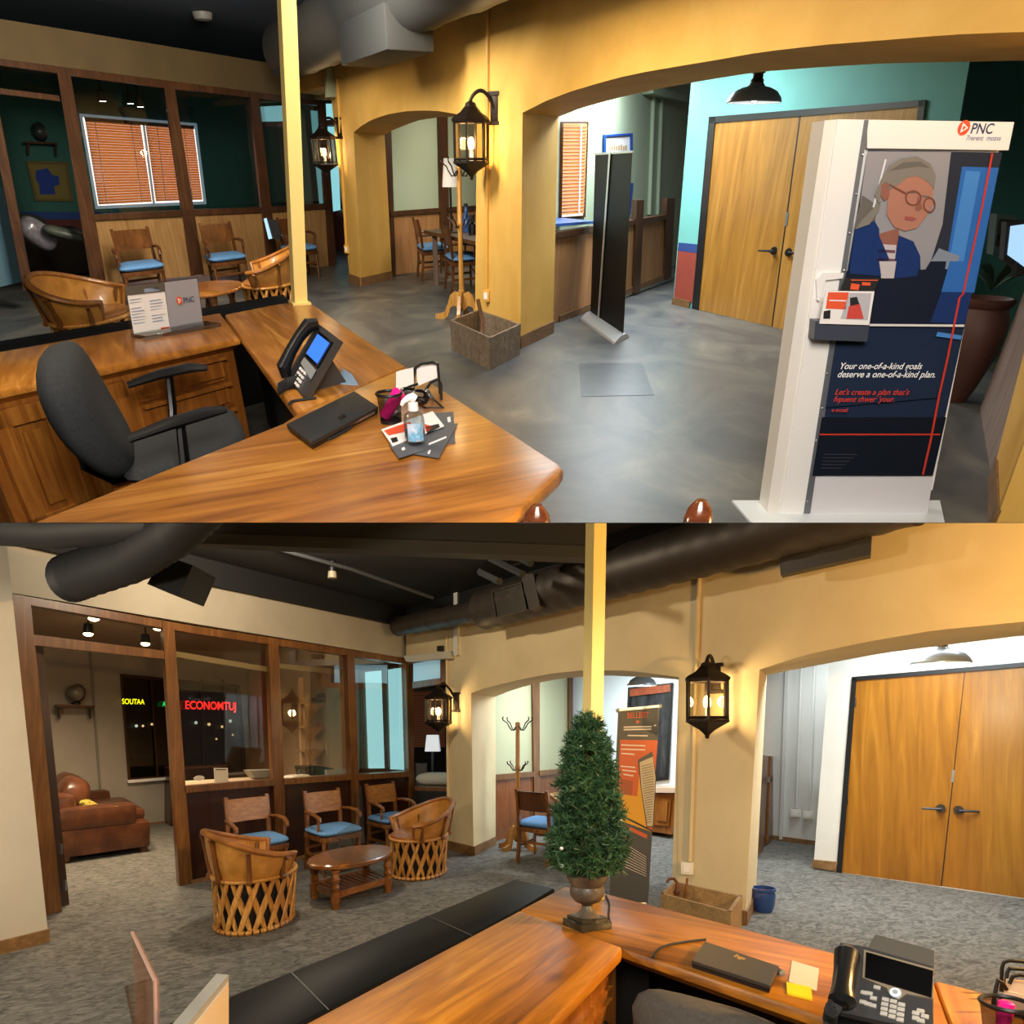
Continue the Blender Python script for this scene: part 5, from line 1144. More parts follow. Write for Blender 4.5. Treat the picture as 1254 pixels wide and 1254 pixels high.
# plant, monitor and cubicle panel right of the stand
pt = R.fl(1166, 490); t = thing('terracotta_pot', 'big terracotta floor pot behind the display stand', 'pot', pt)
kk = R.cd(pt) / F
m = MB(); m.lathe([(.10, 0), (.14, .1), (.19, .3), (.22, .5), (.21, .62), (.17, .70), (.20, .73), (.21, .76), (.18, .77), (.16, .72)], 28); m.build('pot_body', mottled('terracotta', [(.3, '3c2119'), (.7, '532e23')], 4, .6), t)
t2 = thing('potted_plant', 'dark long leaved plant growing in the terracotta pot', 'plant', pt + Vector((0, 0, .72))); rr = random.Random(2); m_leaf = flat('dark_leaf', '22402f', .5)
for i in range(9):
    a = rr.uniform(0, 6.28) if i > 3 else rr.uniform(-.6, .6); ln = rr.uniform(.35, .8); m = MB(); Lp = []
    for q in range(8):
        f = q / 7; c = Vector((math.cos(a) * ln * f, math.sin(a) * ln * f, .1 + ln * 1.1 * f - ln * .9 * f * f)); s_ = Vector((-math.sin(a), math.cos(a), 0)) * (.005 + .04 * math.sin(math.pi * f ** .8)); Lp.append([c - s_, c + Vector((0, 0, -.008)), c + s_])
    m.loft(Lp, closed=False); m.build('leaf', m_leaf, t2, fix=False)
W3 = W_(R.fl(1226, 600), R.fl(1226, 600) + vn * 3, un)
cp = R.fl(1225, 520); t = thing('cubicle_panel', 'brown grey cubicle panel at the right edge behind the stand', 'panel', cp)
m = MB(); ca, cb_ = R.fl(1200, 500), R.fl(1216, 596); m.prism([ca, cb_, cb_ + Vector((.1, 0, 0)), ca + Vector((.1, 0, 0))], (0, 0, 1.12)); m.build('panel_board', wood('cubicle_wood', '5a4a40', '82706a', '988680', 0, 'z', .8, .5, 0), t, room=True)
m = MB(); m.prism([p + Vector((-.03, 0, 1.12)) for p in (ca, cb_, cb_ + Vector((.16, 0, 0)), ca + Vector((.16, 0, 0)))], (0, 0, .04)); m.build('cap_rail', m_pwood, t, room=True)
my = cp.y - .2; t = thing('desktop_monitor', 'small lit monitor at the right edge above the cubicle panel', 'monitor', R.at(1240, 326, my))
m = MB(); m.prism([R.at(x, y, my) for x, y in ((1233, 272), (1275, 268), (1268, 345), (1229, 318))], (.0, .06, 0)); m.build('housing', m_black, t, room=True)
m = MB(); m.prism([R.at(x, y, my - .01) for x, y in ((1238, 277), (1272, 272), (1266, 335), (1234, 312))], (.0, .006, 0)); m.build('screen', flat('lit_monitor', '9cc8ee', .2, emit='a8d0f5', es=.8), t, room=True)
m = MB(); m.tube([R.at(1243, 322, my), R.at(1243, 338, my)], .02, 8); m.build('stand', m_black, t, room=True)
my2 = cp.y + .9; t = thing('dark_box_screen', 'dark screen box standing behind the lit monitor', 'screen', R.at(1228, 315, my2)); m = MB(); m.prism([R.at(x, y, my2) for x, y in ((1221, 262), (1245, 264), (1240, 318), (1216, 312))], (0, .1, 0)); m.build('housing', flat('dark_green_grey', '2c3f3d', .4), t, room=True); m = MB(); m.prism([R.at(x, y, my2 - .01) for x, y in ((1224, 268), (1242, 269), (1238, 305), (1220, 301))], (0, .006, 0)); m.build('screen', m_blackgloss, t, room=True)
# chair finials in the near foreground
for lab, px, z in (('turned wooden chair post end below the desk tip, left one', (657, 633), .92), ('turned wooden chair post end in front of the display stand, right one', (855, 627), .92)):
    p = R.fl(px[0], px[1] + 8, z); t = thing('visitor_chair', lab, 'chair', Vector((p.x, p.y, 0)), 0, 'visitor chairs'); k_ = R.cd(p) / F
    m = MB(); r_ = 16 * k_
    m.lathe([(.018, 0), (.024, .5), (.026, p.z - .12), (r_ * .7, p.z - .10), (r_ * .75, p.z - .07), (r_ * 1.05, p.z - .03), (r_ * 1.1, p.z + .0), (r_ * .9, p.z + .025), (r_ * .4, p.z + .045)], 20); m.build('back_post', wood('finial_wood', '2c1208', '4d2410', '65341a', 0, 'x', 3, .15, .6), t)
# ================================================================== LOWER ROOM
CUR = B; R = B; KB = 1.6
un = R.ray(13, 895); un.z = 0; un.normalize()
vn = R.ray(1085, 895); vn.z = 0; vn.normalize()
bt_u, bt_v = Vector((-.733, .68, 0)), Vector((.658, .753, 0))
WY = W_(R.fl(580, 1048), R.fl(912, 1133), vn)
d = (WY[1] - WY[0]).normalized()
pc = R.fl(506, 1030); pc = Vector((pc.x, pc.y, 0))
WP = W_(R.fl(70, 1118), R.fl(222, 1085), un)
po = R.fl(181, 1010); WO = W_(po, po + vn * 4, un)
pn = R.fl(607, 1031); WN = W_(pn, pn + vn * 4, un)
WF = W_(R.fl(820, 1022), R.fl(820, 1022) + d * 4, vn)
WD = W_(R.fl(1025, 1068), R.fl(1254, 1101), vn)
WR = W_(R.fl(946, 1028), R.fl(998, 1035), vn)
m_carpet = mottled('mottled_carpet', [(0.33, '403e39'), (0.47, '605e57'), (0.58, '75726b'), (0.75, '827f78')], 9.0, 0.95, 0.25, 120, stretch=(1, 1.6, 1), det=9, dist=1.6, rz=.6)
m_cream = mottled('cream_plaster', [(0.3, 'cdba90'), (0.6, 'd8c69c'), (0.8, 'ddcda6')], 1.4, 0.75, 0.05, 14, det=5)
m_white_w = mottled('white_plaster', [(0.3, 'd5d4cd'), (0.7, 'deddd6')], 1.4, 0.75, 0.04, 14)
m_greyw = mottled('warm_grey_plaster', [(0.3, 'a59c8a'), (0.7, 'b1a896')], 1.5, 0.75, 0.04, 14)
m_ceil = flat('black_ceiling', '0d0f12', 0.85)
m_pwoodB = wood('stained_partition_wood', '40250f', '6d4520', '8a5c2e', 0, 'z', 1.2, .4, .2)
m_redpan = wood('dark_red_panel', '1c0c07', '30170c', '402413', 0, 'z', .8, .4, .2)
m_baseB = wood('baseboard_wood_lower', '5a3f22', '7d5c36', '95714a', 0, 'x', 1.0, .5, .1)
m_glassB = glass('clear_office_glass', 'f0ece2', 0.05)
m_cyan = flat('cyan_frosted_glass', 'a4dbe6', 0.25, emit='9cdcea', es=2.2)  # pane glows by itself in place of light from behind
m_frostB = flat('frosted_glass_cream', 'b0b08c', 0.3, coat=.3)
m_ductB = flat('dark_brown_duct', '37302a', 0.5, 0.3)
m_ductG = flat('dark_grey_duct', '1e2023', 0.65, 0.1)
m_doorB = wood('golden_oak_veneer', '744610', '9c651a', 'b37a28', 0, 'z', .55, .32, .35)
m_deskB = wood('orange_pine_worktop', '5e340c', 'b37014', 'd8962e', math.atan2(1.0, .50), 'x', .9, .42, .06, planks=.4, knots=True)
m_deskB2 = wood('orange_pine_return', '5e340c', 'ac6a14', 'cf8c2a', math.atan2(-1.0, 1.1), 'x', .9, .42, .06, planks=.4, knots=True)
m_bodyB = wood('orange_pine_carcass', '4f260c', '8a5018', 'a96c2a', 0, 'z', 1.0, .32, .3)

m = MB(); m.poly([(-12, 1.0, 0), (9, 1.0, 0), (9, 22, 0), (-12, 22, 0)]); struct(m.build('floor', m_carpet), 'mottled grey carpet of the lower lobby', 'floor')
m = MB(); m.poly([(-12, 2.5, 3.42), (9, 2.5, 3.42), (9, 22, 3.42), (-12, 22, 3.42)]); struct(m.build('ceiling', m_ceil), 'black open ceiling of the lower lobby', 'ceiling')
yf = lambda x, y: R.wl(x, y, WY); TH = .85; yb = lambda x, y: R.wl(x, y, WY, TH)
f1 = resample([(577, 849), (589, 844), (604, 840), (638, 832), (674, 825), (713, 821), (767, 821), (800, 825), (831, 829)], 16)
b1 = resample([(607, 853), (627, 845), (652, 838), (680, 832), (697, 830), (741, 827), (803, 830), (826, 831.5), (845, 836)], 16)
f2 = resample([(930, 820), (957, 811), (986, 802), (1061, 786), (1143, 772), (1206, 766), (1254, 761), (1330, 757), (1420, 765)], 22)
b2 = resample([(939, 827), (962, 822), (989, 817), (1080, 800), (1174, 788), (1254, 778), (1330, 775), (1400, 780)], 22)
F1 = [yf(*p) for p in f1]; B1 = [yb(*p) for p in b1]; F2 = [yf(*p) for p in f2]; B2 = [yb(*p) for p in b2]
cl0 = yf(547, 930); cl0.z = 0; c1 = R.fl(580, 1048); c1 = yf(580, 1048); c1.z = 0
c2 = yf(822, 1076); c2.z = 0; c3 = yf(912, 1133); c3.z = 0
i1 = yb(607, 1043); i1.z = 0; i2 = c2 + vn * TH; i3 = yb(925, 1117); i3.z = 0
c4 = F2[-1].copy(); c4.z = 0; i4 = B2[-1].copy(); i4.z = 0
corner = R.wl(497.5, 806, WY); corner.z = 0
segs = [('solid', corner, cl0, 2.68, None, None), ('solid', cl0, c1, 0, None, F1[0], 1), ('arch', F1, B1, c1, c2, i1, i2), ('solid', c2, c3, 0, F1[-1], F2[0]), ('arch', F2, B2, c3, c4, i3, i4), ('poly', [i2, i3, B2[0], B2[0] + Vector((0, 0, 1.2)), B1[-1] + Vector((0, 0, 1.2)), B1[-1]]), ('poly', [cl0 + vn * TH, i1, B1[0], B1[0] + Vector((0, 0, 1.2)), cl0 + vn * TH + Vector((0, 0, 3.3))]), ('solid', c4, c4 + d * 1.0, 0, F2[-1], None)]
w_ = wall_with_arches(R, WY, vn * TH, 3.42, segs, m_cream, 'wall_right', 'cream plastered wall with two arched openings', 'wall')
m = MB()
for a, b, out in ((cl0, c1, -vn), (c1, i1, d), (c2, c3, -vn), (c3, i3, d)):
    m.prism([a, b, b + Vector((0, 0, .12)), a + Vector((0, 0, .12))], out * .025)
struct(m.build('baseboard_right', m_baseB), 'wooden baseboard round the cream columns', 'baseboard')
# band above partition, left end wall
m = slab(R, WP, [(-80, 640), (30, 655), (230, 700), (482, 764), (500, 770), (498, 806), (240, 764), (15, 726), (-80, 710)], .4)
struct(m.build('wall_left', m_greyw), 'warm grey band of wall above the glazed partition', 'wall')
wl0 = R.fl(60, 1153); WL = W_(wl0, wl0 - vn * 3, un)
m = MB(); a, b = WP[0] - vn * 3 + un * -.03, corner; m.prism([a + Vector((0, 0, 3.15)), b + Vector((0, 0, 3.15)), b + Vector((0, 0, 3.42)), a + Vector((0, 0, 3.42))], un * .1); m.prism([p - vn * .02 for p in (b + Vector((0, 0, 3.15)), c4 + Vector((0, 0, 3.15)), c4 + Vector((0, 0, 3.42)), b + Vector((0, 0, 3.42)))], vn * .05); struct(m.build('wall_upper', m_ceil), 'black painted strip of wall just under the ceiling', 'wall')
m = slab(R, WL, [(-80, 610), (5, 640), (12, 700), (60, 1153), (-80, 1190)], .35); struct(m.build('wall_end', mottled('pale_grey_plaster', [(0.3, 'bdb6a6'), (0.7, 'c8c2b3')], 1.5, .75, .04, 14)), 'pale plaster wall at the left edge beside the door frame', 'wall')
m = slab(R, WL, [(-60, 1168), (61, 1138), (61, 1154), (-60, 1185)], .03, -.03); struct(m.build('baseboard_left', m_baseB), 'wooden baseboard at the left edge', 'baseboard')
trim('trim_1', [[(15, 727), (37, 732), (76, 1116), (56, 1121)]], m_pwoodB, WP, .16, 'wooden door post at the left edge of the partition')
trim('trim_2', [[(199, 760), (213, 763), (236, 1081), (220, 1086)]], m_pwoodB, WP, .16, 'wooden post between the door opening and the first pane')
trim('trim_3', [[(329, 782), (341, 785), (352, 1057), (339, 1060)]], m_pwoodB, WP, .16, 'wooden post between the first and second pane')
trim('trim_4', [[(425, 799), (434, 801), (442, 1036), (433, 1038)]], m_pwoodB, WP, .16, 'wooden post between the second pane and the cyan panes')
trim('trim_5', [[(497, 808), (506, 810), (508, 1020), (503, 1022)]], m_pwoodB, WP, .16, 'wooden corner post right of the cyan panes')
trim('trim_6', [[(15, 727), (240, 767), (498, 806), (498, 813), (240, 776), (15, 737)]], m_pwoodB, WP, .14, 'wooden head rail of the partition', .01)
trim('trim_7', [[(41, 777), (202, 797), (202, 807), (41, 790)]], m_pwoodB, WP, .14, 'wooden transom rail over the lounge door opening', .01)
trim('trim_8', [[(227, 963), (336, 954), (337, 962), (228, 971)], [(348, 954.5), (430, 948.5), (431, 955), (348, 961)], [(438, 949), (503, 944.5), (503, 951), (439, 955.5)]], m_pwoodB, WP, .17, 'wooden sill rail of the partition', -.02)
trim('baseboard_partition', [[(234, 1079), (340, 1055), (340, 1060), (234, 1085)], [(350, 1053), (434, 1034), (434, 1038), (350, 1058)]], m_baseB, WP, .05, 'baseboard under the dark red panels', -.02, 'baseboard')
for i, q in enumerate([[(228, 969), (337, 961), (340, 1058), (234, 1084)], [(348, 960), (431, 954), (435, 1037), (351, 1057)], [(439, 954), (503, 949), (504, 1022), (441, 1036)]]):
    trim('wall_panel_%d' % (i + 1), [q], m_redpan, WP, .05, ['dark red brown panel behind the front barrel chair', 'dark red brown panel behind the coffee table', 'dark red brown panel under the cyan panes'][i], .05, 'wall panel')
for i, (q, lab) in enumerate([([(40, 743), (199, 768), (200, 797), (41, 777)], 'transom pane over the lounge door opening'), ([(213, 773), (330, 790), (336, 955), (227, 963)], 'large clear pane showing the dark lounge window'), ([(341, 791), (426, 804), (430, 949), (348, 955)], 'clear pane in front of the scalloped shelves'), ([(434, 806), (497, 814), (503, 945), (439, 949)], 'clear pane in front of the cyan casement')]):
    m = MB(); m.poly(tr(R, WP, q, .08)); struct(m.build('window_%d' % (i + 1), m_glassB, fix=False), lab, 'window')
trim('trim_9', [[(213, 797), (330, 817), (330, 823), (213, 804)], [(341, 812), (426, 821), (426, 827), (341, 818)]], flat('painted_transom', '8a7a58', .5), WP, .05, 'thin painted transom bar behind the clear panes', .12)
# open lounge door leaf
dl = R.fl(84, 1108); m = MB(); a = [R.wl(x, y, W_(R.fl(68, 1113), R.fl(84, 1108), un)) for x, y in ((43, 791), (53, 793), (85, 1108), (70, 1113))]
m.prism(a, un * .05 + vn * -.02); dd_ = struct(m.build('door_3', wood('dark_door', '1f120a', '38200f', '4a2c16', 0, 'z', .8, .4, .2)), 'dark wooden lounge door standing open at the left', 'door'); ROOT[dd_.name] = (Matrix(), Matrix.Identity(3))
m = MB()
for x, y in ((74, 1040), (79, 1084)): m.box(R.wl(x, y, W_(R.fl(68, 1113), R.fl(84, 1108), un), -.01), (.03, .02, .09))
m.build('hinge', m_steel, dd_, room=True)
# lounge
m = MB()
for q in ([(-60, 700), (306, 760), (306, 839), (294, 840), (147, 826), (-60, 803)], [(-60, 803), (147, 826), (157, 956), (-60, 973)], [(294, 840), (306, 839), (306, 946), (302, 946)], [(-60, 973), (157, 956), (302, 946), (306, 946), (306, 1003), (-60, 1050)]): slab(R, WO, q, .1, 0, m)
struct(m.build('wall_back', mottled('lounge_taupe', [(0.3, '8c8478'), (0.7, '989082')], 1.5, .75)), 'taupe back wall of the lounge with globe shelf and window', 'wall')
trim('baseboard_back', [[(60, 1026), (224, 1002), (224, 1007), (60, 1033)]], m_baseB, WO, .03, 'baseboard of the lounge back wall', -.03, 'baseboard')
oc_ = R.wl(304, 960, WO); oc_.z = 0; WOR = W_(oc_, oc_ - un * 3, vn)
cA, cB = oc_, oc_ + d * 4.6
m = MB(); m.prism([cA, cB, cB + Vector((0, 0, 3.1)), cA + Vector((0, 0, 3.1))], vn * .1); struct(m.build('wall_office_right', mottled('office_cream', [(0.3, 'c9a47e'), (0.7, 'd4b18c')], 1.5, .75)), 'warm cream office wall with scalloped shelves', 'wall')
m = MB(); m.poly([p + Vector((0, 0, 2.95)) for p in (po - vn * 8, po + vn * 4, po + vn * 4 - un * 5.3, po - vn * 8 - un * 5.3)]); struct(m.build('ceiling_lounge', flat('lounge_ceiling_b', 'a58f78', .8), fix=False), 'tan lowered ceiling over the lounge and office', 'ceiling')
fm = MB(); fo = [(147, 825), (294, 839), (302, 946.5), (157, 957)]; fi = [(150, 829), (291, 842), (299, 943), (160, 953)]
for i in range(4): slab(R, WO, [fo[i], fo[(i + 1) % 4], fi[(i + 1) % 4], fi[i]], .09, -.04, fm)
for xa, xb in ((184, 192), (246, 249), (272, 276)):
    slab(R, WO, [(xa, 832), (xa + 2.5, 832), (xb + 2.5, 951), (xb, 951)], .05, -.03, fm)
wf = struct(fm.build('window_5', wood('dark_window_wood', '20130b', '38220f', '452c18', 0, 'z')), 'dark night window of the lounge with neon signs beyond', 'window'); ROOT[wf.name] = (Matrix(), Matrix.Identity(3))
m = slab(R, WO, fi, .005, .0); m.build('pane', glass('night_glass', 'd8d8d0', .05), wf, room=True)
# night street beyond the glass: a recess with dark shopfront
wn = slab(R, WO, [(140, 818), (302, 832), (310, 952), (150, 964)], .02, .11); struct(wn.build('wall_shopfront', mottled('night_street', [(0.35, '0c0f0e'), (0.55, '1c211f'), (0.75, '37403c')], 2.2, .5, stretch=(3, 3, .4))), 'dark shopfront seen through the lounge window', 'wall')
m = slab(R, WO, [(156, 955.5), (214, 951), (302, 945), (302, 948), (214, 954), (157, 959)], .12, -.10); struct(m.build('trim_10', m_white), 'white sill under the night window', 'sill')
trim('trim_11', [[(159, 926 - 3 * i), (300, 920 - 2 * i), (300, 921 - 2 * i), (159, 927.5 - 3 * i)] for i in range(1)], flat('street_rail', '3a423e', .5), WO, .02, 'dim street rail outside the night window', .03)
def neon(label, txt, a, b, col, st, hgt):
    o = R.wl(a[0], a[1], WO, -.07); e = R.wl(b[0], b[1], WO, -.07); t = thing('neon_sign', label, 'sign', (o + e) / 2, 0, 'neon signs')
    X = (e - o); L_ = X.length; X.normalize(); up = Vector((0, 0, 1)); mm = MB(); mm.text(txt, (0, 0, 0), (1, 0, 0), (0, 1, 0), 1.0, bold=.015)
    xs = [v.co.x for v in mm.bm.verts]; x0, s_ = min(xs), L_ / (max(xs) - min(xs)); hh = hgt * R.cd(o) / F / .7
    for v in mm.bm.verts: v.co = o + X * (v.co.x - x0) * s_ + up * v.co.y * hh
    mm.build('lettering', emis('neon_' + col, col, st), t, room=True, fix=False)
    mm = MB(); mm.tube([o + up * hh * .35 + un * .012, e + up * hh * .35 + un * .012], .006, 6); mm.build('mounting_bar', m_black, t, room=True)
neon('red glowing neon sign in the lounge window', 'ECONOMTUJ', (227, 868), (289, 869.5), 'ff2a24', 2.2, 10)
neon('yellow glowing neon sign at the left of the lounge window', 'SOUTAA', (149.5, 862), (177, 862.5), 'f2e818', 1.6, 6.5)
neon('small green glowing neon sign beside the wooden post', 'AT', (199, 865), (206, 865), '1fd060', 1.5, 6)
for i, (x, y, r_) in enumerate([(167, 889, .025), (175, 889, .02), (186, 887, .02), (240, 885, .03), (256, 887, .03), (272, 890, .025), (282, 883, .03), (265, 905, .02), (285, 900, .02)]):
    p = R.wl(x, y, WO, .05); o = MB(); o.ball(p, r_, 10, 8); tag(o.build('street_light', emis('street_lamp_warm', 'ffd9a0', 2.0) if i % 3 else emis('street_lamp_white', 'd8f0e8', 1.6), None, origin=p), 'tiny glowing street light seen through the night window', 'street light', 'street lights beyond the window')
t = thing('wall_shelf', 'small dark wall shelf with brown globe on the taupe wall', 'shelf', R.wl(91, 866, WO), 0)
m = slab(R, WO, [(68, 862.5), (116, 864), (116, 867), (68, 865.5)], .35, -.35); m.build('shelf_board', m_pwood, t, room=True)
for x in (73, 111): m = slab(R, WO, [(x - 1, 866), (x + 1.5, 866), (x + 1.5, 880), (x, 880)], .2, -.2); m.build('bracket', m_pwood, t, room=True)
globe(R, WO, 93, 862, 10.5, 'grey brown globe on the small wall shelf', mottled('antique_globe', [(0.4, '5a5248'), (0.6, '7a7164')], 5, .3, coat=.3))
t = thing('conduit_pipe', 'thin pipe on the lounge wall between globe shelf and window', 'pipe', R.wl(125, 1010, WO)); m = MB(); m.cyl(R.wl(108, 770, WO, -.02), R.wl(126, 1010, WO, -.02), .018, .018, 8); m.build('pipe', flat('taupe_pipe', '6f685c', .6), t, room=True)
# leather sofa, seen from its arm side; it faces along the partition
sa, sb_ = R.fl(75, 1059), R.fl(184, 1043); ax = (sb_ - sa).normalized(); Ls = (sb_ - sa).length; wv = un * 3.0
t = thing('leather_sofa', 'brown leather sofa in the lounge through the open door', 'sofa', sa + ax * Ls * .5 + wv * .5)
m_sofa = mottled('brown_leather', [(0.25, '351c0f'), (0.55, '55301c'), (0.85, '744628')], 4.5, .38, .06, 30, coat=.15)
def sbox(name, s0, s1, w0, w1, z0, z1, bev=.06, mt=None):
    fr = Matrix((ax, un, Vector((0, 0, 1)))).transposed(); c = sa + ax * (s0 + s1) / 2 + un * (w0 + w1) / 2 + Vector((0, 0, (z0 + z1) / 2))
    m = MB(); m.box(c, (s1 - s0, w1 - w0, z1 - z0), M=fr, bev=bev); return m.build(name, mt or m_sofa, t, room=True)
sbox('base', .0, Ls, .0, 3.0, .07, .40, .03)
o = sbox('armrest', -.05, Ls * .84, -.02, .42, .38, .66, .09); sbox('armrest', -.05, Ls * .80, 2.6, 3.02, .38, .66, .09)
sbox('backrest', -.75, .20, .2, 2.8, .38, .82, .14)
sbox('seat_cushion', .15, Ls * 1.0, .42, 1.5, .38, .54, .07); sbox('seat_cushion', .15, Ls * 1.0, 1.52, 2.6, .38, .54, .07)
m = MB()
for s0, w0 in ((Ls * .93, .12), (Ls * .93, 2.85), (.05, .12)): m.lathe([(.05, 0), (.06, .05), (.05, .09)], 12, sa + ax * s0 + un * w0)
m.build('foot', m_stave, t, room=True)
fr = Matrix((ax, un, Vector((0, 0, 1)))).transposed()
for w0, w1 in ((.45, 1.5), (1.5, 2.6)):
    m = MB(); m.cushion(sa + ax * .18 + un * (w0 + w1) / 2 + Vector((0, 0, .72)), (.45, w1 - w0, .55), M=fr @ Matrix.Rotation(.35, 3, 'Y'), e=.6); m.build('back_cushion', m_sofa, t, room=True)
p = R.at(112, 989, (sa + un * 1.05).y); t = thing('throw_pillow', 'yellow patterned throw pillow on the brown leather sofa', 'cushion', p)
m = MB(); m.cushion(p, (.52, .40, .16), M=fr @ Matrix.Rotation(.55, 3, 'Y'), e=.6); m.build('pillow', mottled('yellow_pattern', [(.4, '7a6a20'), (.5, 'c0a53a'), (.6, '5f5518')], 14, .8), t, room=True)
t = thing('low_cabinet', 'dark end of a wooden cabinet just inside the door opening', 'cabinet', R.fl(214, 1012)); ca = R.fl(209, 1012); m = MB(); m.prism([ca, ca + vn * 1.2, ca + vn * 1.2 + un * .6, ca + un * .6], (0, 0, .95)); m.build('carcass', m_redpan, t, room=True); m = MB(); m.prism([p_ + Vector((0, 0, .95)) for p_ in (ca - vn * .03, ca + vn * 1.2, ca + vn * 1.2 + un * .6, ca + un * .6)], (0, 0, .03)); m.build('top', m_pwoodB, t, room=True)
# counter things behind the panes
def on_sill(x, y, off): return R.wl(x, y, WP, off)
zc = 1.0
m = slab(R, WP, [(228, 962), (503, 944.5), (503, 948), (228, 967)], .75, .12); t = thing('office_counter', 'pale counter along the inside of the office panes', 'counter', R.wl(300, 960, WP, .4)); m.build('top', flat('pale_counter', 'b5a58f', .5), t, room=True)
p = R.wl(271, 958, WP, .22); t = thing('card_stand', 'white card standing behind the first office pane', 'card', p); m = slab(R, WP, [(262, 940.5), (279, 940.5), (280, 959), (263, 959.5)], .01, .2); m.build('card', m_paper, t, room=True); m = slab(R, WP, [(264, 942), (277, 942), (277, 943), (264, 943)], .001, .198); m.build('print', m_blk, t, room=True)
t = thing('oval_plaque', 'small white oval plaque left of the white card', 'plaque', R.wl(244, 956, WP, .2)); m = MB(); c = R.wl(244, 953, WP, .2); m.prism([c + vn * .045 * math.cos(a) * 1.6 + Vector((0, 0, .028 * math.sin(a))) for a in [2 * math.pi * i / 20 for i in range(20)]], un * .01); m.build('plate', m_paper, t, room=True)
t = thing('paper_tray', 'grey tray on the counter right of the white card', 'tray', R.wl(320, 952, WP, .4)); m = slab(R, WP, [(306, 944), (334, 943), (334, 952), (312, 953)], .3, .4); m.build('tray', flat('grey_tray', '8a8a88', .5), t, room=True)
t = thing('printer', 'black box shaped printer behind the second pane', 'printer', R.wl(384, 950, WP, .6)); m = slab(R, WP, [(372, 939), (392, 938), (409, 941), (409, 951), (376, 953)], .4, .5); m.build('housing', m_black, t, room=True); m = slab(R, WP, [(400, 943), (424, 942), (424, 950), (400, 951)], .3, .42); m.build('paper_shelf', m_white, t, room=True)
t = thing('white_cloth', 'crumpled white paper on the counter left of the printer', 'paper', R.wl(366, 952, WP, .35)); m = MB(); m.cushion(R.wl(364, 951.5, WP, .35), (.35, .2, .07), math.atan2(vn.y, vn.x)); m.build('sheet', m_paper, t, room=True); m = MB(); m.tube([R.wl(363, 950, WP, .33), R.wl(366, 946, WP, .33), R.wl(367, 943, WP, .33)], .012, 6); m.build('pen', m_black, t, room=True)
# scalloped shelf unit
t = thing('shelf_unit', 'tan wall shelves with scalloped ends behind the second pane', 'shelf', R.wl(392, 945, WP, 1.5)); m_tan = flat('tan_painted_wood', 'a5805f', .6)
for i, y in enumerate((862, 891, 919)):
    m = slab(R, WP, [(373, y), (408, y - 1), (408, y + 1), (373, y + 2)], .5, 1.3); m.build('shelf_board', m_tan, t, room=True)
    P_ = [(374, y + 2), (398, y + 1), (388, y + 8), (382, y + 16), (381, y + 24), (378, y + 14)]
    m = slab(R, WP, P_, .06, 1.3); m.build('scalloped_bracket', m_tan, t, room=True)
m = slab(R, WP, [(366, 830), (371, 829), (376, 948), (370, 949)], .08, 1.5); m.build('upright', flat('cream_upright', 'd9b48e', .6), t, room=True)
t = thing('folded_cloth', 'maroon folded cloth on the topmost scalloped shelf', 'cloth', R.wl(396, 861, WP, 1.4)); m = MB(); m.cushion(R.wl(396, 857, WP, 1.42), (.34, .25, .09), math.atan2(vn.y, vn.x)); m.cushion(R.wl(398, 852, WP, 1.42), (.22, .2, .08), math.atan2(vn.y, vn.x)); m.build('cloth', flat('maroon_cloth', '6a3a34', .8), t, room=True)
t = thing('red_heart_ornament', 'tiny red ornament on the middle scalloped shelf', 'ornament', R.wl(391, 890, WP, 1.4)); m = MB(); m.ball(R.wl(391, 887, WP, 1.4), .035, 10, 8); m.build('body', flat('red_glaze', 'b03024', .3), t, room=True)
# cyan casement on the inner cross wall, transom over the passage
WX = W_(pc + un * .0, pc + un * 3, vn)
off = .35
trim('trim_12', [[(440, 822), (497, 813), (503, 945), (445, 947)]], m_pwoodB, W_(WP[0] + un * .40, WP[1] + un * .40, un), .05, 'brown inner casement frame holding the cyan panes', .04)
for i, q in enumerate([[(447, 823), (467, 821), (471, 941), (451, 941)], [(475, 820), (496, 817), (499.5, 943), (478, 942)]]):
    m = MB(); m.poly(tr(R, W_(WP[0] + un * .40, WP[1] + un * .40, un), q, .02)); struct(m.build('window_%d' % (6 + i), m_cyan, fix=False), ['left cyan frosted pane of the inner casement', 'right cyan frosted pane of the inner casement'][i], 'window')
trim('trim_13', [[(500, 806), (543, 800), (543, 806), (500, 813)], [(505, 835), (541, 830), (541, 837), (505, 843)], [(539, 802), (545, 802), (545, 835), (539, 835)]], m_pwoodB, WY, .12, 'wooden head and transom of the passage beside the far lantern', .05)
m = MB(); m.poly(tr(R, WY, [(506, 812), (540, 806), (540, 832), (506, 836)], .1)); struct(m.build('window_8', flat('blue_frosted_transom', 'a9cfe0', .3, emit='9cc8de', es=.35), fix=False), 'small blue frosted transom pane over the passage', 'window')  # faint glow put in for light coming through the pane
trim('trim_14', [[(494, 803), (551, 797), (552, 800), (552, 806), (497, 810)]], flat('white_ledge', 'c8c0ad', .6), WY, .12, 'white ledge above the passage at the corner', -.10, 'ledge')
t = thing('junction_box', 'black junction box on the white ledge at the corner', 'box', R.wl(538, 797, WY, -.05)); m = slab(R, WY, [(535, 791), (540, 790.5), (540, 797), (535, 797.5)], .08, -.09); m.build('housing', m_black, t, room=True)
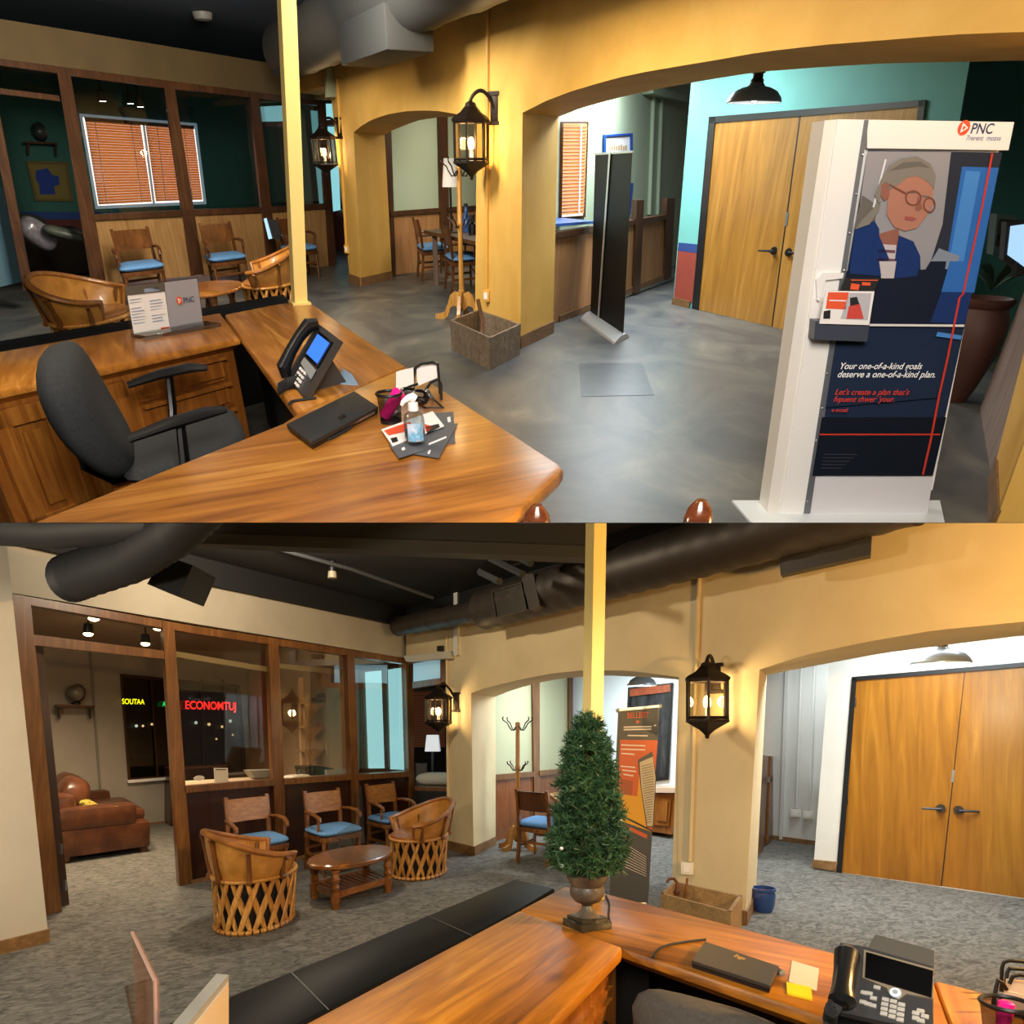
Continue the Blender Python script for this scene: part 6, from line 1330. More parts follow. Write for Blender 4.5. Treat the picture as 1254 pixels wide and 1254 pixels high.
# back room seen through the passage
WB_ = W_(WY[0] + vn * 4.2, WY[1] + vn * 4.2, vn)
m = slab(R, WB_, [(440, 780), (560, 780), (560, 1040), (440, 1040)], .1); struct(m.build('wall_passage', flat('dark_back_room', '3a2f28', .7)), 'dim back room wall seen through the passage', 'wall')
t = thing('window_blind', 'brown wooden blind in the back room behind the far lantern', 'blind', R.wl(522, 915, WB_, -.1)); m = MB()
for i in range(24):
    y = 846 + i * 2.9; m.prism([R.wl(506, y, WB_, -.06), R.wl(545, y, WB_, -.06), R.wl(545, y + 2.3, WB_, -.09), R.wl(506, y + 2.3, WB_, -.09)], (0, 0, .004))
m.build('slats', flat('brown_slats', '8a5a38', .5, emit='8a5030', es=.12), t, room=True); m = slab(R, WB_, [(505, 843), (546, 842), (546, 846), (505, 847)], .08, -.1); m.build('head_rail', m_pwood, t, room=True)  # faint glow put into the slat colour
p = R.at(529, 958, R.wl(529, 958, WY, 2.2).y); t = thing('passage_desk', 'wooden desk in the back room carrying the white table lamp', 'desk', Vector((p.x, p.y, 0)))
q = [R.fl(x, y, .76) for x, y in ((508, 959), (546, 957), (548, 965), (508, 964))]; m = MB(); m.prism(q, (0, 0, -.05)); m.build('top', m_pwoodB, t, room=True)
m = MB(); m.prism([q[3] + Vector((0, 0, -.05)), q[2] + Vector((0, 0, -.05)), q[2] - Vector((0, 0, .5)), q[3] - Vector((0, 0, .5))], vn * .05); m.build('front_panel', m_black, t, room=True)
lp = R.fl(530, 960, .76); k_ = R.cd(lp) / F; t = thing('table_lamp', 'table lamp with white square shade in the back room', 'lamp', lp)
m = MB(); m.lathe([(.12, 0), (.12, .02), (.02, .03), (.02, 40 * k_)], 14); m.build('base', m_black, t)
m = MB(); m.loft([[(9 * k_ * x, 9 * k_ * y, 40 * k_) for x, y in ((-1, -1), (1, -1), (1, 1), (-1, 1))], [(7 * k_ * x, 7 * k_ * y, 60 * k_) for x, y in ((-1, -1), (1, -1), (1, 1), (-1, 1))]], caps=False); m.build('lamp_shade', flat('white_shade', 'eef2f5', .6, emit='dfeaf5', es=.5), t, fix=False)
p = R.fl(521, 962, .76); t = thing('desktop_monitor', 'dark monitor on the back room desk left of the white lamp', 'monitor', p); k_ = R.cd(p) / F
m = MB(); m.box((-6 * k_, .1, 14 * k_), (14 * k_, .1, 26 * k_)); m.build('screen', m_black, t); m = MB(); m.box((-4 * k_, .1, .01), (8 * k_, .3, .02)); m.build('stand', m_black, t)
p = R.fl(534, 961.5, .76); o = MB(); o.cushion(p + Vector((0, 0, .10)), (.62, .3, .2)); tag(o.build('crumpled_bag', flat('pale_bag', 'b9bdb5', .6), None, origin=p), 'crumpled pale bag on the back room desk', 'bag')
fchB = yaw(.733, -.68)
chB = side_chair('side_chair', 'blue seated side chair behind the front barrel chair', R.fl(314, 1027, .48).xy.to_3d(), fchB, KB, m_chairwood, m_chairback, 'side chairs along the partition')
dup(chB, R.fl(408, 1014, .48).xy.to_3d(), fchB, 'blue seated side chair behind the coffee table', 'side chairs along the partition')
dup(chB, R.fl(480, 1000, .48).xy.to_3d(), fchB, 'blue seated side chair below the cyan panes', 'side chairs along the partition')
dup(chB, R.fl(523, 977, .48).xy.to_3d(), yaw(.2, .98), 'blue seated chair in the back room passage', 'side chairs of the lower room')
bcB = barrel_chair('barrel_chair', 'leather barrel chair seen from behind, left of the coffee table', R.fl(313, 1128).xy.to_3d(), yaw(.72, .70), KB, 'leather barrel chairs of the lower room')
dup(bcB, R.fl(513, 1069).xy.to_3d(), yaw(-.78, -.60), 'leather barrel chair turned left, right of the coffee table', 'leather barrel chairs of the lower room')
# coffee table with turned legs and slatted shelf
ctb = R.fl(431, 1096).xy.to_3d(); kk = R.cd(ctb) / F; ra = 54 * kk; zt = R.at(431, 1046, ctb.y).z
t = thing('coffee_table', 'oval wooden coffee table with turned legs and slatted shelf', 'table', ctb, math.atan2(bt_v.y, bt_v.x), None, KB)
def oval(r_, z): return [Vector((r_ * 1.0 * math.cos(a), r_ * .72 * math.sin(a), z)) for a in [2 * math.pi * i / 44 for i in range(44)]]
m = MB(); m.loft([oval(ra * .93, zt - .05), oval(ra, zt - .038), oval(ra, zt - .012), oval(ra * .975, zt)]); m.build('tabletop', m_ctop, t)
lx, ly = ra * .66, ra * .44
for sx in (-1, 1):
    for sy in (-1, 1):
        m = MB(); m.lathe([(.035, 0), (.04, .02), (.04, .05), (.045, .06), (.045, .15), (.03, .16), (.042, .19), (.03, .22), (.045, .26), (.03, .31), (.042, .34), (.042, zt - .05)], 14, (sx * lx, sy * ly, 0)); m.build('leg', m_ctop, t)
    m = MB(); m.box((sx * lx, 0, .12), (.035, ly * 2, .06)); m.build('shelf_rail', m_ctop, t)
for sy in (-1, 1): m = MB(); m.box((0, sy * ly, .12), (lx * 2, .035, .06)); m.build('shelf_rail', m_ctop, t)
for i in range(9): m = MB(); m.box((-lx + (i + 1) * lx * .2, 0, .14), (.035, ly * 2, .018)); m.build('shelf_slat', m_ctop, t)
# thin acrylic sheet and discs standing on the counter edge (seen against the table)
pa = R.fl(440, 1062, zt); t = thing('acrylic_stand', 'clear acrylic stand with a disc on the oval coffee table', 'acrylic stand', pa)
m_ac2 = glass('thin_acrylic', 'f2f2ee', .08); yy = pa.y
m = MB(); c = R.at(417, 1039, yy); r_ = 16 * R.cd(c) / F; m.prism([c + Vector((r_ * math.cos(a), 0, r_ * 1.0 * math.sin(a))) for a in [2 * math.pi * i / 28 for i in range(28)]], (0, .012, 0)); m.build('disc', m_ac2, t, room=True)
m = MB(); m.prism([R.at(x, y, yy + .03) for x, y in ((427, 1062), (430, 1049), (437, 1042), (441, 1043), (442, 1052), (453, 1057))], (0, .012, 0)); m.build('support_plate', m_ac2, t, room=True)
m = MB(); m.prism([R.at(x, y, yy + .2) for x, y in ((439, 963), (442, 963), (447, 1033), (415, 1035), (413, 1020), (436, 1005))], (0, .008, 0)); m.build('back_sheet', m_ac2, t, room=True)
# ---- ceiling: ducts, beams, track lights
dz = 3.12; da = WY[0] - d * 1.75 - vn * .42; db = WY[0] + d * 12 - vn * .42
def duct_seg(a, b, r_, name, mt, t_, every=4, N=40):
    m = MB(); m.tube([lerp(a, b, i / N) for i in range(N + 1)], [r_ + (.01 if i % every == 0 else 0) for i in range(N + 1)], 26); return m.build(name, mt, t_, room=True)
def on_duct(x, y, off=-.42): return R.wl(x, y, WY, off)
t = thing('air_duct', 'dark brown round air duct along the top of the cream wall', 'duct', on_duct(600, 745))
k1 = on_duct(488, 767); k2 = on_duct(592, 747); k3 = on_duct(760, 697); k4 = on_duct(960, 645); k5 = on_duct(1120, 598)
duct_seg(k1, k2, .13, 'small_duct', m_ductB, t, 9)
duct_seg(k2 + (k3 - k2).normalized() * .05, k5, .225, 'large_duct', m_ductB, t, 3, 60)
gq = [(601, 724), (638, 713), (645, 746), (606, 757)]
m = MB(); fr_ = slab(R, WY, gq, .06, -.42 - .25); bmd = fr_; fr_.build('grille', flat('grille_brown', '2a261f', .5), t, room=True)
m = MB()
for i in range(4): slab(R, WY, [gq[i], gq[(i + 1) % 4], (lerp(gq[(i + 1) % 4][0], 622, .1), lerp(gq[(i + 1) % 4][1], 735, .1)), (lerp(gq[i][0], 622, .1), lerp(gq[i][1], 735, .1))], .05, -.42 - .27, m)
m.build('grille_frame', m_ductB, t, room=True)
m = slab(R, WY, [(638, 704), (653, 702), (661, 742), (648, 747)], .3, -.68); m.build('collar', m_ductB, t, room=True)
t = thing('ceiling_panel_box', 'flat dark box hanging under the duct at the upper right', 'panel', on_duct(1010, 675)); m = slab(R, WY, [(953, 671), (1068, 645), (1066, 679), (956, 704)], .12, -.34); m.build('housing', flat('dark_brown_box', '2e281e', .5), t, room=True); m = slab(R, WY, [(960, 668), (1062, 645), (1062, 630), (960, 650)], .04, -.30); m.build('hanger', m_ductB, t, room=True)
t = thing('air_duct', 'dark grey ribbed flexible duct at the upper left over the door', 'duct', R.at(150, 700, 4.8))
kx = lambda x, y, yy: R.at(x, y, yy)
g1 = [kx(300, 560, 4.3), kx(255, 610, 4.4), kx(212, 650, 4.5), kx(160, 683, 4.7), kx(95, 705, 4.9), kx(84, 709, 4.95)]
P_ = []
for i in range(len(g1) - 1):
    for q in range(10): P_.append(lerp(g1[i], g1[i + 1], q / 10))
P_.append(g1[-1]); m = MB(); m.tube(P_, [.155 + (.007 if i % 2 else 0) for i in range(len(P_))], 22); m.build('flexible_duct', m_ductG, t, room=True)
m = MB(); m.tube([kx(-90, 640, 4.7), kx(60, 648, 4.6), kx(190, 640, 4.5)], .12, 20); m.build('branch_duct', m_ductG, t, room=True)
m = MB(); m.prism([kx(180, 715, 5.0), kx(219, 730, 4.9), kx(236, 692, 5.0), kx(200, 680, 5.1)], (0, .42, .0)); m.build('square_outlet', m_ductG, t, room=True)
t = thing('ceiling_beam', 'dark grey steel beam crossing the black ceiling', 'beam', R.at(480, 668, 5.6))
a, b = R.at(205, 664, 6.2), R.at(742, 684, 5.4); m = MB(); m.prism([a, b, b + Vector((0, 0, .09)), a + Vector((0, 0, .09))], (0, .18, 0)); m.build('lower_flange', flat('beam_grey', '34322c', .7), t, room=True)
m = MB(); m.prism([a + Vector((0, .05, .09)), b + Vector((0, .05, .09)), b + Vector((0, .05, .5)), a + Vector((0, .05, .5))], (0, .06, 0)); m.build('web', flat('beam_dark', '2a2824', .6), t, room=True)
t = thing('track_rail', 'thin dark track rail under the black ceiling', 'rail', R.at(450, 700, 7.5)); m = MB(); m.tube([R.at(330, 669, 7.3), R.at(430, 697, 8.0), R.at(530, 732, 8.8)], .022, 8); m.build('rail', flat('rail_grey', '3a3c40', .5), t, room=True)
t = thing('track_spotlight', 'small pale track spotlight hanging from the dark ceiling', 'spotlight', R.at(407, 702, 7.9)); c = R.at(407, 700, 7.9); m = MB(); m.cyl(c, c + Vector((0, 0, -.07)), .045, .05, 14); m.build('lens_ring', flat('dim_lens', '9a927e', .4), t, room=True); m = MB(); m.cyl(c, c + Vector((0, 0, .14)), .045, .04, 12); m.build('lamp_shade', m_black, t, room=True); m = MB(); m.box(c + Vector((-.15, 0, .14)), (.3, .06, .06)); m.build('adapter', m_ductG, t, room=True)
for i, (a, b) in enumerate(((( 600, 683), (640, 703)), ((588, 700), (612, 712)), ((625, 690), (690, 668)), ((618, 672), (650, 690)))):
    o = MB(); pa_, pb_ = R.at(a[0], a[1], 7.0), R.at(b[0], b[1], 6.6); o.tube([pa_, pb_], .035, 6); tag(o.build('brace_bar', m_ductG, None, origin=pa_), 'dark metal brace bar above the duct collar', 'brace', 'ceiling braces')
# spotlights in the lounge
for i, (px, off) in enumerate((((115, 757), 1.2), ((108, 776), 2.6), ((194, 769), 1.0), ((178, 788), 2.4))):
    p = R.wl(px[0], px[1], WP, off); p2 = p; t = thing('ceiling_spotlight', ['bright spotlight upper left of the four in the transom pane', 'bright spotlight lower left of the four in the transom pane', 'bright spotlight upper right of the four in the transom pane', 'small spotlight lower right of the four in the transom pane'][i], 'spotlight', p, 0, 'lounge spotlights of the lower room')
    m = MB(); m.lathe([(.05, .0), (.06, .03), (.05, .12), (.02, .13)], 14); m.build('lamp_shade', m_black, t)
    m = MB(); m.ball((0, 0, -.004), (.055, .055, .03), 12, 8); m.build('lens', emis('spot_lens_warm', 'ffe2b0', 16), t); m = MB(); m.cyl((0, 0, .12), (0, 0, max(.2, 2.95 - p.z)), .01, .01, 6); m.build('stem', m_black, t); lamp('SPOT', 'spot_light', p - Vector((0, 0, .06)), 170, (1.0, .76, .5), .05, p + Vector((-.3, .3, -3)), 150)
# lanterns and conduits
lantern('large wall lantern on the cream wall right of the small arch', R, WY, (866, 856), (877, 831), .175, .335, 36, 'cream wall lanterns')
lantern('farther wall lantern over the passage at the corner', R, WY, (537, 869), (560, 860), .165, .32, 32, 'cream wall lanterns')
m_cp = flat('cream_painted_pipe', 'cdbb92', .55); m_cpw = flat('white_socket', 'ded8c8', .5)
conduit('cream conduit pipe running down beside the large lantern', R, WY, (857, 690), (845, 1055), (842, 1063), .02, m_cp, m_cpw, (.11, .05, .11))
conduit('white conduit pipe running down beside the farther lantern', R, WY, (547, 779), (549, 992), (548, 1001), .02, m_cp, m_cpw)
t = thing('conduit_pipe', 'white conduit pipe running level under the brown duct', 'pipe', R.wl(600, 755, WY)); m = MB(); m.cyl(R.wl(546, 767, WY, -.03), R.wl(640, 745, WY, -.03), .02, .02, 8); m.build('pipe', m_cp, t, room=True)
# ---- nook beyond the small arch
for i, q in enumerate([[(600, 800), (652, 800), (654, 946), (606, 950)], [(661, 800), (698, 800), (698, 942), (661, 946)]]):
    m = slab(R, WN, q, .02, .05); struct(m.build('window_%d' % (9 + i), m_frostB), ['frosted pane behind the coat rack', 'frosted pane left of the tree'][i], 'window')
trim('trim_15', [[(652, 800), (661, 800), (661, 1020), (655, 1021)]], m_pwoodB, WN, .1, 'wooden stile between the frosted nook panes')
trim('trim_16', [[(697, 800), (704, 800), (703, 1015), (697, 1016)]], m_pwoodB, WN, .1, 'wooden stile left of the cream post')
trim('trim_17', [[(604, 949), (654, 945), (654, 951), (605, 956)], [(661, 944), (697, 941), (697, 947), (661, 950)]], m_pwoodB, WN, .1, 'wooden rail under the frosted nook panes', -.02)
trim('trim_18', [[(703, 828), (740, 824), (740, 829), (710, 833), (710, 1010), (703, 1012)], [(731, 828), (739, 827), (737, 1000), (730, 1001)]], m_pwoodB, WN, .1, 'wooden frame of the nook door behind the cream post')
trim('wall_panel_4', [[(605, 955), (654, 950), (655, 1021), (607, 1031)], [(661, 949), (697, 946), (697, 1016), (661, 1021)]], wood('nook_panel_lower', '4a2410', '7a4420', '935a30', 0, 'z', 1.0, .4, .2), WN, .06, 'reddish wooden panels of the nook', .03, 'wall panel')
m = slab(R, WN, [(560, 720), (760, 720), (760, 802), (560, 802)], .1); struct(m.build('wall_nook', m_white_w), 'white wall above the frosted nook panes', 'wall')
m = slab(R, WN, [(708, 830), (732, 828), (731, 1001), (709, 1011)], .03, .12); struct(m.build('window_11', m_frostB), 'frosted pane of the nook door', 'window')
m = slab(R, WF, [(620, 700), (900, 700), (900, 1035), (620, 1000)], .1); struct(m.build('wall_far', flat('pale_blue_white_paint', 'd3dde2', .7)), 'pale white far wall of the nook with the dark window', 'wall')
fm = MB(); fo = [(769, 842), (823, 836), (818, 955), (764, 962)]; fi = [(772, 846), (820, 840), (815.5, 951), (767, 957)]
for i in range(4): slab(R, WF, [fo[i], fo[(i + 1) % 4], fi[(i + 1) % 4], fi[i]], .08, -.05, fm)
wf = struct(fm.build('window_12', m_black), 'dark nook window behind the roll-up banner', 'window'); ROOT[wf.name] = (Matrix(), Matrix.Identity(3))
m = slab(R, WF, fi, .01, -.02); m.build('pane', mottled('night_pane', [(.35, '15171a'), (.6, '2e3034'), (.8, '5a544c')], 3, .15, stretch=(2, 2, .5)), wf, room=True)
m = slab(R, WF, [(771, 844), (821, 838), (821, 847), (771, 853)], .02, -.06); m.build('blind_rail', wood('red_blind', '5a2414', '7d3a22', '96502f', 0, 'x'), wf, room=True)
t = thing('nook_cabinet', 'brown wooden cabinet with pale counter under the dark nook window', 'cabinet', R.wl(810, 1022, WF, -.4))
m = slab(R, WF, [(740, 972), (829, 972), (823, 1022), (740, 1010)], .4, -.4); m.build('carcass', m_bodyB, t, room=True)
m = slab(R, WF, [(735, 964), (831, 965), (830, 971), (735, 970)], .5, -.5); m.build('counter_top', flat('pink_beige_counter', 'c4a890', .5), t, room=True)
m = slab(R, WF, [(803, 977), (822, 978), (819, 1012), (800, 1010)], .02, -.43); m.build('door', m_bodyB, t, room=True); m = slab(R, WF, [(806, 981), (818, 982), (816, 1006), (804, 1005)], .02, -.45); m.build('door_panel', m_body, t, room=True)
p = R.fl(690, 985, .72); t = thing('nook_table', 'wooden table behind the tree in the nook', 'table', Vector((p.x, p.y, 0))); q = [R.fl(x, y, .74) for x, y in ((672, 972), (690, 968), (760, 972), (760, 990), (690, 986))]
m = MB(); m.prism(q, (0, 0, -.05)); m.build('tabletop', m_bodyB, t, room=True); m = MB(); m.box((q[2].x - .3, q[2].y, .345), (.12, .12, .69)); m.build('leg', m_bodyB, t, room=True); m = MB(); m.box((q[0].x + .25, q[0].y - .1, .345), (.08, .08, .69)); m.build('leg', m_bodyB, t, room=True)
p = R.fl(754, 968, .74); o = MB(); o.cushion(p + Vector((0, 0, .1)), (.4, .3, .2)); tag(o.build('cloth_bag', flat('brick_red_cloth', 'b0532f', .7), None, origin=p), 'rust red bag on the nook table left of the banner', 'bag')
side_chair('side_chair', 'blue seated wooden chair beside the coat rack, seen from behind', R.fl(664, 1007, .47).xy.to_3d(), yaw(.55, .83), KB, m_chairwood, m_chairwoodA, 'nook chairs of the lower room')
cr = R.fl(634, 1040); coat_rack('wooden coat rack on the grey carpet inside the small arch', cr, R.at(632, 884, cr.y).z, None, 1.0, wood('rack_wood_golden', '7a4a1c', 'a8712f', 'c4924c', 0, 'z', 1.5, .35, .3), .4, 1.0)
pendant('polished pendant lamp in the nook over the banner', R, (786, 840), 8.8, .175, 1.2, 34, COOL)
pendant('polished pendant lamp in front of the oak doors', R, (1152, 813), 5.9, .215, 1.1, 46, COOL)
# ---- hall beyond the large arch
dn = MB(); dn.prism(tr(R, WD, [(1021, 740), (1500, 690), (1500, 1140), (1025, 1068), (996, 1063)]), vn * .12); struct(dn.build('wall_hall', m_white_w), 'white hall wall around the oak doors', 'wall')
m = slab(R, WR, [(900, 780), (1040, 760), (1040, 1041), (900, 1022)], .1); struct(m.build('wall_recess', m_white_w), 'white recess wall with two pipes left of the oak doors', 'wall')
trim('baseboard_recess', [[(930, 1021), (1000, 1030), (1000, 1036), (930, 1027)]], m_baseB, WR, .03, 'wooden baseboard of the white recess', -.03, 'baseboard')
m = slab(R, WD, [(995, 1053), (1026, 1056), (1023, 1067), (994, 1062)], .04, -.04); struct(m.build('baseboard_hall', m_baseB), 'wooden baseboard left of the oak doors', 'baseboard')
double_doors(R, WD, [[(1043, 829), (1500, 790), (1500, 796), (1043, 834)], [(1043, 829), (1049, 829), (1031, 1069), (1024, 1068)]], 'black frame around the golden oak doors',
    [([(1048, 833), (1181, 823), (1152, 1085), (1029, 1068)], 'left golden oak door, lever on its right'), ([(1182, 823), (1420, 803), (1400, 1121), (1153.5, 1085)], 'right golden oak door running out of the frame')],
    None, 0, m_doorB, [((1152, 990), -1), ((1174, 992), 1)], [(1166, 943), (1169.5, 943), (1168, 958), (1164.5, 958)], [(1047, 860), (1037, 980), (1030, 1050)], 1.6)
for i, x in enumerate((980, 996)):
    conduit(['white pipe with outlet in the recess, farther from the doors', 'white pipe with outlet in the recess, nearer the doors'][i], R, WR, (x + 3, 780), (x - 5, 990 + 2 * i), (x - 6, 996 + 2 * i), .018, m_white_w, m_cpw, (.14, .05, .11))
m = slab(R, WR, [(962, 800), (966, 800), (958, 1028), (954, 1028)], .05, -.05); struct(m.build('trim_19', m_white_w), 'white vertical strip on the recess wall', 'wall strip')
WHB = W_(R.fl(926, 1052), R.fl(945, 1030), un)
t = thing('half_wall_rail', 'short dark wooden half wall with posts beside the large arch', 'rail', R.fl(930, 1045))
for q, nm in (([(934, 924), (941, 927), (935, 1042), (926, 1050)], 'post'), ([(944, 926), (953, 928), (947, 1028), (940, 1034)], 'post')): m = slab(R, WHB, q, .12); m.build(nm, m_pwoodB, t, room=True)
m = slab(R, WHB, [(931, 953), (949, 950), (948, 957), (931, 960)], .10); m.build('cap_rail', m_pwoodB, t, room=True); m = slab(R, WHB, [(932, 958), (946, 956), (943, 1032), (928, 1046)], .04, .03); m.build('panel', m_redpan, t, room=True)
pt = R.fl(935, 1116); kk = R.cd(pt) / F; t = thing('blue_flower_pot', 'blue glazed pot with reddish soil on the carpet in the large arch', 'pot', pt)
m = MB(); r_ = 14.5 * kk; h_ = 29 * kk; m.lathe([(r_ * .7, 0), (r_ * .9, h_ * .3), (r_ * .98, h_ * .7), (r_ * .92, h_ * .85), (r_ * 1.02, h_ * .9), (r_ * 1.02, h_), (r_ * .88, h_), (r_ * .85, h_ * .8)], 28, caps=False); m.build('pot_body', flat('cobalt_glaze', '1d3c78', .25, coat=.5), t, fix=False); m = MB(); m.lathe([(.001, h_ * .86), (r_ * .86, h_ * .84)], 24); m.build('soil', mottled('red_soil', [(.3, '5a2a1a'), (.7, '8a4530')], 20, .9), t)
# ---- reception desks of the lower room
t, P, ins = worktop('reception_desk', 'orange pine desk top with drawers in the lower middle', [(636.5, 1114), (762.5, 1159), (760, 1165), (672, 1254), (560, 1370), (200, 1370), (370, 1254)], m_deskB)
fa, fb = ins(.025, 0)[1], ins(.025, 0)[4]; fx = (fb - fa).normalized(); fnrm = Vector((fx.y, -fx.x, 0)); fnrm = fnrm if fnrm.x > 0 else -fnrm; Lc = (fb - fa).length
iq = ins(.025, 0); m = MB(); m.prism([iq[1], iq[4], iq[5], iq[6], iq[0]], (0, 0, Z - .07)); m.build('carcass', m_bodyB, t, room=True)
def hnd(parent, x, z):
    m = MB(); c = fa + fx * x + Vector((0, 0, z)) + fnrm * .03
    m.tube([c - fx * .05, c - fx * .05 + fnrm * .04 + Vector((0, 0, -.005)), c + fx * .05 + fnrm * .04 + Vector((0, 0, -.005)), c + fx * .05], .010, 6); m.ball(c - fx * .05, .02, 8, 6); m.ball(c + fx * .05, .02, 8, 6); m.build('handle', m_iron, parent, room=True, label='dark iron drawer pull')
for i in range(3):
    z0 = .45 - i * .2; m = MB(); front(m, .10, .55, z0, z0 + .18, 0, .015); front(m, .14, .51, z0 + .03, z0 + .15, .015, .03); dr = m.build('drawer', m_bodyB, t, room=True); hnd(dr, .32, z0 + .09)
    m = MB(); front(m, .62, 1.15, z0, z0 + .18, 0, .015); front(m, .66, 1.11, z0 + .03, z0 + .15, .015, .03); dr = m.build('drawer', m_bodyB, t, room=True); hnd(dr, .88, z0 + .09)
t, P, ins = worktop('return_desk', 'orange pine return desk carrying urn, laptop and phone', [(637.5, 1113), (691, 1085), (745, 1094.5), (915, 1137.5), (1143, 1199), (1166, 1262), (1190, 1330), (1130, 1290), (1040, 1256), (960, 1228), (763, 1161)], m_deskB2)
iq = ins(.14, 0); m = MB(); m.prism([iq[1], iq[4], iq[4] - Vector((0, .05, 0)), iq[1] - Vector((0, .05, 0))], (0, 0, Z - .07)); m.build('modesty_panel', flat('dark_modesty', '1a0d06', .7), t, room=True)
m = MB(); m.prism([iq[10], iq[0], iq[1], iq[1] + Vector((.3, -.1, 0))], (0, 0, Z - .07)); m.build('dark_end_panel', flat('dark_end', '120a06', .7), t, room=True)
worktop('side_desk', 'orange pine desk top at the lower right under the pen cup', [(1144, 1199.5), (1206, 1215), (1254, 1229), (1400, 1270), (1400, 1400), (1200, 1350), (1168, 1262)], m_deskB)
t, P, ins = worktop('counter_ledge', 'black counter ledge behind the orange pine desk', [(200, 1254), (285, 1217), (420, 1163), (560, 1105), (630, 1076), (679, 1087), (636, 1113), (560, 1154), (372, 1252), (200, 1345), (100, 1300)], m_ebony, Z - .005, .04)
for a, b in (((355, 1190), (402, 1237)), ((522, 1121), (577, 1146))):
    m = MB(); m.prism([R.fl(a[0], a[1], Z - .004), R.fl(b[0], b[1], Z - .004), R.fl(b[0] + 1.3, b[1] - .6, Z - .004), R.fl(a[0] + 1.3, a[1] - .6, Z - .004)], (0, 0, .0008))
    m.build('seam_line', flat('seam_grey', '3a3a38', .5), t, room=True)
iq = ins(.08, 0); m = MB(); m.prism([iq[0], iq[4], iq[4] + Vector((.05, -.06, 0)), iq[0] + Vector((.05, -.06, 0))], (0, 0, Z - .05)); m.build('front_panel', m_ebony, t, room=True)
# cream post
pb = dk(722, 1099); tp = R.at(730, 640, pb.y); tp = pb + (tp - pb) * ((3.4 - Z) / (tp.z - pb.z)); k_ = R.cd(pb) / F; w = 8.3 * k_
t = thing('support_post', 'cream painted square post rising behind the small tree', 'post', pb); x = Vector((.93, .36, 0)); y = Vector((-.36, .93, 0)) * 1.3; sq = lambda c, s_: [c - x * s_ - y * s_, c + x * s_ - y * s_, c + x * s_ + y * s_, c - x * s_ + y * s_]
m = MB(); m.loft([sq(pb + Vector((0, 0, .012)), w), sq(tp, w * 1.02)]); m.build('shaft', m_polem, t, room=True); m = MB(); m.loft([sq(pb, w * 1.4), sq(pb + Vector((0, 0, .014)), w * 1.4)]); m.build('base_plate', m_polem, t, room=True)
# urn and tree
ub = dk(719, 1135); kk = R.cd(ub) / F; t = thing('stone_urn', 'brown stone urn holding the small tree on the return desk', 'urn', ub, .45)
H = 66 * kk; rr_ = 25 * kk; m_urn = mottled('aged_stone', [(.3, '2e2820'), (.55, '5d5242'), (.8, '857862')], 7, .5, .3, 25, coat=.1)
m = MB(); m.box((0, 0, H * .07), (rr_ * 1.75, rr_ * 1.75, H * .14), bev=.006); m.box((0, 0, H * .17), (rr_ * 1.45, rr_ * 1.45, H * .07), bev=.005); m.build('plinth', mottled('green_black_stone', [(.3, '16160f'), (.7, '3d3a2c')], 9, .25, coat=.4), t)
m = MB(); m.lathe([(rr_ * .62, H * .20), (rr_ * .45, H * .27), (rr_ * .28, H * .34), (rr_ * .24, H * .40), (rr_ * .34, H * .44), (rr_ * .6, H * .48), (rr_ * .82, H * .58), (rr_ * .86, H * .68), (rr_ * .78, H * .76), (rr_ * .84, H * .82), (rr_ * 1.0, H * .92), (rr_ * 1.0, H * .98), (rr_ * .88, H), (rr_ * .8, H * .9)], 32, caps=False); m.build('bowl', m_urn, t, fix=False)
m = MB(); m.lathe([(.001, H * .93), (rr_ * .84, H * .92)], 24); m.build('soil', m_stave, t)
tb = ub + Vector((0, 0, H * .9)); t = thing('christmas_tree', 'small green artificial fir tree with tiny lights in the stone urn', 'tree', tb); HT = 190 * kk
m = MB(); m.cyl((0, 0, 0), (0, 0, HT * .95), .022, .006, 8); m.build('trunk', m_stave, t)
rr = random.Random(11); m = MB(); m2 = MB(); lights = []
def needles(mb, a, b, n, ln):
    ax_ = (b - a).normalized()
    for i in range(n):
        f = rr.random(); c = lerp(a, b, f); v_ = Vector((rr.gauss(0, 1), rr.gauss(0, 1), rr.gauss(0, 1))); v_ = (v_ - ax_ * v_.dot(ax_)).normalized() * .8 + ax_ * .75; v_.normalize()
        s_ = v_.cross(Vector((rr.gauss(0, 1), rr.gauss(0, 1), rr.gauss(0, 1)))).normalized() * .0034; l_ = ln * rr.uniform(.7, 1.1)
        mb.poly([c - s_, c + s_, c + v_ * l_])
for i in range(560):
    f = (i + rr.random()) / 560; f = f ** 1.15; z = HT * (.0 + .97 * f); prof = (1 - f) ** .62 * 1.0; R0 = 46 * kk * (prof * (.88 + .24 * rr.random())) * (1 if f > .08 else .72 + f * 3.5) + .012
    a_ = rr.uniform(0, 2 * math.pi); dv = Vector((math.cos(a_), math.sin(a_), .22 + .35 * rr.random() + (.9 if f > .93 else 0))).normalized()
    s0 = Vector((0, 0, z)) + dv * R0 * .25; e0 = Vector((0, 0, z)) + dv * R0; m2.tube([s0, e0], [.0035, .002], 4)
    needles(m, lerp(s0, e0, .2), e0, 34, .042)
    for q in range(2):
        sd = (dv + Vector((rr.gauss(0, .6), rr.gauss(0, .6), rr.gauss(0, .3)))).normalized(); s1 = lerp(s0, e0, rr.uniform(.45, .85)); needles(m, s1, s1 + sd * .06, 18, .036)
    if i % 34 == 5: lights.append(e0)
m.build('needles', mottled('fir_green', [(.3, '1b3620'), (.55, '32562f'), (.8, '587a48')], 14, .6), t, fix=False)
m2.build('twigs', flat('twig_brown', '2c2a18', .8), t)
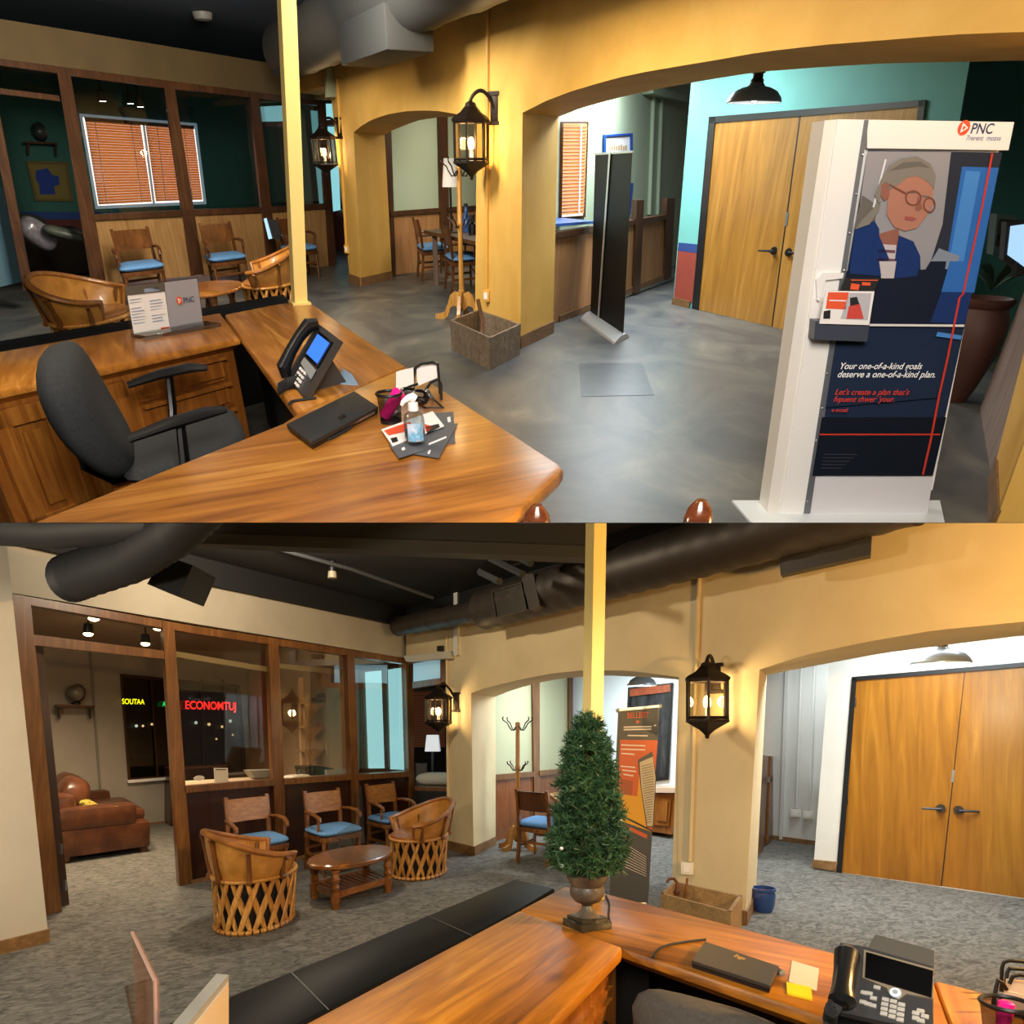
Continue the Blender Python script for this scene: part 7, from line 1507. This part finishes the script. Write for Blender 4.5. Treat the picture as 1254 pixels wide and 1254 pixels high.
m = MB()
for p_ in lights: m.ball(p_, .0085, 6, 5)
m.build('string_lights', flat('unlit_bulb', 'e6e2d2', .2, emit='fff3d8', es=.12), t)
cable('thin cable hanging from the tree beside the urn', [(742, 1098), (746, 1108), (745, 1122), (747, 1131)], Z, .005)
# banner
bb = R.fl(776, 1112); Wb_ = W_(bb - d * 1.2, bb + d * 1.2, vn); Wb_ = W_(bb, bb + Vector((1, .05, 0)), Vector((0, 1, 0)))
t = thing('rollup_banner', 'grey, orange and yellow roll-up banner behind the small tree', 'banner', bb); zb = lambda x: (x, 1116)
BQ = [(757, 870), (808, 865), (793, 1116), (746, 1106)]
m = MB(); mats = [flat('banner_grey', '3f4245', .5), flat('banner_orange', 'c05526', .5), flat('banner_yellow', 'd39a1c', .5), flat('banner_text', 'd8cfc4', .5), flat('banner_rust', '9c4a26', .5), flat('banner_cream', 'b8ac90', .5), m_blk]
S5 = lambda q: S(q, 4.478, 740, 840)
def bq(q, mi, l_): m.mi = mi; m.prism(tr(R, Wb_, q, -.001 * l_), (0, .0008, 0))
bq(BQ, 0, 0); bq(S5([(87, 295), (293, 298), (283, 420), (262, 770), (262, 800), (72, 735)]), 1, 1); bq(S5([(76, 590), (180, 606), (192, 490), (215, 500), (235, 775), (262, 800), (72, 735)]), 2, 2); bq(S5([(90, 510), (158, 522), (152, 600), (88, 590)]), 4, 3)
bq(S5([(185, 405), (262, 360), (285, 500), (270, 772), (232, 776), (200, 560)]), 6, 4); bq(S5([(193, 418), (266, 388), (281, 505), (266, 768), (236, 770), (204, 560)]), 5, 5); bq(S5([(185, 405), (262, 360), (268, 385), (192, 420)]), 0, 6)
for i in range(24): x0 = 200 + i * 1.3; bq(S5([(x0 + 3, 440 + i * 13.4), (265 + 6 * math.sin(i / 5), 425 + i * 13.8), (265 + 6 * math.sin(i / 5), 428 + i * 13.8), (x0 + 3, 443 + i * 13.4)]), 6 if i % 2 else 0, 7)
for (x0, x1, y0, dy) in ((93, 225, 320, 5), (93, 225, 343, 4), (93, 165, 366, 6), (88, 170, 436, 8), (98, 175, 458, 8), (105, 160, 481, 9), (128, 238, 268, 2)): bq(S5([(x0, y0), (x1, y0 + dy), (x1, y0 + dy + 7), (x0, y0 + 7)]), 3, 3)
for (x0, x1, y0) in ((106, 260, 222), (106, 258, 236), (272, 285, 214)): bq(S5([(x0, y0), (x1, y0 - 3), (x1, y0 + 5), (x0, y0 + 8)]), 3, 3)
bq(S5([(174, 190), (190, 188), (190, 204), (174, 206)]), 1, 3); bq(S5([(128, 766), (235, 816), (233, 838), (132, 790)]), 1, 3); bq(S5([(78, 805), (145, 850), (140, 858), (76, 812)]), 1, 3); bq(S5([(85, 700), (262, 790), (262, 800), (84, 712)]), 6, 3)
for i in range(9): bq(S5([(112, 862 + i * 16), (230, 938 + i * 13), (230, 940.5 + i * 13), (112, 865 + i * 16)]), 3, 3)
m.build('banner_sheet', mats, t, room=True, label='banner sheet in charcoal, orange and mustard bands')
m = MB(); mm = MB(); mm.text('BELLEIST', (0, 0, 0), (1, 0, 0), (0, 1, 0), 1.0, bold=.02); o_, e_ = R.wl(*S5([(124, 177)])[0], Wb_, -.006), R.wl(*S5([(245, 172)])[0], Wb_, -.006); wmx = max(v.co.x for v in mm.bm.verts)
for v in mm.bm.verts: v.co = o_ + (e_ - o_) / wmx * v.co.x + Vector((0, 0, 1)) * v.co.y * .07
mm.build('lettering', mats[1], t, room=True, fix=False)
m = MB(); m.prism(tr(R, Wb_, [(756, 868), (809, 863), (809, 866), (756, 871)], -.015), (0, .03, 0)); m.ball(R.wl(757, 870, Wb_), .022, 8, 6); m.ball(R.wl(808, 864.5, Wb_), .022, 8, 6); m.build('top_rail', m_alu, t, room=True)
m = MB(); m.box(bb + Vector((-.05, .05, .025)), (.34, .12, .05), bev=.01); m.build('base', m_alu, t, room=True)
# planter box
zr = .40
crate('wooden_planter_box', 'long empty wooden planter box at the foot of the cream column', [R.fl(809, 1094, zr), R.fl(895, 1117, zr), R.fl(909, 1097, zr), R.fl(826, 1079, zr)], zr, .97, .03, wood('pine_box_wood', '6a5030', '957648', 'ad8e5e', 0, 'x', 1.0, .65, 0), 'planter')
t = thing('garden_tool', 'rusty hooked hand tool hanging on the planter box edge', 'tool', R.fl(830, 1100)); m = MB(); c = R.fl(829, 1084, zr); m.tube([c + Vector((0, 0, -.18)), c + Vector((0, 0, .02)), c + Vector((-.02, 0, .05)), c + Vector((-.06, 0, .05)), c + Vector((-.08, 0, .02))], .012, 6); m.ball(c + Vector((0, 0, -.05)), .025, 8, 6); m.build('hook', mottled('rust', [(.4, '4a2412'), (.6, '7a3f20')], 20, .7), t, room=True)
t = thing('garden_stick', 'thin dark stick leaning inside the planter box', 'stick', R.fl(838, 1104)); m = MB(); c = R.fl(839, 1085, zr); m.tube([c + Vector((-.02, 0, -.3)), c + Vector((.02, .01, .06))], .010, 6); m.build('shaft', m_stave, t, room=True)
# laptop, cable, notes
t = thing('laptop', 'closed dark laptop lying on the return desk', 'laptop', dk(906, 1180)); zz = Z + .028
pl = [R.fl(x, y, zz) for x, y in ((863, 1152.5), (954, 1183), (943, 1207), (847, 1176))]; ctr = sum(pl, Vector()) / 4
m = MB(); m.loft([[lerp(p, ctr, .03) - Vector((0, 0, .027)) for p in pl], [p - Vector((0, 0, .014)) for p in pl]]); m.build('base', m_black, t, room=True)
m = MB(); m.loft([[p - Vector((0, 0, .012)) for p in pl], [p - Vector((0, 0, .002)) for p in pl], [lerp(p, ctr, .015) for p in pl]]); m.build('lid', mottled('dark_taupe_lid', [(.3, '2e2a26'), (.7, '38332e')], 30, .45), t, room=True)
m = MB(); X = (pl[1] - pl[0]).normalized(); Y = (pl[0] - pl[3]).normalized(); m.text('hp', R.fl(898, 1171, zz + .001), X, Y, .05, shear=.25, bold=.002); m.build('logo', flat('gold_logo', 'c8a24a', .3, .6), t, room=True, fix=False)
m = MB(); m.tube([R.fl(954, 1190, Z + .014), R.fl(958, 1192, Z + .014)], .012, 8); m.build('plug', m_steel, t, room=True)
cable('thin black cable running from the laptop to the desk edge', [(864, 1152), (840, 1155), (818, 1159), (806, 1165), (800, 1174)], Z, .005)
o = MB(); o.prism([dk(970, 1177), dk(1003, 1187), dk(1000, 1214), dk(966, 1203)], (0, 0, .003)); tag(o.build('note_paper', flat('white_note', 'cfc6b8', .7), None, origin=dk(985, 1195)), 'white note paper between laptop and phone', 'paper')
o = MB(); o.prism([dk(963, 1204.5), dk(993, 1211), dk(995, 1226), dk(964, 1218)], (0, 0, .006)); tag(o.build('sticky_note', flat('yellow_note', 'f0c800', .7), None, origin=dk(979, 1215)), 'yellow sticky notes below the white note paper', 'sticky notes')
# phone, traced facing the viewer
zp = Z; pf = [R.fl(1000, 1262, zp), R.fl(1148, 1300, zp)]
fx_ = (pf[1] - pf[0]); fx_.z = 0; fx_.normalize(); bk_ = Vector((-fx_.y, fx_.x, 0)); FL = R.at(1008, 1248, R.fl(1010, 1262, zp).y)
Wp = None
cF = R.fl(1062, 1275, Z + .03); slope = Vector((bk_.x * .80, bk_.y * .80, .60)).normalized(); nF = fx_.cross(slope).normalized()
if nF.z < 0: nF = -nF
def onf(x, y, off=0.0):
    dd = R.ray(x, y); o0 = cF + nF * off; tt = (o0 - Vector((0, 0, EYE))).dot(nF) / dd.dot(nF); return Vector((0, 0, EYE)) + dd * tt
t = thing('desk_phone', 'dark desk phone with large black screen at the lower right', 'phone', dk(1070, 1235))
P7 = lambda q: S(q, 4.265, 960, 1120)
def face(name, q, off, th, mt, label=None, par=None):
    m = MB(); m.prism([onf(x, y, off) for x, y in q], nF * th); return m.build(name, mt, par or t, room=True, label=label)
face('body', P7([(300, 170), (425, 190), (780, 295), (782, 640), (250, 520), (255, 450)]), -.02, .02, m_phone)
m = MB(); a = [onf(x, y, -.02) for x, y in P7([(290, 330), (770, 440), (775, 600), (260, 480)])]; m.loft([a, [Vector((p.x, p.y + .02, Z)) for p in a]]); m.build('foot_stand', m_phonedark, t, room=True)
m = MB(); q = P7([(478, 103), (785, 187), (783, 300), (425, 195)]); m.prism([onf(x, y, -.03) for x, y in q], -nF * .015); m.build('tilting_display_back', flat('phone_shell', '57544e', .45), t, room=True)
face('silver_bezel', P7([(420, 190), (782, 290), (780, 445), (640, 420), (600, 450), (550, 420), (540, 390), (412, 335)]), .0, .006, flat('champagne_metal', 'b4a48c', .35, .5), 'champagne silver band round the screen')
face('screen', P7([(430, 198), (780, 297), (772, 436), (424, 330)]), .007, .003, m_blackgloss)
m = MB(); c = onf(*P7([(583, 412)])[0], .006); r_ = 27 / 4.265 * R.cd(c) / F
m.prism([c + fx_ * r_ * math.cos(a) + slope * r_ * math.sin(a) for a in [2 * math.pi * i / 24 for i in range(24)]], nF * .006); m.build('navigation_button', flat('lit_ring', 'cfdce4', .3, emit='b8d0e0', es=.3), t, room=True)
m = MB(); m.prism([c + nF * .0065 + fx_ * r_ * .45 * math.cos(a) + slope * r_ * .45 * math.sin(a) for a in [2 * math.pi * i / 20 for i in range(20)]], nF * .002); m.build('centre_button', flat('button_grey', '9aa6ac', .3), t, room=True)
for x, y in [(532, 449), (574, 459), (616, 476), (528, 474), (572, 486), (613, 501), (525, 499), (569, 512), (610, 528), (523, 523), (566, 538), (608, 555), (714, 509), (690, 521), (737, 537), (690, 547), (716, 560), (447, 417), (469, 442), (420, 413), (488, 386), (466, 480), (440, 472), (414, 462)]:
    m = MB(); c = onf(*P7([(x, y)])[0], .0); m.box(c + nF * .003, (.018, .012, .008), M=Matrix((fx_, slope, nF)).transposed(), bev=.002); m.build('key', flat('phone_key', 'b8b4ac', .4) if x < 2000 else m_paper, t, room=True)
hp = [onf(x, y, .035) for x, y in P7([(335, 175), (330, 205), (318, 300), (308, 390), (305, 450), (300, 470)])]
m = MB(); m.tube(hp, [.018, .036, .030, .030, .037, .02], 12); m.build('handset', m_phonedark, t, room=True)
t = thing('coiled_cord', 'coiled black handset cord below the phone at the lower edge', 'cord', dk(1020, 1250)); m = MB(); ps = []
ctl = [onf(*P7([(275, 465)])[0], .03), onf(*P7([(250, 500)])[0], .03), R.fl(1016, 1250, Z + .03), R.fl(1020, 1275, Z + .02)]
for i in range(150):
    f = i / 149 * 3; j = min(int(f), 2); b_ = lerp(ctl[j], ctl[j + 1], f - j); a = i * .75; ps.append(b_ + Vector((.016 * math.cos(a), .01 * math.sin(a), .016 * math.sin(a))))
m.tube(ps, .0045, 5); m.build('cord', m_rubber, t, room=True)
# organizer and pen cup at the lower right corner
t = thing('wire_organizer', 'black wire organizer with papers at the lower right corner', 'organizer', dk(1240, 1232)); y0 = dk(1236, 1235).y
for i, pts in enumerate([[(1226, 1214), (1227, 1185), (1229, 1179), (1236, 1176.5), (1254, 1178), (1270, 1180)], [(1231, 1215), (1233, 1192), (1236, 1186), (1254, 1187), (1270, 1189)], [(1236, 1205), (1240, 1196), (1248, 1194), (1270, 1197)], [(1216, 1230), (1220, 1208), (1222, 1200), (1228, 1204), (1233, 1212)]]):
    m = MB(); m.tube([R.at(x, y, y0 + .12 - .05 * i) for x, y in pts], .006, 6); m.build('wire_loop', m_wire, t, room=True)
m = MB(); m.tube([R.fl(x, y, Z + .006) for x, y in ((1216, 1232), (1262, 1248), (1275, 1236), (1228, 1220))], .006, 6, closed=True); m.build('base_wire', m_wire, t, room=True)
for i, (q, lab) in enumerate((([(1233, 1199), (1265, 1203), (1265, 1235), (1231, 1222)], 'cream paper standing at the back of the corner organizer'), ([(1231, 1213), (1262, 1220), (1262, 1262), (1228, 1240)], 'cream paper standing at the front of the corner organizer'))):
    o = MB(); P_ = [R.at(x, y, y0 + .06 - .08 * i) for x, y in q]; o.prism(P_, (0, .004, 0)); tag(o.build('paper_sheet', flat('cream_sheet', 'd8c0a0', .7), None, origin=P_[3]), lab, 'paper', 'papers in the corner organizer')
cb = dk(1233, 1290); rc = 28 * R.cd(cb) / F; hc = R.at(1233, 1229, cb.y).z - Z
pen_cup('black wire mesh pen cup cut by the lower right corner', cb, rc, hc)
marker('pink highlighter in the mesh cup at the lower right', cb + Vector((-.02, .0, .015)), R.at(1233, 1226, cb.y), .017, m_pink)
# office chair top
oc = dk(880, 1290, .60); t = thing('office_chair', 'grey fabric office chair back rising at the lower edge', 'chair', Vector((oc.x, oc.y, 0)))
P_ = [R.at(x, y, oc.y + (x - 800) * -.0012) for x, y in ((786, 1275), (784, 1245), (792, 1228), (806, 1222), (822, 1222), (850, 1228), (885, 1237), (925, 1248), (962, 1262), (985, 1285), (985, 1330), (786, 1330))]
m = MB(); cc = sum(P_, Vector()) / len(P_); bkv = Vector((-.02, .10, 0))
m.loft([[lerp(p, cc, .14) - bkv * .6 for p in P_], [lerp(p, cc, .04) - bkv * .4 for p in P_], P_, [p + bkv * .5 for p in P_], [lerp(p, cc, .05) + bkv * .9 for p in P_], [lerp(p, cc, .16) + bkv for p in P_]]); m.build('backrest', mottled('grey_brown_fabric', [(.3, '3f3a34'), (.7, '4d473f')], 60, .95, .2, 150), t, room=True, sharp=80)
oz = Vector((oc.x, oc.y, 0)); m = MB(); m.cyl(oz + Vector((0, -.25, .08)), oz + Vector((0, -.25, .46)), .03, .03); m.build('gas_lift', m_black, t, room=True)
m = MB(); m.cushion(oz + Vector((0, -.22, .47)), (.5, .48, .1)); m.build('seat', m_fab, t, room=True)
cable('thin cable lying on the carpet under the desk', [(748, 1225), (752, 1240), (758, 1256)], .0, .006); cable('second thin cable on the carpet near the grey chair', [(782, 1246), (778, 1254), (776, 1262)], .0, .006)
# acrylic holders bottom left
zf = Z; t = thing('acrylic_sign_holder', 'clear pinkish acrylic brochure holder at the bottom left', 'sign holder', dk(190, 1330)); y0 = dk(190, 1330).y
m_acp = glass('pink_acrylic', 'e8cfc0', .06, film=.28, filmcol='c9a894')
m = MB(); q = [(162, 1142), (190, 1201), (192, 1262), (168, 1262)]; P_ = [R.at(162, 1142, y0 + .28), R.at(190, 1201, y0), R.at(192, 1300, y0), R.at(170, 1300, y0 + .28)]; m.prism(P_, (.008, .003, 0)); m.build('acrylic_panel', m_acp, t, room=True)
m = MB(); m.tube([P_[0], P_[1], P_[2]], .005, 6); m.build('panel_edge', flat('pink_edge', 'b08c7c', .3), t, room=True)
m = MB(); P2 = [R.at(153, 1208, y0 + .1), R.at(182, 1200, y0 + .14), R.at(182, 1300, y0 + .14), R.at(172, 1300, y0 + .1)]; m.prism(P2, (0, .006, 0)); m.tube([P2[3], P2[0], P2[1]], .003, 6); m.build('front_pocket', m_ac2, t, room=True)
t = thing('table_sign', 'pale sign panel with grey top edge at the bottom left', 'sign', dk(262, 1340)); y0 = dk(262, 1340).y
A_, B_ = R.at(280, 1202, y0 + .2), R.at(238, 1254, y0 - .04); B_ = A_ + (B_ - A_) * 1.6; dn_ = Vector((0, 0, -.4))
m = MB(); m.prism([A_, B_, B_ + dn_, A_ + dn_], (.004, -.01, 0)); m.build('panel', flat('peach_card', 'd8cab4', .6), t, room=True)
m = MB(); e = Vector((-.035, .008, 0)); m.prism([A_, B_, B_ + e, A_ + e], (0, 0, .018)); m.build('top_edge', flat('grey_trim', 'a9aaa5', .4, .3), t, room=True)
# ================================================================== thin divider added to block light between the two rooms
CUR = B
ny = (PY - SPLIT) / F; pn_ = Vector((0, -ny, 1)).normalized(); p0 = Vector((0, 0, EYE))
m = MB(); f = lambda x, y: Vector((x, y, EYE + ny * y))
m.prism([f(-9, 2.3), f(7, 2.3), f(7, 6.6), f(-9, 6.6)], pn_ * -.0016); so = struct(m.build('light_divider', m_ceil), 'thin added divider blocking light between the upper and the lower room', 'floor'); keep_ = so.name
bpy.context.view_layer.update()
for o in list(bpy.data.objects):
    if o.type != 'MESH' or o.name == keep_: continue
    side = 1.0 if ROOMOF.get(o.name, 'A') == 'A' else -1.0
    Mw = o.matrix_world; ds = [((Mw @ v.co) - p0).dot(pn_) * side for v in o.data.vertices]
    if not ds or min(ds) > -1e-4: continue
    if max(ds) < 1e-4: bpy.data.objects.remove(o); continue
    me = o.data.copy(); o.data = me; bm = bmesh.new(); bm.from_mesh(me); Mi = Mw.inverted()
    bmesh.ops.bisect_plane(bm, geom=bm.verts[:] + bm.edges[:] + bm.faces[:], dist=1e-6, plane_co=Mi @ (p0 + pn_ * side * .0004), plane_no=(Mi.to_3x3() @ (pn_ * side)), clear_inner=True, clear_outer=False)
    bm.to_mesh(me); bm.free()
for o in list(bpy.data.objects):
    if o.type == 'EMPTY' and not o.children: bpy.data.objects.remove(o)
